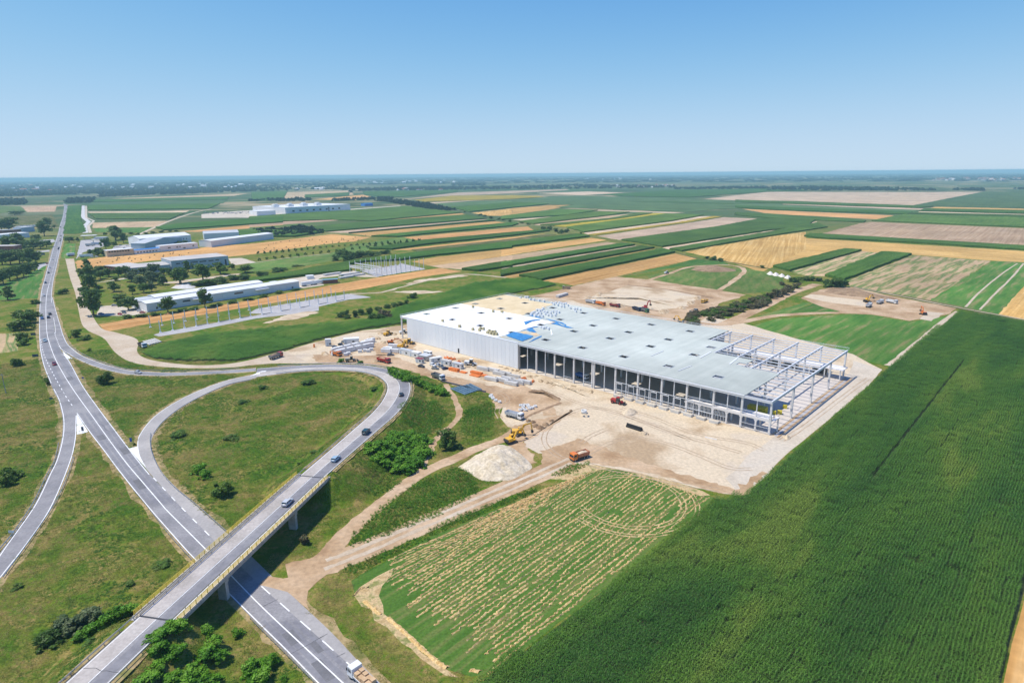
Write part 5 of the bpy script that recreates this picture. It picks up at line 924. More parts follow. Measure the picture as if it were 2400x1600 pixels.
# ------------------------------------------------------------------ vehicles
PAINT = {}
def paint(nm, c): 
    if nm not in PAINT: PAINT[nm] = flat('paint_'+nm, c, .28, 0, .6)
    return PAINT[nm]
COL = {'white':(.75,.76,.77),'silver':(.48,.50,.53),'black':(.02,.022,.026),'navy':(.02,.035,.08),'teal':(.02,.06,.075),'blue':(.04,.12,.32),'red':(.40,.03,.03),'maroon':(.22,.02,.035),'grey':(.16,.17,.18),'skyblue':(.30,.42,.52),'orange':(.72,.20,.03),'yellow':(.75,.42,.03),'sand':(.45,.36,.24),'brick':(.48,.17,.09),'green':(.05,.20,.07)}
CM = {}
def car_meshes(style):
    if style in CM: return CM[style]
    if style == 'wagon': bx = [(-2.2,.70,.42,.80),(-2.1,.84,.28,.98),(-1.0,.88,.24,.95),(.6,.88,.24,.94),(1.4,.87,.24,.90),(2.0,.82,.28,.80),(2.25,.66,.42,.66)]; gh = [(-2.0,.80,.92),(-1.75,.72,1.42),(.25,.72,1.47),(1.15,.80,.92)]
    elif style == 'van': bx = [(-2.3,.80,.42,1.0),(-2.25,.90,.28,1.1),(-1.0,.93,.26,1.1),(.8,.93,.26,1.1),(1.6,.92,.26,1.02),(2.15,.86,.28,.9),(2.35,.72,.42,.74)]; gh = [(-2.2,.86,1.08),(-2.05,.80,1.78),(.6,.80,1.82),(1.7,.86,1.04)]
    else: bx = [(-2.05,.66,.44,.78),(-1.95,.82,.28,.94),(-1.0,.86,.24,.93),(.6,.86,.24,.92),(1.35,.85,.24,.88),(1.85,.80,.28,.78),(2.1,.64,.42,.64)]; gh = [(-1.75,.78,.90),(-1.15,.70,1.38),(.15,.70,1.42),(1.05,.78,.90)]
    b = MB(); secs = []
    for x, w_, z0, z1 in bx: secs.append([(x,-w_*.92,z0),(x,-w_,(z0+z1)/2),(x,-w_*.95,z1-.06),(x,-w_*.82,z1),(x,w_*.82,z1),(x,w_*.95,z1-.06),(x,w_,(z0+z1)/2),(x,w_*.92,z0)])
    b.loft(secs, 0, True); 
    g_ = MB(); g_.loft([[(x,-w_*.99,z_b),(x,-w_*.99 if k in (0,3) else -w_,z),(x,w_*.99 if k in (0,3) else w_,z),(x,w_*.99,z_b)] for k, (x, w_, z) in enumerate(gh) for z_b in [.86]], 0, False)
    rf = MB(); a, c_ = gh[1], gh[2]; rf.box(a[0]-.02, c_[0]+.02, -a[1]-.01, a[1]+.01, a[2]-.02, c_[2]+.025)
    for (x0,w0,z0),(x1,w1,z1) in ((gh[1],gh[0]),(gh[2],gh[3])):
        for s_ in (-1,1): rf.bar((x0,s_*w0,z0),(x1,s_*w1,z1),.09,.07)
    for s_ in (-1,1): rf.bar(((a[0]+c_[0])/2,s_*(a[1]+.005),a[2]),((a[0]+c_[0])/2,s_*.82,.92),.09,.05)
    wh = MB(); wh.cyl((0,-.11,0),(0,.11,0),.32,n=12); wh.cyl((0,-.125,0),(0,.125,0),.18,n=10,mi=1)
    lt = MB(); lt.box(-.05,.05,-.17,.17,-.06,.06)
    CM[style] = (b, g_, rf, wh.me('wheel',[m_black,m_galv]), lt.me('headlight', flat('lamp_glass',(.7,.7,.68),.1)), lt.me('tail_light', flat('tail_lamp',(.4,.01,.01),.3)), bx, {})
    return CM[style]
def car(style, colr, loc, rz, label, sc=1.0, group=None, name='car'):
    b, g_, rf, wm, hl_, tl_, bx, cache = car_meshes(style); t = empty(name, loc, rz, label, 'car' if style != 'van' else 'van', group); t.scale = (sc,)*3
    if colr not in cache: cache[colr] = (b.me('body', paint(colr, COL[colr])), rf.me('roof', paint(colr, COL[colr])))
    if 'g' not in cache: cache['g'] = g_.me('windows', m_glass)
    for nm, me_ in (('body',cache[colr][0]),('windows',cache['g']),('roof',cache[colr][1])): link(nm, me_, t)
    for x in (-1.3,1.3):
        for s_ in (-1,1): o = link('wheel', wm, t); o.location = (x, s_*.78, .32)
    for s_ in (-1,1):
        o = link('headlight', hl_, t); o.location = (bx[-1][0]-.09, s_*.50, .60); o = link('tail_light', tl_, t); o.location = (bx[0][0]+.03, s_*.52, .74)
    return t
def heading(a, b): return math.atan2(b[1]-a[1], b[0]-a[0])
def on_ramp(k, x, y, z): p = P(k, x, y, z); i = min(range(len(RS)), key=lambda j: np.linalg.norm(RS[j][:2]-p[:2])); d = RS[min(i+1,len(RS)-1)]-RS[max(i-1,0)]; return (p[0], p[1], RS[i][2]+.02), math.atan2(d[1], d[0])
for k, x, y, z, st, c_, lab in [('V5',1545,415,7,'wagon','silver','silver estate car driving over the bridge'),('K6',735,1175,6.6,'wagon','skyblue','pale blue estate car just past the bridge end'),('K6',1015,935,5.6,'van','teal','dark teal people carrier climbing the ramp'),('K6',1335,572,4,'sedan','black','black car in the bend of the ramp')]:
    l_, h_ = on_ramp(k, x, y, z); car(st, c_, l_, h_, lab)
car('sedan','silver',P('K5',1270,370,.06),heading(P('K5',1000,325),P('K5',1270,370)),'silver car on the slip road below the sandy service road')
# highway traffic: (k,x,y,colour,direction away?)
for k, x, y, c_, aw, lab in [('K5',415,78,'skyblue',0,'pale blue car passing the brown field beside the highway'),('K5',500,293,'maroon',0,'dark red car on the highway before the long skid mark'),('K1',388,1440,'blue',0,'blue car in the outer lane near the merging ramp'),('K1',445,1430,'navy',1,'dark blue car driving beside a dark van near the ramp'),('K1',460,1400,'black',1,'black car heading away just ahead of a dark blue car'),
    ('K1',400,1228,'white',0,'white car on the highway beside the lone tree field'),('K1',418,1113,'navy',0,'navy car on the highway beside the green meadow'),('K1',446,1021,'black',0,'black car beside the end of the tree avenue'),('K1',457,972,'white',0,'white car beside the avenue entrance'),('K1',481,898,'white',0,'white car passing the service road junction'),('K1',430,935,'maroon',0,'dark red car turning out of the avenue'),
    ('K1',537,803,'black',1,'black car passing the grass triangle'),('K1',541,790,'navy',1,'navy car ahead of a black car by the grass triangle'),('K1',517,748,'silver',0,'silver car opposite the fuel station entrance'),('K1',513,765,'white',0,'white car near the left side junction'),('K1',553,727,'grey',1,'grey car level with the fuel station'),('K1',556,712,'black',1,'black car beyond the fuel station'),('K1',560,680,'grey',1,'grey car near the far side lane'),
    ('K1',556,598,'black',0,'black car before the far crossing queue'),('K1',598,545,'white',1,'white car in the far queue'),('K1',575,540,'silver',0,'silver car in the far oncoming lane'),('K1',602,520,'grey',1,'grey car in the far queue beyond the white one'),('K1',605,480,'black',1,'black car far up the highway'),('K1',612,435,'navy',1,'small dark car near the highway bend')]:
    p = P(k,x,y,.07); a, b = (P('K1',430,1330),P('K1',455,1100)) if y < 1500 and k == 'K1' else (P('K5',560,400),P('K5',450,120)); hd = heading(a, b); car('wagon' if c_ in ('white','navy') else 'sedan', c_, p, hd if aw else hd+math.pi, lab, 1.1)
# parked cars at site huts and yards
for k, x, y, c_, rz, lab in [('Z6',1250,482,'grey',.25,'grey car parked before the stacked white panels'),('Z6',1670,640,'black',-.55,'black car parked at the end of the hut row'),('Z6',1825,622,'white',-.9,'white car parked beside the huts'),('Z6',1905,625,'silver',-.9,'silver car between white car and hut'),('Z6',1945,645,'grey',-.9,'grey car parked by the white hut'),('Z6',1860,668,'grey',-.35,'grey car parked in front of the other cars'),('Z6',2000,668,'navy',.6,'navy car next to the orange formwork'),('Z6',575,345,'black',-.6,'black car parked beside the site panel stack'),('Z6',620,310,'grey',-.6,'grey car half behind the site panel stack'),('Z6',505,380,'navy',.4,'navy car beside the white hut on the grass'),
    ('V3',980,1550,'red',-.5,'red car on the warehouse yard'),('V3',1055,1525,'grey',-.5,'grey car on the warehouse yard'),('V3',880,1395,'silver',.5,'silver car by the yard gate'),('V3',1330,1490,'white',.3,'white car at the warehouse corner'),('V3',1375,1520,'red',.1,'red car tucked against the warehouse corner'),('V3',650,1545,'blue',.3,'blue car in the tree shade'),('V3',570,540,'white',.1,'white car beside the lorry trailer'),('V3',985,340,'blue',.6,'blue car in the hall yard'),('V3',1060,385,'silver',.2,'silver car in the hall yard'),('V3',1110,345,'white',.2,'white car by the hall gate'),('V3',490,550,'silver',.1,'silver car between trailer and white car'),('V3',150,525,'red',.6,'red car by the junction trailer')]:
    car('sedan' if c_ != 'white' else 'wagon', c_, P(k,x,y,.05), rz, lab)
def tipper(label, loc, rz, cab, bed, load=None, axles=4, name='tipper_truck', boxes=False):
    t = empty(name, loc, rz, label, 'truck'); L_ = 8.6 if axles == 4 else 7.4
    q = MB(); q.loft([[(x,-1.22,z0),(x,1.22,z0),(x,1.22,z1),(x,-1.22,z1)] for x, z0, z1 in ((L_/2-1.95,.75,2.95),(L_/2-.35,.7,2.95),(L_/2-.02,.65,1.9),(L_/2,.6,1.0))]); cb = q.build('cab', paint(cab, COL[cab]), t)
    MB().loft([[(x,-1.1,z0),(x,1.1,z0),(x,1.1,z1),(x,-1.1,z1)] for x, z0, z1 in ((L_/2-.30,1.85,2.75),(L_/2+.015,1.62,1.86))]).build('windscreen', m_glass, cb)
    for s_ in (-1,1): MB().box(L_/2-1.5,L_/2-.55,s_*1.225-.012,s_*1.225+.012,1.8,2.6).build('side_window', m_glass, cb); MB().box(L_/2-.3,L_/2-.15,s_*1.36-.08,s_*1.36+.08,1.9,2.6).build('mirror', m_dark, cb)
    MB().box(L_/2-.03,L_/2+.05,-1.15,1.15,.45,.85).build('bumper', m_dark, t)
    MB().box(-L_/2+.2,L_/2-.5,-.45,.45,.75,1.05).build('chassis', m_dark, t)
    x0, x1 = -L_/2, L_/2-2.2; bd_ = MB(); zb, zt = 1.15, 2.55 if not boxes else 1.6
    bd_.box(x0,x1,-1.2,1.2,zb,zb+.12)
    for s_ in (-1,1): bd_.loft([[(x0,s_*1.2,zb+.124),(x1,s_*1.2,zb+.124),(x1,s_*1.12,zb+.124),(x0,s_*1.12,zb+.124)],[(x0-.1,s_*1.27,zt),(x1,s_*1.27,zt),(x1,s_*1.18,zt),(x0-.1,s_*1.18,zt)]])
    bd_.box(x1-.1,x1,-1.115,1.115,zb+.124,zt+.25); bd_.box(x0-.08,x0+.02,-1.115,1.115,zb+.124,zt-.1)
    for i in range(6):
        xx = x0+.5+(x1-x0-1)*i/5
        for s_ in (-1,1): bd_.box(xx-.05,xx+.05,min(s_*1.21,s_*1.30),max(s_*1.21,s_*1.30),zb+.1,zt-.05)
    bd_.build('tipper_bed' if not boxes else 'flat_bed', paint(bed, COL[bed]), t)
    if load:
        q = MB(); n_ = 7; vs = []
        for i in range(n_):
            for j in range(5): u = i/(n_-1); v = j/4; vs.append((x0+.1+(x1-x0-.25)*u, -1.1+2.2*v, zt-.5+.75*math.sin(math.pi*u)*math.sin(math.pi*v)+random.uniform(-.05,.05)))
        q.add(vs, [(i*5+j,(i+1)*5+j,(i+1)*5+j+1,i*5+j+1) for i in range(n_-1) for j in range(4)], 0, True); q.build('load', load, t)
    ax = [L_/2-.9, L_/2-2.6, -L_/2+2.4, -L_/2+1.05] if axles == 4 else [L_/2-.9, -L_/2+2.4, -L_/2+1.05]
    wm = MB().cyl((0,-.16,0),(0,.16,0),.52,n=12).cyl((0,-.175,0),(0,.175,0),.26,n=8,mi=1).me('wheel',[m_black,m_galv])
    for x in ax:
        for s_ in (-1,1): o = link('wheel', wm, t); o.location = (x, s_*1.02, .52)
    return t
m_soil = m_dirtdark
tipper('grey four-axle tipper truck with white cab beside the concrete rings', P('Z7',1195,1040), heading(P('Z7',1090,1010),P('Z7',1290,1065)), 'white','silver')
tipper('orange tipper truck loaded with sand beside the windrow field', P('K7',620,1155), heading(P('K7',690,1130),P('K7',560,1170)), 'orange','brick', m_sand, 3)
tipper('dark red tipper truck loaded with earth parked above the ramp', P('Z6',1160,575), heading(P('Z6',1080,545),P('Z6',1235,580)), 'red','red', m_dirt)
tipper('orange tipper truck parked before the stacked white panels', P('Z6',510,485), heading(P('Z6',445,465),P('Z6',560,490)), 'orange','orange', m_dirtdark, 3)
tipper('grey tipper with red cab on the service road beside the green field', P('K6',185,232), heading(P('K6',130,240),P('K6',235,205)), 'red','grey', m_dirtdark)
tipper('white cab tipper with grey bed standing beside the loaded orange one at the pit', P('V7',1835,395), heading(P('V7',1760,375),P('V7',1920,400)), 'white','silver', None)
tipper('orange tipper at the edge of the sandy pit', P('V7',2020,430), heading(P('V7',1940,400),P('V7',2110,435)), 'orange','orange')
tipper('maroon tipper at the edge of the sandy pit', P('K3',945,1330), heading(P('K3',900,1320),P('K3',995,1335)), 'maroon','maroon', m_dirt)
tipper('dark blue tipper beside the red excavator at the pit', P('K3',1145,1362), heading(P('K3',1105,1345),P('K3',1190,1370)), 'navy','navy')
tipper('green cab tipper under the excavator boom', P('K3',1215,1375), heading(P('K3',1185,1360),P('K3',1250,1378)), 'green','grey')
tipper('dark grey tipper leaving the pit beside the brown thicket', P('K3',1668,1388), heading(P('K3',1640,1390),P('K3',1700,1370)), 'grey','grey', m_dirtdark)
tipper('white tipper truck parked near the yellow excavator in the far cut', P('K4',925,1330), heading(P('K4',900,1335),P('K4',955,1305)), 'white','silver'); tipper('second white tipper truck in the far cut', P('K4',1028,1298), heading(P('K4',1005,1302),P('K4',1055,1285)), 'white','silver'); tipper('white four-axle truck parked along the far earth bank', P('K4',1135,1295), heading(P('K4',1080,1278),P('K4',1190,1298)), 'white','white')
tipper('dark tipper truck with white cab by the white beams on the service road', P('K5',1310,130), heading(P('K5',1280,105),P('K5',1345,130)), 'white','black', None, 3)
tipper('grey lorry parked behind the bright shrub hedge', P('Z6',1900,800), heading(P('Z6',1760,740),P('Z6',1965,815)), 'white','grey')
tipper('blue box lorry parked inside the dark hall', P('K7',645,420,.17), heading(P('K7',600,400),P('K7',690,430)), 'white','blue', None, 3)
tipper('white truck half hidden under the office mezzanine', B(29,7,.17), -TH, 'white','silver', None, 3)
# flatbed with cartons at the bottom of the highway
fbp, fbq = P('K10',905,1500), P('K10',1060,1640)
ft = tipper('white small flatbed truck carrying brown cartons on the highway', ((fbp+fbq)/2)*np.array([1,1,0])+np.array([0,0,.06]), heading(fbq, fbp), 'white','white', None, 3, 'flatbed_truck', True)
m_carton = M('carton', [(.50,.33,.18),(.60,.42,.25)], scale=1, rough=.9)
for i in range(4):
    for s_ in (-1,1):
        q = MB(); q.box(-.5,.5,-.48,.48,0,.95+.25*((i+s_) % 3)/2); o = q.build('carton', m_carton); hd = heading(fbq, fbp); c_ = (fbp+fbq)/2; lx, ly = -2.9+i*1.25, s_*.56
        o.location = (c_[0]+lx*math.cos(hd)-ly*math.sin(hd), c_[1]+lx*math.sin(hd)+ly*math.cos(hd), .06+1.275); o.rotation_euler = (0,0,hd+.03*s_); tag(o, 'brown carton on the bed of the white flatbed truck', 'carton', 'cartons on the flatbed truck')
# ------------------------------------------------------------------ machines
def excavator(label, loc, rz, colr, bend=(35,-75,-60), swing=0.0, sc=1.0):
    pm_ = paint(colr, COL[colr]); t = empty('excavator', loc, rz, label, 'excavator'); t.scale = (sc,)*3
    for s_ in (-1,1):
        y0 = s_*1.25; pr = [(-1.9,.0),(1.9,.0),(2.25,.35),(2.1,.8),(1.8,.95),(-1.8,.95),(-2.1,.8),(-2.25,.35)]; MB().prism(pr, y0-.3, y0+.3).build('track', m_dark, t)
    MB().box(-1.2,1.2,-.95,.95,.45,1.0).build('undercarriage', m_dark, t); up_ = MB().cyl((0,0,.95),(0,0,1.12),.8,n=14).build('slew_ring', m_dark, t)
    c_, s_ = math.cos(swing), math.sin(swing)
    def R(x, y, z): return (x*c_-y*s_, x*s_+y*c_, z)
    def rb(nm, mt, x0, x1, y0, y1, z0, z1):
        q = MB(); q.add([R(*p) for p in [(x0,y0,z0),(x1,y0,z0),(x1,y1,z0),(x0,y1,z0),(x0,y0,z1),(x1,y0,z1),(x1,y1,z1),(x0,y1,z1)]], [(3,2,1,0),(4,5,6,7),(0,1,5,4),(1,2,6,5),(2,3,7,6),(3,0,4,7)]); return q.build(nm, mt, t)
    rb('engine_house', pm_, -2.3,.1,-1.35,1.35,1.12,2.2); rb('counterweight', m_dark, -2.75,-2.32,-1.3,1.3,1.15,2.05); rb('front_deck', pm_, .12,1.5,-1.35,.1,1.12,1.5)
    cbn = rb('cab', pm_, .12,1.6,.2,1.35,1.12,2.9); rb('cab_glass', m_glass, .3,1.63,.18,1.37,1.75,2.7)
    a1, a2, a3 = [math.radians(v) for v in bend]; p0 = Vector(R(1.2,-.3,1.6)); d = Vector(R(1,0,0)); zv = Vector((0,0,1))
    pA = p0+d*(3.0*math.cos(a1+.35))+zv*(3.0*math.sin(a1+.35)); pB = pA+d*(2.8*math.cos(a1-.5))+zv*(2.8*math.sin(a1-.5)); pC = pB+d*(2.9*math.cos(a2))+zv*(2.9*math.sin(a2))
    bo = MB(); bo.bar(p0,pA,.45,.6); bo.bar(pA,pB,.42,.52); bo.build('boom', pm_, t); st = MB(); st.bar(pB,pC,.36,.45); st.build('stick', pm_, t)
    hy = MB(); hy.cyl(tuple(p0+Vector((0,0,.25))),tuple((pA+pB)/2+zv*.3),.09,n=6); hy.cyl(tuple((pA+pB)/2+zv*.35),tuple(pB-d*.3+zv*.4),.09,n=6); hy.build('hydraulic_ram', m_galv, t)
    e = d*math.cos(a3)+zv*math.sin(a3); nrm = Vector(R(0,1,0)); f_ = nrm.cross(e); bk = MB(); vs = []
    for s2 in (-.6,.6):
        for (u, v) in ((0,-.25),(.0,.55),(.9,.75),(1.15,.2),(.9,-.35)): vs.append(pC+e*u+f_*v*.9+nrm*s2)
    bk.add(vs, [(0,1,2,3,4),(9,8,7,6,5)]+[(i,(i+1) % 5,5+(i+1) % 5,5+i) for i in range(5)]); bk.build('bucket', m_dark, t); return t
excavator('yellow excavator with raised boom working in the churned earth', P('Z7',1240,1270), .9, 'yellow', (45,-80,-70), -.9)
excavator('yellow excavator beside the sand heap with boom reaching right', P('Z7',1150,1375), .5, 'yellow', (40,-70,-60), .2)
excavator('yellow excavator by the corner of the white wall', P('Z6',1400,385), -.3, 'yellow', (50,-85,-70), -.3)
excavator('small orange excavator left of the wall corner machines', P('Z6',1255,315), .4, 'orange', (20,-40,-50), -.2, .8)
excavator('red excavator loading trucks at the sandy pit', P('K3',1225,1355), .3, 'red', (55,-70,-60), .5, 1.15)
excavator('yellow excavator digging in the far cut', P('K4',910,1285), .2, 'yellow', (40,-50,-40), .4, 1.15)
excavator('orange excavator at the small square pit', P('K4',1425,1400), .2, 'orange', (50,-80,-70), 1.2)
excavator('small yellow excavator behind the rear roof edge', P('E8',375,212), .1, 'yellow', (30,-60,-60), 2.0, .9)
def loader(label, loc, rz, colr, name='wheel_loader', cat='loader', sc=1.0, bucket=True):
    pm_ = paint(colr, COL[colr]); t = empty(name, loc, rz, label, cat); t.scale = (sc,)*3
    MB().box(-3.1,-.4,-1.1,1.1,.9,2.2).build('engine_house', pm_, t); c_ = MB().box(-.38,1.0,-.8,.8,1.1,3.1).build('cab', m_glass, t); MB().box(-.5,1.1,-.9,.9,3.104,3.25).build('roof', pm_, c_); MB().box(1.02,2.3,-.6,.6,.8,1.5).build('front_frame', pm_, t)
    for x in (-2.0,1.7):
        for s_ in (-1,1): w_ = MB().cyl((x,s_*.85,.75),(x,s_*1.35,.75),.75,n=14).build('wheel', m_black, t); MB().cyl((x,s_*1.355,.75),(x,s_*1.38,.75),.36,n=10).build('rim', pm_, w_)
    for s_ in (-1,1): MB().bar((1.6,s_*.5,1.5),(3.3,s_*.5,.9),.2,.35).build('lift_arm', pm_, t)
    if bucket: q = MB(); q.prism([(3.2,.2),(4.3,.15),(4.35,.35),(3.6,.5),(3.4,1.2),(3.25,1.3)], -1.4, 1.4); q.build('bucket', m_dark, t)
    return t
loader('yellow wheel loader standing at the edge of the ramp meadow', P('Z6',715,565), .2, 'sand'); loader('red telescopic handler in front of the open hall', P('K7',968,648), -.6, 'red', 'telescopic_handler', 'handler', .95); loader('yellow loader near the clad wall corner among the excavators', P('Z6',1500,320), -.5, 'yellow'); loader('yellow loader behind the wall corner column', P('Z6',1215,205), 1.0, 'yellow')
loader('white concrete pump machine beside the clad wall', P('Z7',600,325), -.3, 'white', 'site_machine', 'machine', 1.1, False); loader('white machine behind the corner column', P('Z6',1430,185), .5, 'white', 'site_machine', 'machine', .9, False)
loader('small roller tractor on the green patch beyond the pit', P('K3',1420,1025), .6, 'white', 'roller', 'roller', .9, False)
tipper('brown articulated dumper on the haul road behind the hall', P('K3',500,1165), heading(P('K3',540,1165),P('K3',460,1165)), 'sand','sand', m_dirtdark, 3, 'dumper'); tipper('yellow articulated dumper loaded at the right side of the pit', P('K3',1768,1290), heading(P('K3',1810,1275),P('K3',1730,1298)), 'yellow','yellow', m_dirt, 3, 'dumper')
# ------------------------------------------------------------------ huts, panels, pipes, heaps
m_hut = M('hut_panel', [(.62,.63,.62),(.70,.71,.70)], scale=.5, rough=.6)
def hut(label, k, x, y, rz, L_=6.06, W_=2.44, H_=2.6, wall=None, roof=None, rise=0):
    p = P(k, x, y); t = empty('site_hut', (p[0],p[1],0), rz, label, 'hut'); wall = wall or m_hut
    MB().box(-L_/2,L_/2,-W_/2,W_/2,.2,H_).build('shell', wall, t)
    for i in range(int(L_/.6)): MB().box(-L_/2+.3+i*.6-.04,-L_/2+.3+i*.6+.04,-W_/2-.03,-W_/2-.003,.3,H_-.1).build('rib', wall, t)
    MB().box(-L_/2-.1,L_/2+.1,-W_/2-.1,W_/2+.1,H_+.003,H_+.16).build('roof', roof or m_roofw, t); MB().box(-L_/2+.8,-L_/2+1.7,-W_/2-.05,-W_/2-.032,.25,2.2).build('door', m_wblue, t); w_ = MB().box(.6,1.9,-W_/2-.055,-W_/2-.032,1.1,2.0).build('window', m_glass, t)
    MB().box(L_/2+.003,L_/2+.05,-.5,.5,1.0,1.9).build('window', m_glass, t); return t
HA = -.62
hut('long white site hut with dark roof nearest the excavator', 'Z6',1470,470,HA,9,3,3.0,m_hut,m_roofg); hut('white site hut with blue door beside the long hut', 'Z6',1590,500,HA,7,3,3.0); hut('grey lean-to roofed hut between the white huts', 'Z6',1730,540,HA,6,5,2.9,m_galv,m_roofg); hut('maroon-roofed small hut by the red fence', 'Z6',1650,580,HA,4.5,2.4,2.5,m_hut,flat('roof_maroon',(.25,.05,.07),.6)); hut('white container hut behind the parked cars', 'Z6',1865,570,.55,6.5); hut('white container with beige roof beside the parked cars', 'Z6',2010,610,HA,6.06,2.44,2.7,m_hut,m_roofb); hut('white container next to the orange formwork', 'Z6',2170,650,HA,6.06,2.44,2.7,m_hut,m_roofg)
hut('small white hut on the grass patch by the haul road', 'Z6',405,350,.2,3.2,2.4,4.2); hut('white hut at the back of the panel stack', 'Z6',720,315,.2,9,4,3.2); hut('small white hut left of the dark door', 'Z6',1760,475,HA,5,2.2,2.2)
q = MB(); q.cyl((0,0,0),(0,0,2.2),.55,.5,n=8); o = q.build('portable_toilet', paint('orange',COL['orange'])); o.location = P('Z6',212,372); tag(o, 'orange portable cabin on the haul road edge', 'cabin')
# white panel stacks
m_wpanel = M('precast_panel', [(.66,.65,.63),(.74,.73,.71)], scale=.6, rough=.7)
def panel(k, x, y, rz, L_, W_, H_, lab, grp): p = P(k,x,y); q = MB(); q.box(-L_/2,L_/2,-W_/2,W_/2,.15,H_); q.box(-L_/2+.3,-L_/2+.6,-W_/2,W_/2,0,.148); q.box(L_/2-.6,L_/2-.3,-W_/2,W_/2,0,.148); o = q.build('white_panel_pack', m_wpanel); o.location = (p[0],p[1],0); o.rotation_euler = (0,0,rz); tag(o, lab, 'pack', grp)
for i in range(13):
    for j in range(2): x = 520+i*36; y = 470-i*8.5-j*42+(6 if i > 8 else 0); panel('Z6', x, y, .75, 6.5, 1.9, 2.4+.15*((i*7+j) % 3), 'white wrapped wall panel pack in the big stack above the ramp', 'packs of the big white stack')
for i in range(4): panel('Z6', 880+i*35, 350-i*16, .75, 5, 2, 2.6, 'white wrapped panel pack at the rear of the big stack', 'packs at the rear of the big stack')
for x, y in [(640,485),(680,470),(835,440),(905,430),(945,435),(990,415)]: panel('Z6', x, y, .3, 2.2, 1.6, 1.6, 'small white pack standing before the big panel stack', 'small packs before the big stack')
for x, y in [(1190,440),(1215,420),(1250,410),(1300,440),(1335,420),(1290,375),(1370,425)]: panel('Z6', x, y, -.3, 6, 1.6, 2.2, 'white panel pack between excavator and huts', 'panel packs between excavator and huts')
# concrete beams
for x, y, n_ in [(770,390,2),(905,410,2),(990,455,2),(1060,455,2),(1195,490,1),(880,530,2),(1025,545,2),(1110,530,2),(1150,590,2),(1215,565,2),(1240,575,1),(1330,570,2)]:
    p = P('Z7',x,y); t = empty('concrete_beam_stack', (p[0],p[1],0), HA+.02, 'grey precast beam pair in the beam yard beside the white wall', 'beams', 'beam pairs in the yard')
    for i in range(n_): q = MB(); q.box(-3.7,3.7,-.95+i*1.05,-.05+i*1.05,.15,1.75); q.build('beam', m_conc, t)
    for xx in (-2.5,2.5): MB().box(xx-.1,xx+.1,-.95,1.0,.0,.146).build('bearer', m_ply, t)
m_orange = M('orange_formwork', [(.68,.17,.03),(.80,.24,.06)], scale=1, rough=.5)
for x, y, L_, H_, lab in [(375,400,6,1.6,'orange formwork stack beside the white containers'),(500,425,4,.6,'low pile of orange formwork panels'),(680,440,7,1.3,'large orange formwork stack next to the grey beams'),(660,470,6,.6,'low orange formwork row before the large stack'),(785,470,3,.7,'orange formwork pieces at the end of the beam yard')]:
    p = P('Z7',x,y); t = empty('formwork_stack', (p[0],p[1],0), HA, lab, 'formwork')
    for i in range(4): MB().box(-L_/2,L_/2,-1.1+i*.56,-.6+i*.56,.05,H_*(1-.12*(i % 2))).build('formwork_beam', m_orange, t)
for x, y in [(250,235),(290,230),(320,240),(365,250),(430,285),(1320,510),(1440,555)]:
    p = P('Z7',x,y); q = MB(); q.box(-1.4,1.4,-.5,.5,0,.7); q.bar((-1,-.3,.7),(1.2,.4,1.4),.15,.15); q.bar((-1.2,.3,.4),(1,-.3,1.2),.15,.15); o = q.build('steel_scrap', m_orange); o.location = (p[0],p[1],0); o.rotation_euler = (0,0,random.uniform(0,3)); tag(o, 'rusty orange steel offcuts in the weeds by the huts' if x < 1000 else 'orange steel pieces beside the beam yard', 'scrap', 'orange scrap by the huts' if x < 1000 else 'orange scrap by the beams')
# rings
m_ring = M('ring_concrete', [(.60,.60,.59),(.70,.70,.69)], scale=.5, rough=.8)
def ringmesh(R_=.8, h=1.0, t_=.12):
    q = MB(); n_ = 18; vs = []
    for r_, z in ((R_,0),(R_,h),(R_-t_,h),(R_-t_,0)):
        for i in range(n_): vs.append((r_*math.cos(2*math.pi*i/n_), r_*math.sin(2*math.pi*i/n_), z))
    q.add(vs, [(k*n_+i,k*n_+(i+1) % n_,((k+1) % 4)*n_+(i+1) % n_,((k+1) % 4)*n_+i) for k in range(4) for i in range(n_)], 0, True); return q.me('concrete_ring', m_ring)
rm = ringmesh()
def ring(k, x, y, lab, grp, z=0, sc=1): p = P(k,x,y,z); o = link('concrete_ring', rm); o.location = p; o.scale = (sc,sc,sc); tag(o, lab, 'concrete ring', grp)
for x, y in [(880,745),(895,775),(905,790),(940,815),(992,835),(870,760)]: ring('Z7',x,y,'white concrete manhole ring in the curved line on the grass','rings in the grass line')
for x, y in [(1280,885),(1315,905),(1325,880),(1385,900),(1400,925),(1345,945),(1275,945),(1435,915),(1478,895),(1310,935),(1375,880)]: ring('Z7',x,y,'white concrete manhole ring in the group beside the tipper truck','rings beside the tipper')
ring('Z7',2140,975,'tall concrete manhole shaft standing alone on the sand before the hall',None,0,1.45); ring('Z7',2140,975,'upper ring of the lone manhole shaft on the sand',None,1.46,1.45)
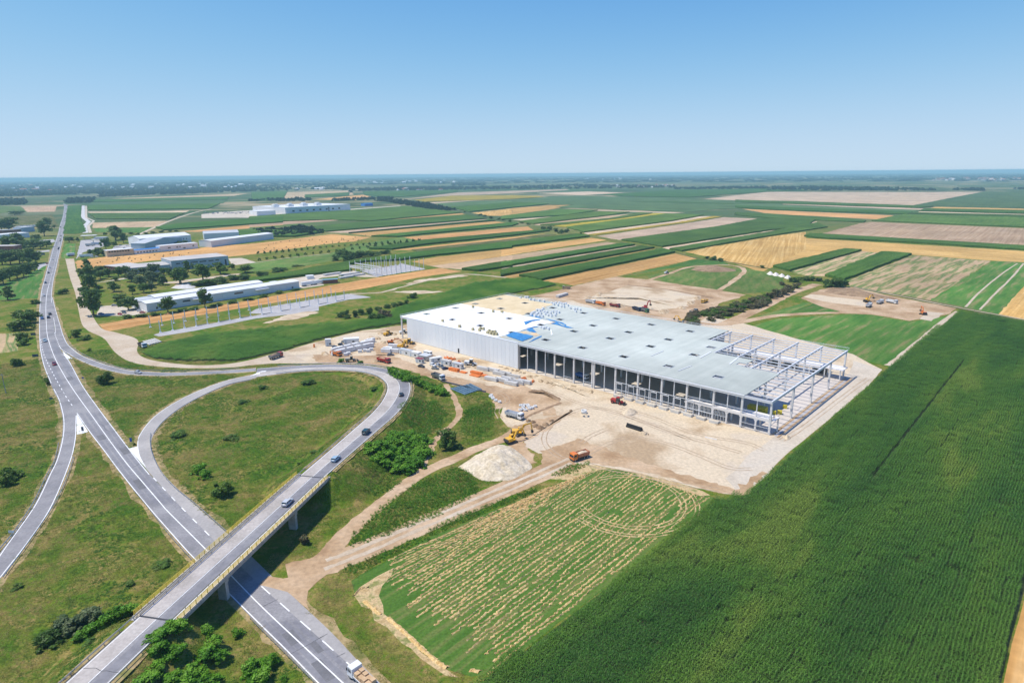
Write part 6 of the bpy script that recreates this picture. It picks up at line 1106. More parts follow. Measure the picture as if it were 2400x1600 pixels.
# black pipes, blue steel sheets
pa, pb = P('K7',1050,862), P('K7',1185,905)
for i, (dx, z) in enumerate([(0,.45),(.95,.45),(.48,1.2)]):
    d = (pb-pa)/np.linalg.norm(pb-pa); nr = np.array([-d[1], d[0], 0]); q = MB(); q.cyl(pa+nr*dx+np.array([0,0,z]), pb+nr*dx+np.array([0,0,z]), .45, n=12); tag(q.build('black_pipe', m_black), 'black plastic pipe in the bundle lying on the sand', 'pipe', 'black pipe bundle')
m_bsheet = M('blue_steel_sheet', [(.09,.16,.22),(.15,.24,.30)], scale=.6, rough=.35, metal=.3)
for i in range(7):
    a, b = P('Z7',330+i*42,640-i*9), P('Z7',530+i*35,725-i*10); q = MB(); q.bar(a+np.array([0,0,.2+.04*i]), b+np.array([0,0,.2+.04*i]), 1.25, .18); tag(q.build('blue_steel_sheet', m_bsheet), 'long dark blue profiled steel sheet lying in the grass', 'steel sheet', 'dark blue steel sheets')
q = MB()
a, b = P('Z7',210,545), P('Z7',800,690); q.bar(a+np.array([0,0,.25]), b+np.array([0,0,.25]), 1.2, .4); tag(q.build('black_plastic_roll', m_dark), 'long black plastic strip along the haul road edge', 'plastic strip')
p = P('K5',1400,90)
for i in range(5): q = MB(); q.box(-6,6,-.5,.5,.05,.75); o = q.build('white_beam', m_conc); pp = P('K5',1350+i*24,98-i*6); o.location = pp; o.rotation_euler = (0,0,-.75); tag(o, 'white precast beam lying beside the service road truck', 'beam', 'white beams by the service road')
p = P('V7',1310,270); stack('beam_stack', 'grey beam stack in the grass behind the hall', p, heading(P('V7',1215,295),P('V7',1410,235)), 16, 3, 1.8, 3)
q = MB(); q.bar(P('V8',1130,845,.15), P('V8',1295,880,.15), .25, .2); tag(q.build('white_pole', m_whitepaint), 'thin white pole lying on the sand before the hall', 'pole')
# heaps
def heap(name, lab, k, outline, h, mat, cat='heap', nseg=14, rough_=.25):
    pts = [P(k,*p)[:2] for p in outline]; c_ = sum(pts)/len(pts); ring_ = catmull(pts+[pts[0]], 4)[:-1]; N = len(ring_); q = MB(); vs = []; K = 12
    for j in range(K):
        t = j/K
        for p in ring_:
            r_ = p*(1-t)+c_*t; z = h*t**.85*(.80+.30*math.sin(r_[0]*.55)*math.cos(r_[1]*.6)*(1-t)+(1-t)*.16*math.sin(r_[0]*1.3+r_[1]*.9)+(1-t)*.10*math.cos(r_[1]*2.1-r_[0])+.15*t); vs.append((r_[0]+random.gauss(0,rough_*(1-t)*.8) if j else r_[0], r_[1]+random.gauss(0,rough_*(1-t)*.8) if j else r_[1], (z+random.gauss(0,rough_*.5*(1-.7*t))) if j else -.03))
    vs.append((c_[0], c_[1], h*.97))
    q.add(vs, [(j*N+i,j*N+(i+1) % N,(j+1)*N+(i+1) % N,(j+1)*N+i) for j in range(K-1) for i in range(N)]+[((K-1)*N+i,(K-1)*N+(i+1) % N,K*N) for i in range(N)], 0, True); return tag(q.build(name, mat), lab, cat)
m_heap = M('sand_heap', [(.50,.41,.28),(.58,.49,.355),(.62,.53,.40)], scale=.3, detail=6, fine=(1.2,.2), rough=1, bump=.7, bscale=.35)
heap('sand_heap', 'big pale sand heap between the dirt tracks', 'W', [(712,65),(770,25),(860,-30),(960,-75),(1040,-60),(1120,0),(1170,60),(1130,95),(1050,140),(960,150),(860,145),(790,105)], 4.5, m_heap)
heap('sand_heap', 'small cone of sand before the dock doors', 'K7', [(1000,735),(1050,700),(1110,700),(1160,730),(1110,760),(1040,760)], 2.2, m_sand); heap('sand_heap', 'small sand heap on the hardstanding by the building corner', 'E8', [(1310,1275),(1345,1255),(1388,1275),(1350,1298)], 1.2, m_sand)
heap('sand_heap', 'low sand heap at the end of the black pipes', 'K7', [(1160,930),(1200,905),(1260,930),(1220,950)], 1.2, m_sand)
heap('earth_bank', 'low sandy step across the pit floor', 'K3', [(700,1250),(890,1193),(1300,1250),(1620,1318),(1560,1335),(1250,1275),(900,1215)], 1.3, m_sand, 'bank'); heap('earth_heap', 'long brown earth mound on the green patch beyond the pit', 'K3', [(1640,990),(1700,960),(1850,950),(2000,975),(2060,1000),(1900,1010),(1750,1005)], 3.5, m_dirtdark); heap('earth_heap', 'brown spoil bank behind the far excavator', 'K4', [(510,1190),(600,1155),(750,1155),(900,1190),(1230,1270),(1050,1262),(850,1240),(650,1220)], 3.0, m_dirtdark)
for i, (x, y) in enumerate([(20,1020),(70,1030),(125,1040),(180,1055)]): heap('sand_heap', 'white gravel cone in the row beyond the thicket', 'K4', [(x-32,y+8),(x,y-14),(x+32,y+8),(x,y+18)], 2.6, M('white_gravel',[(.66,.60,.54),(.72,.67,.62)],scale=.5,rough=1), 'heap')['group'] = 'white gravel cones'
heap('earth_heap', 'curved brown spoil bank around the track bend', 'Z7', [(1350,690),(1420,655),(1600,675),(1760,740),(1835,790),(1790,815),(1680,760),(1520,700)], 1.6, m_dirtdark); heap('earth_heap', 'sandy trench spoil along the open hall front', 'Z7', [(1300,450),(1450,470),(1700,530),(1900,600),(2200,690),(2320,720),(2250,780),(2000,680),(1800,610),(1500,520)], 1.0, m_sand, rough_=.35)
heap('rubble_heap', 'grey rubble heap with pipes in the tall grass', 'K10', [(1950,360),(2050,330),(2100,400),(2000,430)], .8, m_conc) if False else None
heap('rubble_heap', 'pale rubble pile behind the long warehouse', 'V4', [(600,300),(700,270),(820,255),(930,270),(900,300),(760,315)], 2.0, m_conc, rough_=.5)
m_spoil = M('mixed_spoil', [(.30,.20,.11),(.46,.34,.21),(.58,.48,.34)], scale=.5, detail=6, fine=(1.5,.2), rough=1, bump=.15, bscale=1.2)
def spoil(k, pts, lab, grp, mt=None):
    for x, y, r_, h_ in pts:
        heap('spoil_heap', lab, k, [(x+r_*math.cos(a)*random.uniform(.7,1.25), y+r_*.5*math.sin(a)*random.uniform(.7,1.25)) for a in np.linspace(0,5.6,8)], h_, mt or m_spoil, rough_=.18)['group'] = grp
spoil('Z6', [(1080,250,50,1.2),(1160,310,45,1.0),(1330,250,40,1.1),(1120,180,45,1.0),(1380,290,36,.9),(990,240,40,.8),(1230,400,36,.8),(360,460,60,1.4),(1040,560,40,.8),(1300,190,40,.9)], 'low brown spoil heap in the earthworks left of the white wall', 'spoil left of the white wall')
spoil('Z7', [(1150,395,38,.9),(1215,400,34,.8),(1270,420,30,.8),(1400,480,42,1.0),(1460,490,34,.9),(1560,540,40,.9),(1640,560,40,1.0),(1730,590,36,.8),(1880,625,40,1.0),(1960,640,34,.9),(2080,680,44,1.0),(2240,690,40,1.1)], 'small sandy spoil heap in the trench line before the open hall', 'trench spoil before the hall')
spoil('Z7', [(1540,1170,60,1.2),(1620,1130,50,1.0),(1480,1150,50,1.0),(1700,1080,40,.8),(1440,1100,45,.9),(1380,1080,40,.9),(1960,945,24,.8)], 'dark churned earth heap beside the excavators', 'churned heaps by the excavators', m_dirtdark)
spoil('K3', [(700,1245,40,1.0),(800,1215,40,1.2),(1700,1250,40,1.5),(1640,1290,40,1.2),(1560,1340,40,1.2),(1000,1320,40,1.0),(1400,1375,50,1.0)], 'sandy spoil heap on the rim of the pit', 'spoil on the pit rim')
m_timber = M('site_timber', [(.42,.30,.17),(.55,.42,.27)], scale=1, rough=.9)
for i, (k, x, y) in enumerate([('Z7',1120,380),('Z7',1180,390),('Z7',1400,470),('Z7',1440,485),('Z7',1500,470),('Z7',1330,430),('Z7',2000,610),('Z7',1250,395),('Z6',1840,490),('Z6',1700,465),('Z6',1600,440),('Z6',2250,560),('Z7',480,330),('Z7',560,350),('Z7',660,360),('Z7',1010,345),('Z7',1080,365),('K7',1400,690),('K7',1900,840)]):
    p = P(k, x, y); q = MB()
    for j in range(5): q.bar((-1.3+random.uniform(-.3,.3),-.6+j*.3,.08+.09*(j % 2)),(1.3+random.uniform(-.3,.3),-.6+j*.3+random.uniform(-.2,.2),.08+.09*(j % 2)),.16,.09)
    o = q.build('timber_pile', m_timber); o.location = (p[0],p[1],.06); o.rotation_euler = (0,0,random.uniform(0,3)); tag(o, 'loose pile of site timber lying along the hall edge', 'timber', 'timber piles along the hall')
# road signs
def sign(label, k, x, y, h, w_, hh, colr, rz=0.0):
    p = P(k,x,y); t = empty('road_sign', (p[0],p[1],0), rz, label, 'sign')
    for s_ in (-.35,.35): MB().cyl((w_*s_,0,0),(w_*s_,0,h+hh),.05,n=6).build('post', m_galv, t)
    MB().box(-w_/2,w_/2,-.09,-.055,h,h+hh).build('panel', colr, t); return t
m_signb = flat('sign_blue',(.03,.10,.35),.5); m_signd = flat('sign_back',(.10,.12,.14),.6)
sign('large blue road sign board on posts left of the highway', 'V2',725,715,1.5,5,3,m_signd); sign('dark road sign back beside the brown field', 'K5',330,235,1,3,1.6,m_signd,.3); sign('small dark sign beside the highway skid mark', 'K5',475,625,1,1.6,.8,m_signd); sign('blue and yellow arrow sign at the loop gore', 'K5',1208,1015,.8,.9,1.6,m_signb); sign('dark sign post at the white painted gore', 'K5',765,915,.8,1,1.8,m_signd); sign('dark sign back near the merging ramp', 'K5',310,35,1,3,1.6,m_signd,.2); sign('small blue sign in the meadow beside the highway', 'K5',765,432,.8,1,.8,m_signb); sign('small pale sign on the slip road outer edge', 'K9',110,205,.6,1.6,.8,m_whitepaint)
def pole(lab, k, x, y, h): p = P(k,x,y); t = empty('utility_pole', (p[0],p[1],0), 0, lab, 'pole'); MB().cyl((0,0,0),(0,0,h),.18,.12,n=8).build('shaft', m_concdark, t); MB().box(-1,1,-.06,.06,h-.9,h-.7).build('crossarm', m_galv, t)
pole('concrete utility pole in the rough grass left of the highway', 'K5',55,555,10); pole('tall pole by the fuel station entrance', 'V3',212,440,11)
for i, (x, y) in enumerate([(790,285),(925,307),(1095,305)]):
    p = P('K4',x,y); t = empty('pylon', (p[0],p[1],0), 0, 'slim lattice power pylon on the pale striped field', 'pylon', 'pylons on the pale field')
    for s_ in (-1,1): MB().bar((s_*3,0,0),(0,0,24),.3,.3).build('leg', m_galv, t)
    for z in (16,20): MB().bar((-5,0,z),(5,0,z),.25,.25).build('crossarm', m_galv, t)
# straw bales
balem = MB().cyl((-.6,0,.75),(.6,0,.75),.75,n=12).me('straw_bale', M('straw', [(.42,.31,.13),(.55,.42,.20)], scale=1.5, rough=1))
for x, y in [(320,610),(585,652),(635,632),(855,628),(870,545),(940,560),(970,568),(935,588),(918,605),(1030,530),(1150,555),(1130,575),(1245,582),(1185,612),(1350,590),(1500,556),(1585,512),(1745,518),(1735,540),(1850,455),(1860,492),(1905,490),(1915,465),(1860,553),(1940,568),(1825,588),(2020,516),(2060,518),(2100,522),(2140,532),(2060,550),(2180,478)]:
    p = P('V3',x,y); o = link('straw_bale', balem); o.location = (p[0],p[1],.02); o.rotation_euler = (0,0,random.uniform(0,3)); tag(o, 'round straw bale on the golden field beside the tan row building', 'bale', 'bales beside the row building')
for i in range(46):
    t_ = random.random(); u = random.random(); x = 60+t_*950; y = 745-t_*70+u*(85-t_*40); p = P('K2',x,y); o = link('straw_bale', balem); o.location = (p[0],p[1],.02); o.rotation_euler = (0,0,random.uniform(0,3)); tag(o, 'round straw bale on the golden field beside the orchard', 'bale', 'bales beside the orchard')
# ------------------------------------------------------------------ leafy meshes
def quadmesh(name, cen, nrm, size, mat, tri=False, asp=.7):
    n_ = len(cen); nrm = nrm/np.linalg.norm(nrm, axis=1, keepdims=True); r_ = RNG.normal(size=(n_,3)); u = np.cross(nrm, r_); u /= np.linalg.norm(u, axis=1, keepdims=True); v = np.cross(nrm, u)
    s_ = size[:,None]; vs = np.stack([cen-u*s_*.5-v*s_*.5*asp, cen+u*s_*.5-v*s_*.4*asp, cen+u*s_*.55+v*s_*.5*asp, cen-u*s_*.4+v*s_*.55*asp], 1).reshape(-1,3)
    me = bpy.data.meshes.new(name); me.from_pydata(vs.tolist(), [], np.arange(4*n_).reshape(-1,4).tolist()); me.materials.append(mat); me.update(); return me
def crown(name, mat, n_=900, lobes=9, leaf=.075, shape='round', seed=0):
    """crown in unit box: radius ~.5 in xy, z from 0 to 1"""
    rg = np.random.default_rng(seed); cs = []
    for i in range(lobes):
        a = rg.uniform(0, 2*math.pi)
        if shape == 'round': z = rg.uniform(.30,.90); r_ = rg.uniform(.03,.42)*(1.15-abs(z-.5)*1.3); R_ = rg.uniform(.07,.19)
        elif shape == 'tall': z = rg.uniform(.16,.9); r_ = rg.uniform(0,.26)*(1.2-z); R_ = rg.uniform(.08,.17)
        else: z = rg.uniform(.06,.72); r_ = rg.uniform(.03,.44)*(1.05-.6*z); R_ = rg.uniform(.08,.21)
        cs.append((r_*math.cos(a), r_*math.sin(a), z, R_))
    cs = np.array(cs); k = rg.integers(0, lobes, n_); d = rg.normal(size=(n_,3)); d /= np.linalg.norm(d, axis=1, keepdims=True)
    rr = cs[k,3]*rg.uniform(.45,1.12,n_); p = cs[k,:3]+d*rr[:,None]*np.array([1.1,1.1,.95]); p[:,2] = np.clip(p[:,2], .01 if shape == 'bush' else .12, 1.05)
    return quadmesh(name, p, d*1.0+rg.normal(size=(n_,3))*.55+np.array([0,0,.25]), leaf*rg.uniform(.7,1.5,n_), mat)
m_bark = M('bark', [(.10,.075,.055),(.16,.12,.09)], scale=2, rough=1)
LM = {'dark': leafmat('leaf_dark', [(.055,.120,.016),(.090,.170,.026),(.135,.205,.040)], fine=(1.1,.45)), 'mid': leafmat('leaf_mid', [(.062,.14,.014),(.098,.185,.022),(.145,.215,.036)], fine=(1.1,.45)), 'bright': leafmat('leaf_bright', [(.07,.21,.008),(.12,.295,.013),(.19,.37,.028)], fine=(1.3,.40)),
      'grey': leafmat('leaf_greygreen', [(.085,.14,.055),(.125,.18,.07),(.165,.21,.09)], fine=(1.1,.4)), 'brown': leafmat('leaf_brown', [(.12,.105,.05),(.17,.14,.07),(.12,.145,.045)]), 'far': leafmat('leaf_far', [(.020,.045,.018),(.03,.06,.024)], scale=.02, fine=(.3,.2))}
CR = {}
def get_crown(kind, colr, v):
    key = (kind, colr, v)
    if key not in CR:
        n_, lf, lb = {'round':(2000,.062,22),'tall':(1400,.062,18),'bush':(1500,.068,20),'small':(300,.15,9)}[kind]
        CR[key] = crown('crown' if kind != 'bush' else 'foliage', LM[colr], n_, lb, lf, {'small':'round'}.get(kind, kind), hash((kind,v)) % 1000 if False else {'round':10,'tall':20,'bush':30,'small':40}[kind]+v)
    return CR[key]
TR = MB(); TR.cyl((0,0,-.02),(.01,0,.30),.035,.024,n=7); TR.cyl((.01,0,.29),(.10,.05,.55),.022,.008,n=5); TR.cyl((.01,0,.29),(-.09,.06,.58),.02,.008,n=5); TR.cyl((.01,0,.29),(-.01,-.09,.62),.02,.008,n=5); TR = TR.me('trunk', m_bark)
ST = MB()
for i in range(5): a = i*1.26; ST.cyl((.03*math.cos(a),.03*math.sin(a),-.02),(.22*math.cos(a),.22*math.sin(a),.42),.018,.008,n=4)
ST = ST.me('stem', m_bark); vcount = [0]
def plant(kind, colr, p, h, w_, label, group=None):
    vcount[0] += 1; z = hz(p[0], p[1]); nm = 'tree' if kind != 'bush' else 'shrub'
    t = empty(nm, (p[0], p[1], z), random.uniform(0, 6.28), label, nm, group); t.scale = (w_, w_, h)
    link('crown' if kind != 'bush' else 'foliage', get_crown(kind, colr, vcount[0] % 3), t); link('trunk' if kind != 'bush' else 'stem', TR if kind != 'bush' else ST, t); return t
def plant_px(k, x, yb, yt, wpx, kind, colr, label, group=None):
    s = KS[k][2]; p = P(k, x, yb); z = hz(p[0], p[1]); p = P(k, x, yb, z); d = math.sqrt(p[0]**2+p[1]**2+(H-z)**2); mpp = d/F/s; return plant(kind, colr, p, max(1.2, (yb-yt)*mpp*1.04), max(1.0, wpx*mpp*(1.15 if kind == 'round' else 1.0)), label, group)
def many(k, lst, kind, colr, label, group):
    low = 'weed' in label or 'inside the ramp bend' in label
    for x, yb, yt, w_ in lst: plant_px(k, x, yb, yt+(yb-yt)*(.45 if low else 0), w_, kind, 'mid' if low else colr, label, group)
# trees by the warehouse and service road
many('V3', [(420,810,625,150),(470,960,740,190),(455,1150,890,210),(440,1400,1130,270),(520,1565,1200,320)], 'round', 'dark', 'tall dark tree in the row beside the sandy service road', 'trees along the service road')
many('V3', [(290,840,755,110),(330,905,790,110),(640,800,715,160),(640,925,800,160),(790,885,765,180),(960,885,745,150),(1100,865,725,130)], 'round', 'dark', 'dark tree before the brown office front', 'trees before the brown offices')
many('V3', [(1240,880,770,170),(1400,885,755,180),(1580,850,685,190),(1500,1030,835,230),(1180,970,835,200),(1340,1070,890,210),(1740,1030,875,140),(1540,1145,1005,130),(1640,940,820,150)], 'round', 'grey', 'grey-green tree in the scrub before the blue-grey hall', 'scrub trees before the blue-grey hall')
many('V3', [(880,1150,1005,200),(1200,1190,1055,130),(1400,1165,1025,180),(620,1130,1050,110),(900,960,900,120),(1750,860,745,110),(1860,890,755,130),(1960,890,790,140),(2050,1005,755,260),(2180,800,635,150)], 'round', 'mid', 'mid green tree in the rough ground behind the warehouse', 'trees behind the warehouse')
many('V3', [(1000,1375,1225,230),(1130,1465,1275,260),(1290,1455,1315,120)], 'round', 'dark', 'dark round tree at the warehouse yard gate', 'trees at the yard gate')
plant_px('V4',1045,550,345,160,'round','dark','tall dark tree standing before the long warehouse wall'); plant_px('V4',570,620,440,180,'round','dark','broad dark tree before the warehouse end wall')
many('V3', [(905,245,50,285),(1045,295,155,115),(740,415,245,140)], 'round', 'dark', 'big dark tree between fuel station and white hall', 'trees by the fuel station'); many('V3', [(590,525,405,170),(690,525,430,140),(880,365,285,95),(480,515,430,120)], 'round', 'mid', 'green tree beside the tan office row', 'trees by the tan offices'); many('V3', [(1700,345,290,150),(1830,330,275,150),(2000,315,260,170),(2120,300,250,130)], 'bush', 'dark', 'dark shrub in the gap behind the white row', 'shrubs behind the white row')
many('V3', [(1180,140,100,90),(1300,150,115,80),(1430,140,105,90),(1560,125,85,90),(1700,110,75,90),(1860,100,70,90),(1970,95,65,80)], 'bush', 'dark', 'shrub in the hedge behind the white hall roof', 'hedge shrubs behind the hall')
many('V4', [(500,265,155,105),(720,245,80,175),(1020,205,15,225),(1240,125,-5,195),(1390,65,0,85),(1560,105,15,185)], 'round', 'mid', 'green tree on the rough ground beyond the warehouse roof', 'trees beyond the warehouse roof')
many('V4', [(960,275,200,170),(1080,270,180,200),(1230,235,150,220),(1420,190,120,220),(1560,190,125,200),(1760,140,75,160),(1980,90,30,180),(1140,270,235,60)], 'bush', 'dark', 'dense dark shrub mound beyond the warehouse roof', 'shrub mounds beyond the warehouse')
many('V6', [(330,195,120,200),(560,140,95,180),(100,240,195,160),(550,225,170,130),(700,210,150,110)], 'bush', 'dark', 'dark shrub in the weeds by the maize strip', 'shrubs by the maize strip')
many('V4', [(60,690,640,130),(230,670,625,150),(400,650,605,150),(760,600,560,160),(900,575,535,150),(1200,530,490,150),(1400,495,455,160),(1600,455,415,150),(1800,415,375,140),(2000,370,330,140),(2200,330,300,120)], 'bush', 'mid', 'low green shrub in the strip along the warehouse wall', 'shrub strip along the warehouse')
# left of the highway
many('V2', [(290,565,395,250),(150,570,430,210),(450,570,475,170),(560,595,475,190),(680,595,495,160),(780,565,475,140),(40,855,680,210),(180,855,690,190),(330,835,655,210),(480,855,650,210),(600,835,680,170)], 'round', 'dark', 'dark green tree in the wood left of the highway', 'wood left of the highway')
many('V2', [(-40,1200,1010,190),(60,1175,1000,190),(170,1125,960,180),(290,1085,920,180),(400,1055,900,170),(500,1005,870,160),(580,965,840,125)], 'round', 'dark', 'tree of the avenue along the green meadow', 'avenue along the green meadow')
plant_px('V2',130,1445,1275,190,'round','dark','lone dark tree on the mown green meadow'); plant_px('V2',745,380,195,170,'round','dark','round dark tree beside the pale blue hall'); plant_px('V2',800,225,105,135,'round','dark','dark tree near the far highway junction')
many('V2', [(150,275,125,300),(30,290,150,160),(610,455,375,115),(910,245,205,65),(410,625,550,65),(1160,485,410,125),(1300,475,415,55),(250,30,-20,180),(340,10,-30,120)], 'round', 'dark', 'tree among the sheds left of the highway', 'trees among the left sheds')
# meadow shrubs
plant_px('K5',960,470,355,140,'bush','dark','dark round shrub in the meadow between slip road and loop')
many('K5', [(1830,1290,1200,150),(1880,1330,1250,110)], 'bush', 'bright', 'bright shrub pair on the inner loop meadow', 'shrub pair in the loop'); many('K5', [(2050,1500,1370,190),(1980,1410,1370,60)], 'bush', 'mid', 'green shrub inside the loop near the bridge', 'shrubs inside the loop'); many('K5', [(2230,640,590,120),(2130,970,900,150),(1640,950,880,180)], 'bush', 'mid', 'low weedy shrub on the loop meadow', 'weedy shrubs on the loop meadow')
many('K6', [(60,510,440,100),(470,470,390,150),(1080,530,460,110),(540,1115,1075,90),(395,1220,1165,50)], 'bush', 'mid', 'shrub on the grassy slope inside the ramp bend', 'shrubs inside the ramp bend')
many('K6', [(780,275,228,80),(960,285,245,60)], 'bush', 'bright', 'bright shrub on the verge by the yellow loader', 'shrubs by the loader')
hedge = [(1250+i*32+random.uniform(-10,10), 345+i*13+random.uniform(-8,12)) for i in range(16)]+[(1330+i*36, 395+i*14) for i in range(11)]
many('K6', [(x, y+30, y-42, 110) for x, y in hedge], 'bush', 'bright', 'bright green shrub in the hedge below the haul road', 'bright hedge below the haul road')
many('K6', [(x, y, y-92, 190) for x, y in [(1060,1060),(1150,1020),(1230,980),(1320,1000),(1430,1040),(1500,1080),(1120,1120),(1210,1110),(1300,1110),(1400,1120),(1480,1160),(1180,1190),(1270,1200),(1370,1200),(1450,1220),(1310,1270),(1400,1280),(1270,930),(1350,950),(1420,980),(1530,1010),(1540,1130),(1500,1220),(1240,1050),(1340,1060)]], 'bush', 'bright', 'bright green shrub in the dense thicket on the embankment', 'bright thicket on the embankment')
plant_px('K6',1770,1050,850,250,'bush','dark','big round dark shrub beside the worn footpath')
many('K9', [(x, y, y-84, w_) for x, y, w_ in [(1480,1180,200),(1580,1160,190),(1680,1140,170),(1450,1250,160),(1560,1260,200),(1640,1230,150),(1330,1480,220),(1420,1400,190),(1560,1420,200),(1650,1480,200),(1770,1390,190),(1730,1500,210),(1880,1260,200),(1960,1240,190),(2010,1310,170),(1900,1140,130),(1500,1560,220),(1820,1570,210),(2310,1480,160),(2180,1130,110),(1960,1570,170),(1420,1620,220),(2330,1580,150)]], 'bush', 'bright', 'bright green shrub in the thicket beside the bridge approach', 'bright thicket beside the approach')
many('K9', [(1150,960,850,170),(1240,930,830,170),(1060,1000,880,160),(980,1040,930,150),(900,1090,980,140),(760,1150,1080,140),(830,1120,1030,140)], 'bush', 'bright', 'bright shrub in the row leading to the bridge railing', 'shrub row at the bridge end'); many('K9', [(440,1215,1110,180),(500,1180,1080,150)], 'bush', 'dark', 'dark shrub at the end of the grey-green row', 'dark shrubs at the row end'); many('K9', [(580,1080,980,170),(660,1060,960,150),(760,1010,920,170),(870,970,880,180),(640,1110,1040,140)], 'bush', 'grey', 'dull grey-brown shrub behind the bright row', 'dull shrubs behind the bright row')
many('K9', [(170,690,640,90),(1200,670,610,90),(1500,480,420,150),(850,1240,1180,120)], 'bush', 'mid', 'small weed shrub on the triangular meadow', 'weed shrubs on the meadow')
many('K1', [(240,1480,1380,170),(200,1540,1440,170),(290,1420,1350,120),(170,1420,1370,120),(580,1210,1160,90),(320,1300,1260,80)], 'bush', 'mid', 'shrub on the verge left of the highway', 'verge shrubs left of the highway'); many('K5', [(210,60,0,130),(220,110,50,90),(150,300,230,90),(180,300,240,70),(100,1340,1230,150),(60,1400,1300,120),(700,40,-30,100),(780,60,20,110),(825,165,140,40)], 'bush', 'mid', 'green shrub in the rough verge of the highway', 'rough verge shrubs')
many('K10', [(440,290,200,110)], 'bush', 'brown', 'dry rust-brown shrub beside the bridge', None); many('K10', [(20,1400,1330,120),(120,1420,1300,180),(60,1560,1450,200),(10,1500,1420,120),(260,1540,1500,70),(-60,1480,1360,160)], 'bush', 'bright', 'bright shrub beside the guard rail beyond the bridge', 'shrubs by the guard rail')
# field hedges and orchard
n_o = 27
for i in range(n_o): t_ = i/(n_o-1); plant_px('K2', 1500-1480*t_, 732+12*math.sin(t_*9)+110*t_, 732+110*t_-(30-10*t_), 34-8*t_, 'small', 'dark', 'small orchard tree in the row beside the bale field', 'orchard row beside the bales')
for i in range(20): t_ = i/19; plant_px('K2', 1380-1350*t_, 752+158*t_, 752+158*t_-28, 30, 'small', 'dark', 'small orchard tree in the row along the grass lane', 'orchard row along the lane')
many('K2', [(740,905,850,110),(770,865,795,120),(850,895,790,130),(950,875,805,130),(1050,865,805,130),(1180,842,800,120),(820,905,850,120),(900,880,815,120),(1110,850,815,110)], 'bush', 'dark', 'dense shrub in the clump beside the orchard', 'shrub clump beside the orchard')
many('K2', [(780,1425,1370,110),(830,1405,1345,70),(850,1435,1390,70),(910,1425,1350,70),(970,1400,1335,80),(1040,1395,1320,80),(1070,1450,1385,120),(1150,1445,1380,130),(1130,1360,1320,90),(1210,1340,1300,90),(1270,1325,1285,90),(1330,1310,1270,90),(1385,1305,1260,70),(1440,1245,1190,110)], 'bush', 'dark', 'dark shrub at the edge of the green crop beside the hall', 'shrubs beside the green crop'); many('K2', [(1200,1430,1340,130),(1160,1400,1350,100)], 'bush', 'brown', 'dry brown shrub at the edge of the green crop', 'dry shrubs beside the crop')
many('K3', [(290,622,580,60),(340,622,580,70),(400,640,600,70),(450,655,610,70),(500,645,605,60),(635,660,640,40),(90,560,545,50),(150,575,558,50)], 'bush', 'dark', 'shrub on the field ditch among the crop strips', 'ditch shrubs'); many('K3', [(1790,888,860,60),(1850,900,855,80),(1920,912,875,60),(2295,972,945,60)], 'bush', 'dark', 'dark shrub on the ditch beside the golden field', 'shrubs by the golden field')
many('K2', [(2060,490,470,50),(2100,500,480,50),(2160,520,490,50),(2230,530,505,50),(2270,535,515,45),(2335,550,525,40),(1920,462,450,35)], 'bush', 'dark', 'small shrub along the far ditch', 'far ditch shrubs')
tk = []
for i in range(84): t_ = random.random(); x = 1620+t_*730; y = 1440-t_*190+random.uniform(-50,50)*(1-.3*t_); tk.append((x, y+25, y-15, 100))
many('K3', tk[:56], 'bush', 'brown', 'brownish shrub in the thicket between haul roads', 'brown thicket between haul roads'); many('K3', tk[56:], 'bush', 'mid', 'green shrub in the thicket between haul roads', 'green thicket between haul roads')
many('K4', [(20,1250,1180,110),(80,1235,1160,110),(140,1215,1140,110),(200,1190,1120,110),(260,1160,1110,100),(130,1130,1090,70)], 'bush', 'brown', 'brown shrub at the upper end of the thicket', 'upper end of the thicket'); many('K4', [(560,1145,1075,120),(620,1150,1060,140),(680,1145,1075,110)], 'bush', 'dark', 'dark green bush mass at the corner of the far earthworks', 'bushes at the far earthworks'); many('K4', [(220,1100,1050,90),(270,1105,1055,90),(340,1085,1040,100),(400,1090,1045,90),(460,1095,1055,80)], 'bush', 'dark', 'dark hedge shrub before the patchy field', 'hedge before the patchy field')
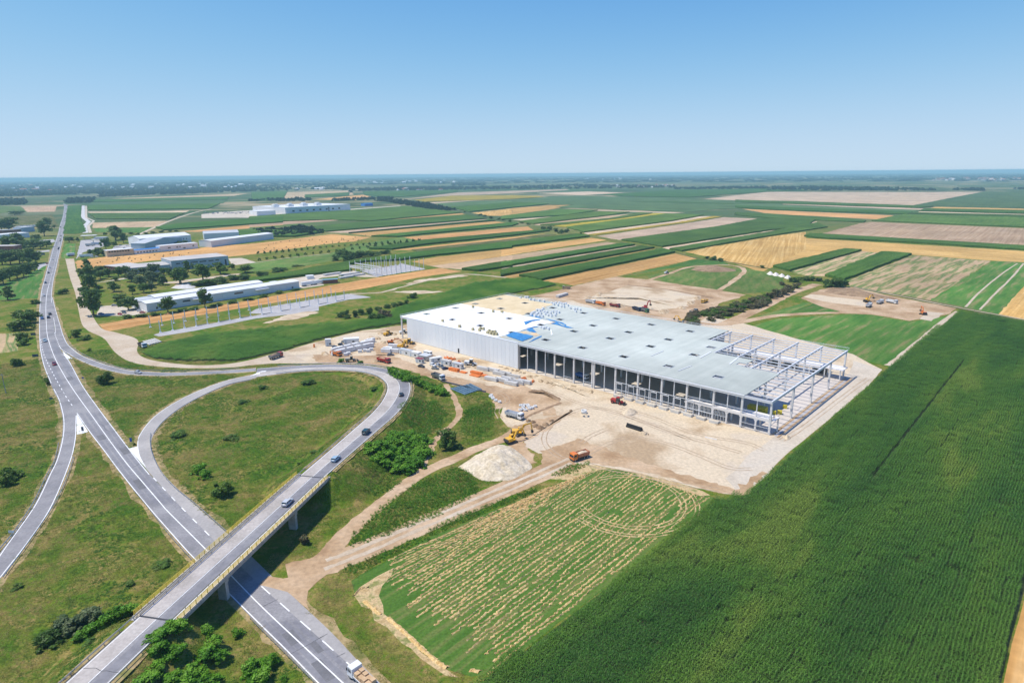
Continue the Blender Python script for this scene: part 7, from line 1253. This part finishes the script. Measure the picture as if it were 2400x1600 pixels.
# ------------------------------------------------------------------ tile scatter for crops and grass
def gn_scatter(name, objs, pts, rot, idx, sc, label=None):
    coll = bpy.data.collections.new(name+'_tiles')
    for i, o in enumerate(objs): coll.objects.link(o)
    me = bpy.data.meshes.new(name); me.from_pydata([tuple(p) for p in pts], [], [])
    for nm, ty, data in (('rot','FLOAT_VECTOR',rot),('idx','INT',idx),('sc','FLOAT_VECTOR',sc)):
        at = me.attributes.new(nm, ty, 'POINT'); at.data.foreach_set('vector' if ty == 'FLOAT_VECTOR' else 'value', np.asarray(data).ravel())
    o = link(name, me); tag(o, kind='stuff'); md = o.modifiers.new('scatter', 'NODES'); ng = bpy.data.node_groups.new(name, 'GeometryNodeTree'); md.node_group = ng
    ng.interface.new_socket('Geometry', in_out='INPUT', socket_type='NodeSocketGeometry'); ng.interface.new_socket('Geometry', in_out='OUTPUT', socket_type='NodeSocketGeometry')
    N = ng.nodes; L = ng.links; gi, go = N.new('NodeGroupInput'), N.new('NodeGroupOutput'); ip = N.new('GeometryNodeInstanceOnPoints'); ci = N.new('GeometryNodeCollectionInfo')
    ci.inputs['Collection'].default_value = coll; ci.inputs['Separate Children'].default_value = True; ci.inputs['Reset Children'].default_value = True
    def na(nm, ty): q = N.new('GeometryNodeInputNamedAttribute'); q.data_type = ty; q.inputs['Name'].default_value = nm; return q.outputs['Attribute']
    L.new(gi.outputs[0], ip.inputs['Points']); L.new(ci.outputs[0], ip.inputs['Instance']); ip.inputs['Pick Instance'].default_value = True
    L.new(na('idx','INT'), ip.inputs['Instance Index']); L.new(na('rot','FLOAT_VECTOR'), ip.inputs['Rotation']); L.new(na('sc','FLOAT_VECTOR'), ip.inputs['Scale']); L.new(ip.outputs[0], go.inputs[0]); return o
def tile_obj(nm, i, me): o = bpy.data.objects.new(f'{nm}_tile_{i:02d}', me); return o
def blades(name, base, dirs, length, width, mat, droop=.35, segs=2):
    """bent leaf blades: base (n,3), dirs unit (n,3)"""
    n_ = len(base); side = np.cross(dirs, np.array([0,0,1.])); side /= np.linalg.norm(side, axis=1, keepdims=True)+1e-6; vs = []; L_ = length[:,None]; W_ = width[:,None]
    a = base; b = base+dirs*L_*.55; c_ = base+dirs*L_; c_ = c_-np.array([0,0,1.])*(L_*droop); vs = np.stack([a-side*W_*.35, a+side*W_*.35, b+side*W_*.5, b-side*W_*.5, c_], 1).reshape(-1,3)
    i0 = np.arange(n_)*5; f4 = np.stack([i0,i0+1,i0+2,i0+3],1).tolist(); f3 = np.stack([i0+3,i0+2,i0+4],1).tolist(); me = bpy.data.meshes.new(name); me.from_pydata(vs.tolist(), [], f4+f3); me.materials.append(mat); return me
m_maize = leafmat('maize_leaf', [(.052,.155,.017),(.068,.186,.020),(.090,.214,.022),(.115,.238,.025),(.20,.30,.040)], scale=.045, trans=.32, fine=(1.2,.40), stretch=(1,.22,1), rotz=-TH); m_maize2 = leafmat('maize_leaf_pale', [(.09,.25,.022),(.135,.31,.030),(.23,.36,.05)], scale=.03, trans=.32, fine=(1.2,.25))
def maize_tile(i, mat, h=2.2, ts=3.0):
    bs_, ds, ln, wd_ = [], [], [], []
    for r_ in range(4):
        x = -ts/2+.375+r_*.75; y = -ts/2
        while y < ts/2:
            n_ = 6; a0 = RNG.uniform(0,6.28)
            for k in range(n_):
                a = a0+k*2.5+RNG.normal(0,.3); z = h*(.35+.6*k/n_)+RNG.normal(0,.06); el = RNG.uniform(.35,.95); bs_.append((x+RNG.normal(0,.05), y+RNG.normal(0,.05), z)); ds.append((math.cos(a)*math.cos(el), math.sin(a)*math.cos(el), math.sin(el))); ln.append(RNG.uniform(.5,.85)); wd_.append(RNG.uniform(.09,.15))
            y += RNG.uniform(.24,.36)
    return tile_obj('maize', i, blades('maize_tile', np.array(bs_), np.array(ds), np.array(ln), np.array(wd_), mat, .55))
def pip(px, py, poly):
    poly = np.asarray(poly); x0, y0 = poly[:,0], poly[:,1]; x1, y1 = np.roll(x0,-1), np.roll(y0,-1); ins = np.zeros(len(px), bool)
    m_ = (px > x0.min()) & (px < x0.max()) & (py > y0.min()) & (py < y0.max()); qx, qy = px[m_], py[m_]; c_ = np.zeros(len(qx), bool)
    for a, b, c2, d in zip(x0, y0, x1, y1):
        if b == d: continue
        k = ((b > qy) != (d > qy)) & (qx < (c2-a)*(qy-b)/(d-b)+a); c_ ^= k
    ins[m_] = c_; return ins
def in_frame(x, y, z=0, mar=120):
    X, Y, Z = x, y, z-H; d = Y*cp-Z*sp; v = (Y*sp+Z*cp)/d; u = X/d; return (d > 5) & (abs(u)*F < 1200+mar) & (-v*F < 800+mar)
def crop_tiles(name, poly, ang, ts, objs, jit=.12, hvar=.12, gap=None):
    poly = np.array([p[:2] for p in poly]); c_ = poly.mean(0); ca, sa = math.cos(ang), math.sin(ang); R_ = np.array([[ca,sa],[-sa,ca]]); q = (poly-c_)@R_.T
    gx_, gy_ = np.meshgrid(np.arange(q[:,0].min(), q[:,0].max(), ts), np.arange(q[:,1].min(), q[:,1].max(), ts), indexing='ij'); pts = np.stack([gx_.ravel(), gy_.ravel()], 1)+ts/2; W_ = pts@R_+c_
    k = pip(W_[:,0], W_[:,1], poly) & in_frame(W_[:,0], W_[:,1], 0, 200); W_ = W_[k]; n_ = len(W_); rot = np.zeros((n_,3)); rot[:,2] = ang+RNG.integers(0,2,n_)*math.pi; sc = np.ones((n_,3)); sc[:,2] = 1+RNG.normal(0,hvar,n_)
    if gap is not None:
        la = (W_-A0)@E1; sel = np.abs(la-gap[0]) < ts/2; bb_ = (W_-A0)@E2; sel &= (bb_ > gap[1]) & (bb_ < gap[2]); sc[sel,0] = .72; W_[sel] = W_[sel]+E1*.42
    W_ = W_+RNG.normal(0,.13,W_.shape); P3 = np.concatenate([W_, np.zeros((n_,1))], 1); print(name, 'tiles', n_); EXCL.append(poly); return gn_scatter(name, objs, P3, rot, RNG.integers(0,len(objs),n_), sc)
mz = [maize_tile(i, m_maize) for i in range(6)]; mz2 = [maize_tile(10+i, m_maize2, 1.7) for i in range(4)]
big = [G(*p) for p in [(1125,1600),(1240,1518),(1455,1352),(1672,1178),(1712,1170),(1742,1163),(1806,1116),(1865,1056),(1968,970),(2074,874),(2094,852),(2247,731),(2400,757),(2700,800),(2900,950),(2405,1366),(2384,1445),(2366,1506),(2346,1600),(2330,1660),(1040,1660)]]
E2A = math.atan2(E2[1], E2[0])-math.pi/2
ga, gb = (G(2025,1118)[:2]-A0), (G(2260,848)[:2]-A0)
crop_tiles('maize_field', big, E2A, 3.0, mz, gap=(float((ga@E1+gb@E1)/2), float(ga@E2), float(gb@E2)))
field('gold', [G(*p) for p in [(2352,1600),(2372,1506),(2390,1445),(2411,1366),(2600,1400),(2600,1750),(2335,1750)]])
m_soil_g = M('crop_floor', [(.035,.05,.018),(.055,.07,.025)], scale=.2, rough=1); sheet('crop_floor', big, .004, m_soil_g)
mid = [G(*p) for p in [(335,828),(380,808),(480,785),(640,770),(800,757),(900,745),(935,722),(1000,700),(1115,664),(1235,652),(1305,668),(1290,672),(1190,690),(1000,741),(955,756),(850,772),(745,797),(660,822),(560,845),(430,846),(360,840)]]
ma = math.atan2(*( (mid[9]-mid[3])[:2][::-1] ))-math.pi/2
crop_tiles('crop_field', mid, ma, 3.0, mz2); sheet('crop_floor', mid, .006, m_soil_g)
# ------------------------------------------------------------------ windrow field
m_wf = M('windrow_green', [(.052,.125,.013),(.072,.148,.018),(.13,.158,.038)], scale=1, detail=5, rotz=math.pi/2+E2A, stretch=(.03,.5,1), fine=(1.4,.22), rough=1, bump=.05, bscale=3)
wf = [P('W',*p) for p in [(85,850),(60,760),(170,690),(350,600),(540,490),(850,360),(1200,212),(1400,130),(1580,68),(1720,70),(1830,105),(2040,160),(2240,232),(2282,250),(1900,560),(1500,890),(1150,1160),(930,1325),(800,1345),(640,1300),(450,1130),(290,1000)]]
sheet('windrow_field', wf, .012, m_wf, jitter=.3); m_straw = M('windrow_straw', [(.50,.32,.12),(.62,.42,.18),(.68,.49,.24)], scale=1.2, fine=(4,.2), rough=1); m_straw2 = M('straw_litter', [(.40,.28,.13),(.52,.38,.20),(.22,.22,.07)], scale=.35, detail=6, fine=(2,.25), rough=1)
sheet('straw_patch', [P('W',*p) for p in [(80,850),(110,800),(220,730),(320,680),(310,720),(250,790),(230,850),(260,960),(350,1060),(480,1190),(640,1300),(720,1350),(640,1340),(480,1230),(330,1100),(200,1000)]], .016, m_straw2, jitter=.5, seg=3)
sheet('straw_patch', [P('W',*p) for p in [(1230,140),(1400,60),(1560,10),(1800,60),(2050,150),(2260,235),(2200,240),(2000,170),(1830,120),(1700,80),(1580,80),(1400,140)]], .017, m_straw2, jitter=.4, seg=3)
def interp_line(pts, t): 
    pts = np.array([p[:2] for p in pts]); acc = np.concatenate([[0], np.cumsum(np.linalg.norm(np.diff(pts,axis=0),axis=1))]); acc /= acc[-1]; return np.array([np.interp(t,acc,pts[:,0]), np.interp(t,acc,pts[:,1])])
Sl = [P('W',*p) for p in [(925,1318),(740,1200),(500,1030),(340,890),(260,790),(270,700),(190,668)]]; El = [P('W',*p) for p in [(2268,248),(2190,235),(2050,180),(1880,125),(1720,85),(1560,80),(1250,195)]]
vs, fs = [], []; NR = 40
wpoly = np.array([p[:2] for p in wf])
for r_ in range(NR):
    t = (r_+.5)/NR; a, b = interp_line(Sl, t), interp_line(El, t); Ln = np.linalg.norm(b-a); d = (b-a)/Ln; nr = np.array([-d[1], d[0]]); s = RNG.uniform(0,7); on = True; last = None; amp = RNG.uniform(.1,.3); ph = RNG.uniform(0,6)
    gapp = .35 if (r_ % 5 == 2) else .14
    while s < Ln:
        if on:
            L_ = RNG.uniform(12,60); e = min(s+L_, Ln); last = None; w0 = RNG.uniform(.15,.27)
            while s < e:
                c_ = a+d*s+nr*(amp*math.sin(s*.25+ph)+RNG.normal(0,.13)); w_ = w0*RNG.uniform(.5,1.5); hh = RNG.uniform(.10,.30); k = len(vs)
                vs += [(c_[0]+nr[0]*w_, c_[1]+nr[1]*w_, .012), (c_[0]+RNG.normal(0,.06), c_[1], .02+hh), (c_[0]-nr[0]*w_, c_[1]-nr[1]*w_, .012)]
                if last is not None: fs += [(last,last+1,k+1,k),(last+1,last+2,k+2,k+1)]
                last = k; s += RNG.uniform(.35,.6)
        else: s += RNG.uniform(.5,2.5) if RNG.random() > gapp*.6 else RNG.uniform(3,10)
        on = not on
for pl in ([(140,880),(240,965)],[(285,985),(400,1085),(500,1180),(590,1255),(650,1292)],[(80,850),(110,815),(160,800)],[(795,1305),(850,1315)],[(900,1320),(930,1318)]):
    q = catmull([P('W',*p)[:2] for p in pl], 12); last = None
    for c_ in q:
        k = len(vs); w_ = RNG.uniform(.4,.75); vs += [(c_[0]+w_*.7,c_[1]+w_*.7,.012),(c_[0]+RNG.normal(0,.1),c_[1],RNG.uniform(.2,.45)),(c_[0]-w_*.7,c_[1]-w_*.7,.012)]
        if last is not None: fs += [(last,last+1,k+1,k),(last+1,last+2,k+2,k+1)]
        last = k
me = bpy.data.meshes.new('straw_windrow'); me.from_pydata([tuple(map(float,v)) for v in vs], [], fs); me.materials.append(m_straw); tag(link('straw_windrow', me), kind='stuff')
cc = P('W',1770,265)[:2]
for R0, a0, a1 in ((15.5,-2.9,2.2),(17.0,-2.9,2.2),(19.8,-2.6,.9),(21.0,-2.6,.9)):
    ribbon('tyre_track', [cc+R0*np.array([math.cos(a),math.sin(a)]) for a in np.linspace(a0,a1,26)], .40, .022, m_straw2, smooth=2, jitter=.08)
# ------------------------------------------------------------------ grass over everything that is not built, sown or driven on
m_gr = leafmat('meadow_grass', [(.066,.170,.009),(.105,.192,.013),(.18,.205,.028),(.36,.27,.095),(.13,.20,.02)], scale=.05, trans=.25, fine=(.7,.35)); m_gr2 = leafmat('tall_weed', [(.062,.175,.011),(.10,.205,.015),(.19,.22,.036)], scale=.09, trans=.25, fine=(.8,.3))
def grass_tile(i, mat, n_, l0, l1, ts=3.0, clump=0):
    b = np.stack([RNG.uniform(-ts/2,ts/2,n_), RNG.uniform(-ts/2,ts/2,n_), np.zeros(n_)], 1)
    if clump: cc_ = RNG.uniform(-ts/2,ts/2,(clump,2)); b[:,:2] = cc_[RNG.integers(0,clump,n_)]+RNG.normal(0,.22,(n_,2))
    a = RNG.uniform(0,6.28,n_); el = RNG.uniform(.25,1.15,n_); d = np.stack([np.cos(a)*np.cos(el), np.sin(a)*np.cos(el), np.sin(el)], 1); return tile_obj('grass', i, blades('grass_tile', b, d, RNG.uniform(l0,l1,n_), RNG.uniform(.05,.11,n_), mat, .3))
gt = [grass_tile(i, m_gr, 260, .15,.42) for i in range(5)]+[grass_tile(5+i, m_gr2, 300, .2,.5, clump=14) for i in range(3)]
gx_, gy_ = np.meshgrid(np.arange(-340, 60, 2.9), np.arange(70, 430, 2.9), indexing='ij'); X_, Y_ = gx_.ravel()+RNG.normal(0,.3,gx_.size), gy_.ravel()+RNG.normal(0,.3,gx_.size)
k = in_frame(X_, Y_, 0, 150) & (np.hypot(X_, Y_) < 440); X_, Y_ = X_[k], Y_[k]
bad = np.zeros(len(X_), bool)
for e in EXCL:
    if len(e) < 3: continue
    for dx_, dy_ in ((0,0),(1.25,0),(-1.25,0),(0,1.25),(0,-1.25)): bad |= pip(X_+dx_, Y_+dy_, e)
for i in range(len(RS)-1):
    a, b = RS[i][:2], RS[i+1][:2]; d = b-a; t = np.clip(((X_-a[0])*d[0]+(Y_-a[1])*d[1])/(d@d), 0, 1); bad |= np.hypot(X_-a[0]-t*d[0], Y_-a[1]-t*d[1]) < RS[i][3]/2+1.9
X_, Y_ = X_[~bad], Y_[~bad]; Z_ = hgt(X_, Y_); e = .6; hx, hy = (hgt(X_+e,Y_)-hgt(X_-e,Y_))/(2*e), (hgt(X_,Y_+e)-hgt(X_,Y_-e))/(2*e); n_ = len(X_); rot = np.zeros((n_,3))
for i in range(n_):
    yaw = RNG.uniform(0,6.28); q = Vector((0,0,1)).rotation_difference(Vector((-hx[i],-hy[i],1)).normalized()) @ Euler((0,0,yaw)).to_quaternion(); rot[i] = q.to_euler()
nz_ = np.sin(X_*.11+1.3*np.sin(Y_*.07))*np.cos(Y_*.13+np.sin(X_*.05)*1.7)+RNG.normal(0,.35,n_); idx = np.where(nz_ > .55, RNG.integers(5,8,n_), RNG.integers(0,5,n_)); s_ = RNG.uniform(.85,1.2,n_); print('grass tiles', n_)
gn_scatter('meadow_grass', gt, np.stack([X_,Y_,Z_-.01],1), rot, idx, np.stack([np.ones(n_)*1.05,np.ones(n_)*1.05,s_],1))
# taller weed strips beside the tracks
def weed_strip(name, poly): 
    poly = np.array([p[:2] for p in poly]); xs, ys = np.meshgrid(np.arange(poly[:,0].min(),poly[:,0].max(),1.6), np.arange(poly[:,1].min(),poly[:,1].max(),1.6)); xs, ys = xs.ravel(), ys.ravel(); k = pip(xs, ys, poly); xs, ys = xs[k], ys[k]; n_ = len(xs); z = hgt(xs,ys)
    r_ = np.zeros((n_,3)); r_[:,2] = RNG.uniform(0,6.28,n_); sc = np.ones((n_,3))*RNG.uniform(.55,.8,n_)[:,None]; sc[:,2] *= 2.4; print(name, n_); gn_scatter(name, [grass_tile(20+i, m_maize2 if i else m_gr2, 150, .35,.8, clump=10) for i in range(3)], np.stack([xs,ys,z],1), r_, RNG.integers(0,3,n_), sc)
weed_strip('tall_weeds', [P('W',*p) for p in [(20,560),(130,420),(260,300),(480,150),(720,60),(790,100),(840,200),(780,260),(560,370),(300,470),(150,520)]])
weed_strip('tall_weeds', PL('K6',[(1300,760),(1450,660),(1650,620),(1760,740),(1680,880),(1560,960),(1380,900)])); weed_strip('tall_weeds', PL('K6',[(1000,1300),(1150,1230),(1290,1290),(1330,1380),(1150,1500),(980,1480)])); weed_strip('tall_weeds', PL('K6',[(1900,720),(2150,640),(2200,760),(2180,860),(1950,960),(1880,880)]))
weed_strip('tall_weeds', [P('W',*p) for p in [(0,690),(250,590),(540,470),(560,490),(300,610),(60,720)]]); weed_strip('tall_weeds', [P('W',*p) for p in [(515,455),(800,330),(1180,195),(1210,212),(860,350),(545,490)]]); weed_strip('tall_weeds', [P('W',*p) for p in [(1240,125),(1360,70),(1500,30),(1530,50),(1380,110)]])
weed_strip('tall_weeds', [P('W',*p) for p in [(930,1345),(1160,1170),(1510,900),(1910,570),(2290,255),(2352,250),(2352,300),(1960,600),(1560,930),(1220,1200),(1010,1360)]])
# ------------------------------------------------------------------ far woods, villages
fart = [tile_obj('far_tree', i, crown('far_tree', LM['far'], 70, 5, .34, 'bush', 100+i)) for i in range(4)]
fp = []
for k_, poly, n_ in [('K1',[(-200,190),(600,186),(1000,200),(2352,178),(2352,235),(900,290),(-200,325)],1900),('K1',[(-60,342),(240,345),(230,392),(-60,398)],160),('K1',[(600,348),(870,330),(860,375),(600,378)],110),('K1',[(900,280),(2352,232),(2352,268),(930,322)],500),
    ('K2',[(0,228),(800,200),(900,288),(780,250),(0,270)],150),('K2',[(850,250),(1300,232),(2352,226),(2352,248),(1300,262),(900,266)],380),('K2',[(0,125),(2352,105),(2352,165),(0,195)],1300),('K2',[(1060,350),(1300,352),(1600,388),(1830,440),(1780,450),(1550,424),(1200,368)],330),('K2',[(1800,195),(2120,195),(2110,215),(1800,215)],90),
    ('K3',[(0,228),(600,206),(1500,222),(1500,236),(0,250)],280),('K3',[(1370,142),(1860,152),(1860,178),(1370,166)],150),('K3',[(0,105),(2352,98),(2352,155),(0,168)],1300),('K3',[(1500,240),(2352,232),(2352,248),(1500,249)],170),
    ('K4',[(0,228),(600,228),(1530,252),(1530,262),(0,264)],300),('K4',[(0,98),(2700,92),(2700,165),(0,165)],1300),('K4',[(1680,256),(1980,248),(1980,266)],50),('K4',[(2250,246),(2600,240),(2600,266)],60),('K2',[(-60,345),(500,335),(500,362),(-60,358)],90),('K2',[(680,345),(1260,325),(1260,342),(700,358)],110),('K2',[(0,620),(420,600),(640,640),(560,665),(160,690),(0,660)],150)]:
    poly = np.array(poly, float); m_ = 0
    while m_ < n_:
        x, y = RNG.uniform(poly[:,0].min(), poly[:,0].max()), RNG.uniform(poly[:,1].min(), poly[:,1].max())
        if pip(np.array([x]), np.array([y]), poly)[0]:
            p = P(k_, x, y); m_ += 1
            if p[1] > 0 and np.hypot(p[0],p[1]) < 22000: fp.append((p[0],p[1],float(drop(p[0],p[1]))-.3))
for i in range(2600):      # belts of trees and woods out to the horizon
    r_ = RNG.uniform(7000, 25000); a_ = RNG.uniform(-.74,.74)+.0; fp.append((r_*math.sin(a_), r_*math.cos(a_), float(drop(r_*math.sin(a_), r_*math.cos(a_)))-.5))
NB = 2600
fp = np.array(fp); dist = np.hypot(fp[:,0], fp[:,1]); n_ = len(fp); r_ = np.zeros((n_,3)); r_[:,2] = RNG.uniform(0,6.28,n_); sz = RNG.uniform(7,13,n_)*np.clip(dist/2500,.8,2.2); sc = np.stack([sz*1.3,sz*1.3,np.minimum(sz,16)*.85],1); sc[-NB:,0] = RNG.uniform(40,260,NB); sc[-NB:,1] = RNG.uniform(15,50,NB); sc[-NB:,2] = RNG.uniform(10,17,NB); r_[-NB:,2] = RNG.normal(0,.35,NB); gn_scatter('distant_woods', fart, fp, r_, RNG.integers(0,4,n_), sc)
m_rred = flat('roof_tile_red', (.33,.13,.08), .9); m_hw = flat('house_white', (.74,.72,.69), .8); hm = {}
for nm, rm_ in (('r',m_rred),('w',m_roofw)):
    q = MB(); q.box(-6,6,-4.5,4.5,0,5); q.prism([(-6.4,5.003),(6.4,5.003),(6.4,5.2),(-6.4,5.2)], -4.9, 4.9, 1); vs_ = [(-6.4,-4.9,5.2),(6.4,-4.9,5.2),(6.4,4.9,5.2),(-6.4,4.9,5.2),(-6.4,0,8),(6.4,0,8)]; q.add(vs_, [(0,1,5,4),(2,3,4,5),(1,2,5),(3,0,4)], 1); hm[nm] = q.me('house', [m_hw, rm_])
def houses(k_, x0, x1, y0, y1, n_, ty, lab, grp, sc):
    for i in range(n_):
        p = P(k_, random.uniform(x0,x1), random.uniform(y0,y1)); o = link('house', hm[ty if random.random() < .8 else 'w']); o.location = (p[0],p[1],float(drop(p[0],p[1]))-.02); o.rotation_euler = (0,0,random.uniform(0,3.1)); s = sc*random.uniform(.8,1.5); o.scale = (s*1.4,s,s); tag(o, lab, 'house', grp)
houses('K4',1520,2352,148,170,46,'r','red-roofed house of the far village on the right horizon','far village on the right',1.5); houses('K3',880,1500,208,236,26,'r','red-roofed house among trees beyond the dark green field','hamlet beyond the dark field',1.0); houses('K2',860,1850,168,200,22,'w','white house in the hazy far settlement','hazy far settlement',1.8); houses('K1',600,2300,205,245,30,'w','white building in the hazy suburb beyond the highway','hazy suburb beyond the highway',1.8); houses('K1',20,500,210,275,14,'r','red-roofed house in the hazy left suburb','hazy left suburb',1.8); houses('K2',1300,1700,248,262,12,'r','red-roofed house along the far hedge','houses along the far hedge',1.0); houses('K2',330,620,243,256,8,'w','white shed beside the far tan field','sheds by the far tan field',1.4); houses('K3',650,1300,150,165,10,'w','white barn on the far plain','barns on the far plain',1.8)
for x, y in [(40,496),(70,497),(110,498),(160,500),(20,500)]: pass
for i in range(60):
    t_ = random.random(); p = P('K1', 1870+t_*480, 462-t_*8+random.uniform(0,18)); car('sedan', random.choice(['white','silver','black','grey','blue']), (p[0],p[1],.05), random.choice((0.2,1.77)), 'car in the crowded parking lot of the far factory', 1.15, 'cars in the far factory lot')
# ------------------------------------------------------------------ haze
hzm = bpy.data.materials.new('haze'); hzm.use_nodes = True; n = hzm.node_tree.nodes
for q in list(n): 
    if q.type != 'OUTPUT_MATERIAL': n.remove(q)
pv = n.new('ShaderNodeVolumePrincipled'); pv.inputs['Color'].default_value = (.56,.93,1.0,1); pv.inputs['Density'].default_value = 1.0e-4; pv.inputs['Anisotropy'].default_value = 0.0
hzm.node_tree.links.new(pv.outputs[0], n['Material Output'].inputs['Volume'])
q = MB(); q.box(-36000, 36000, -3000, 34000, -320.0, 102.5); ho = q.build('haze', hzm); tag(ho, kind='stuff')
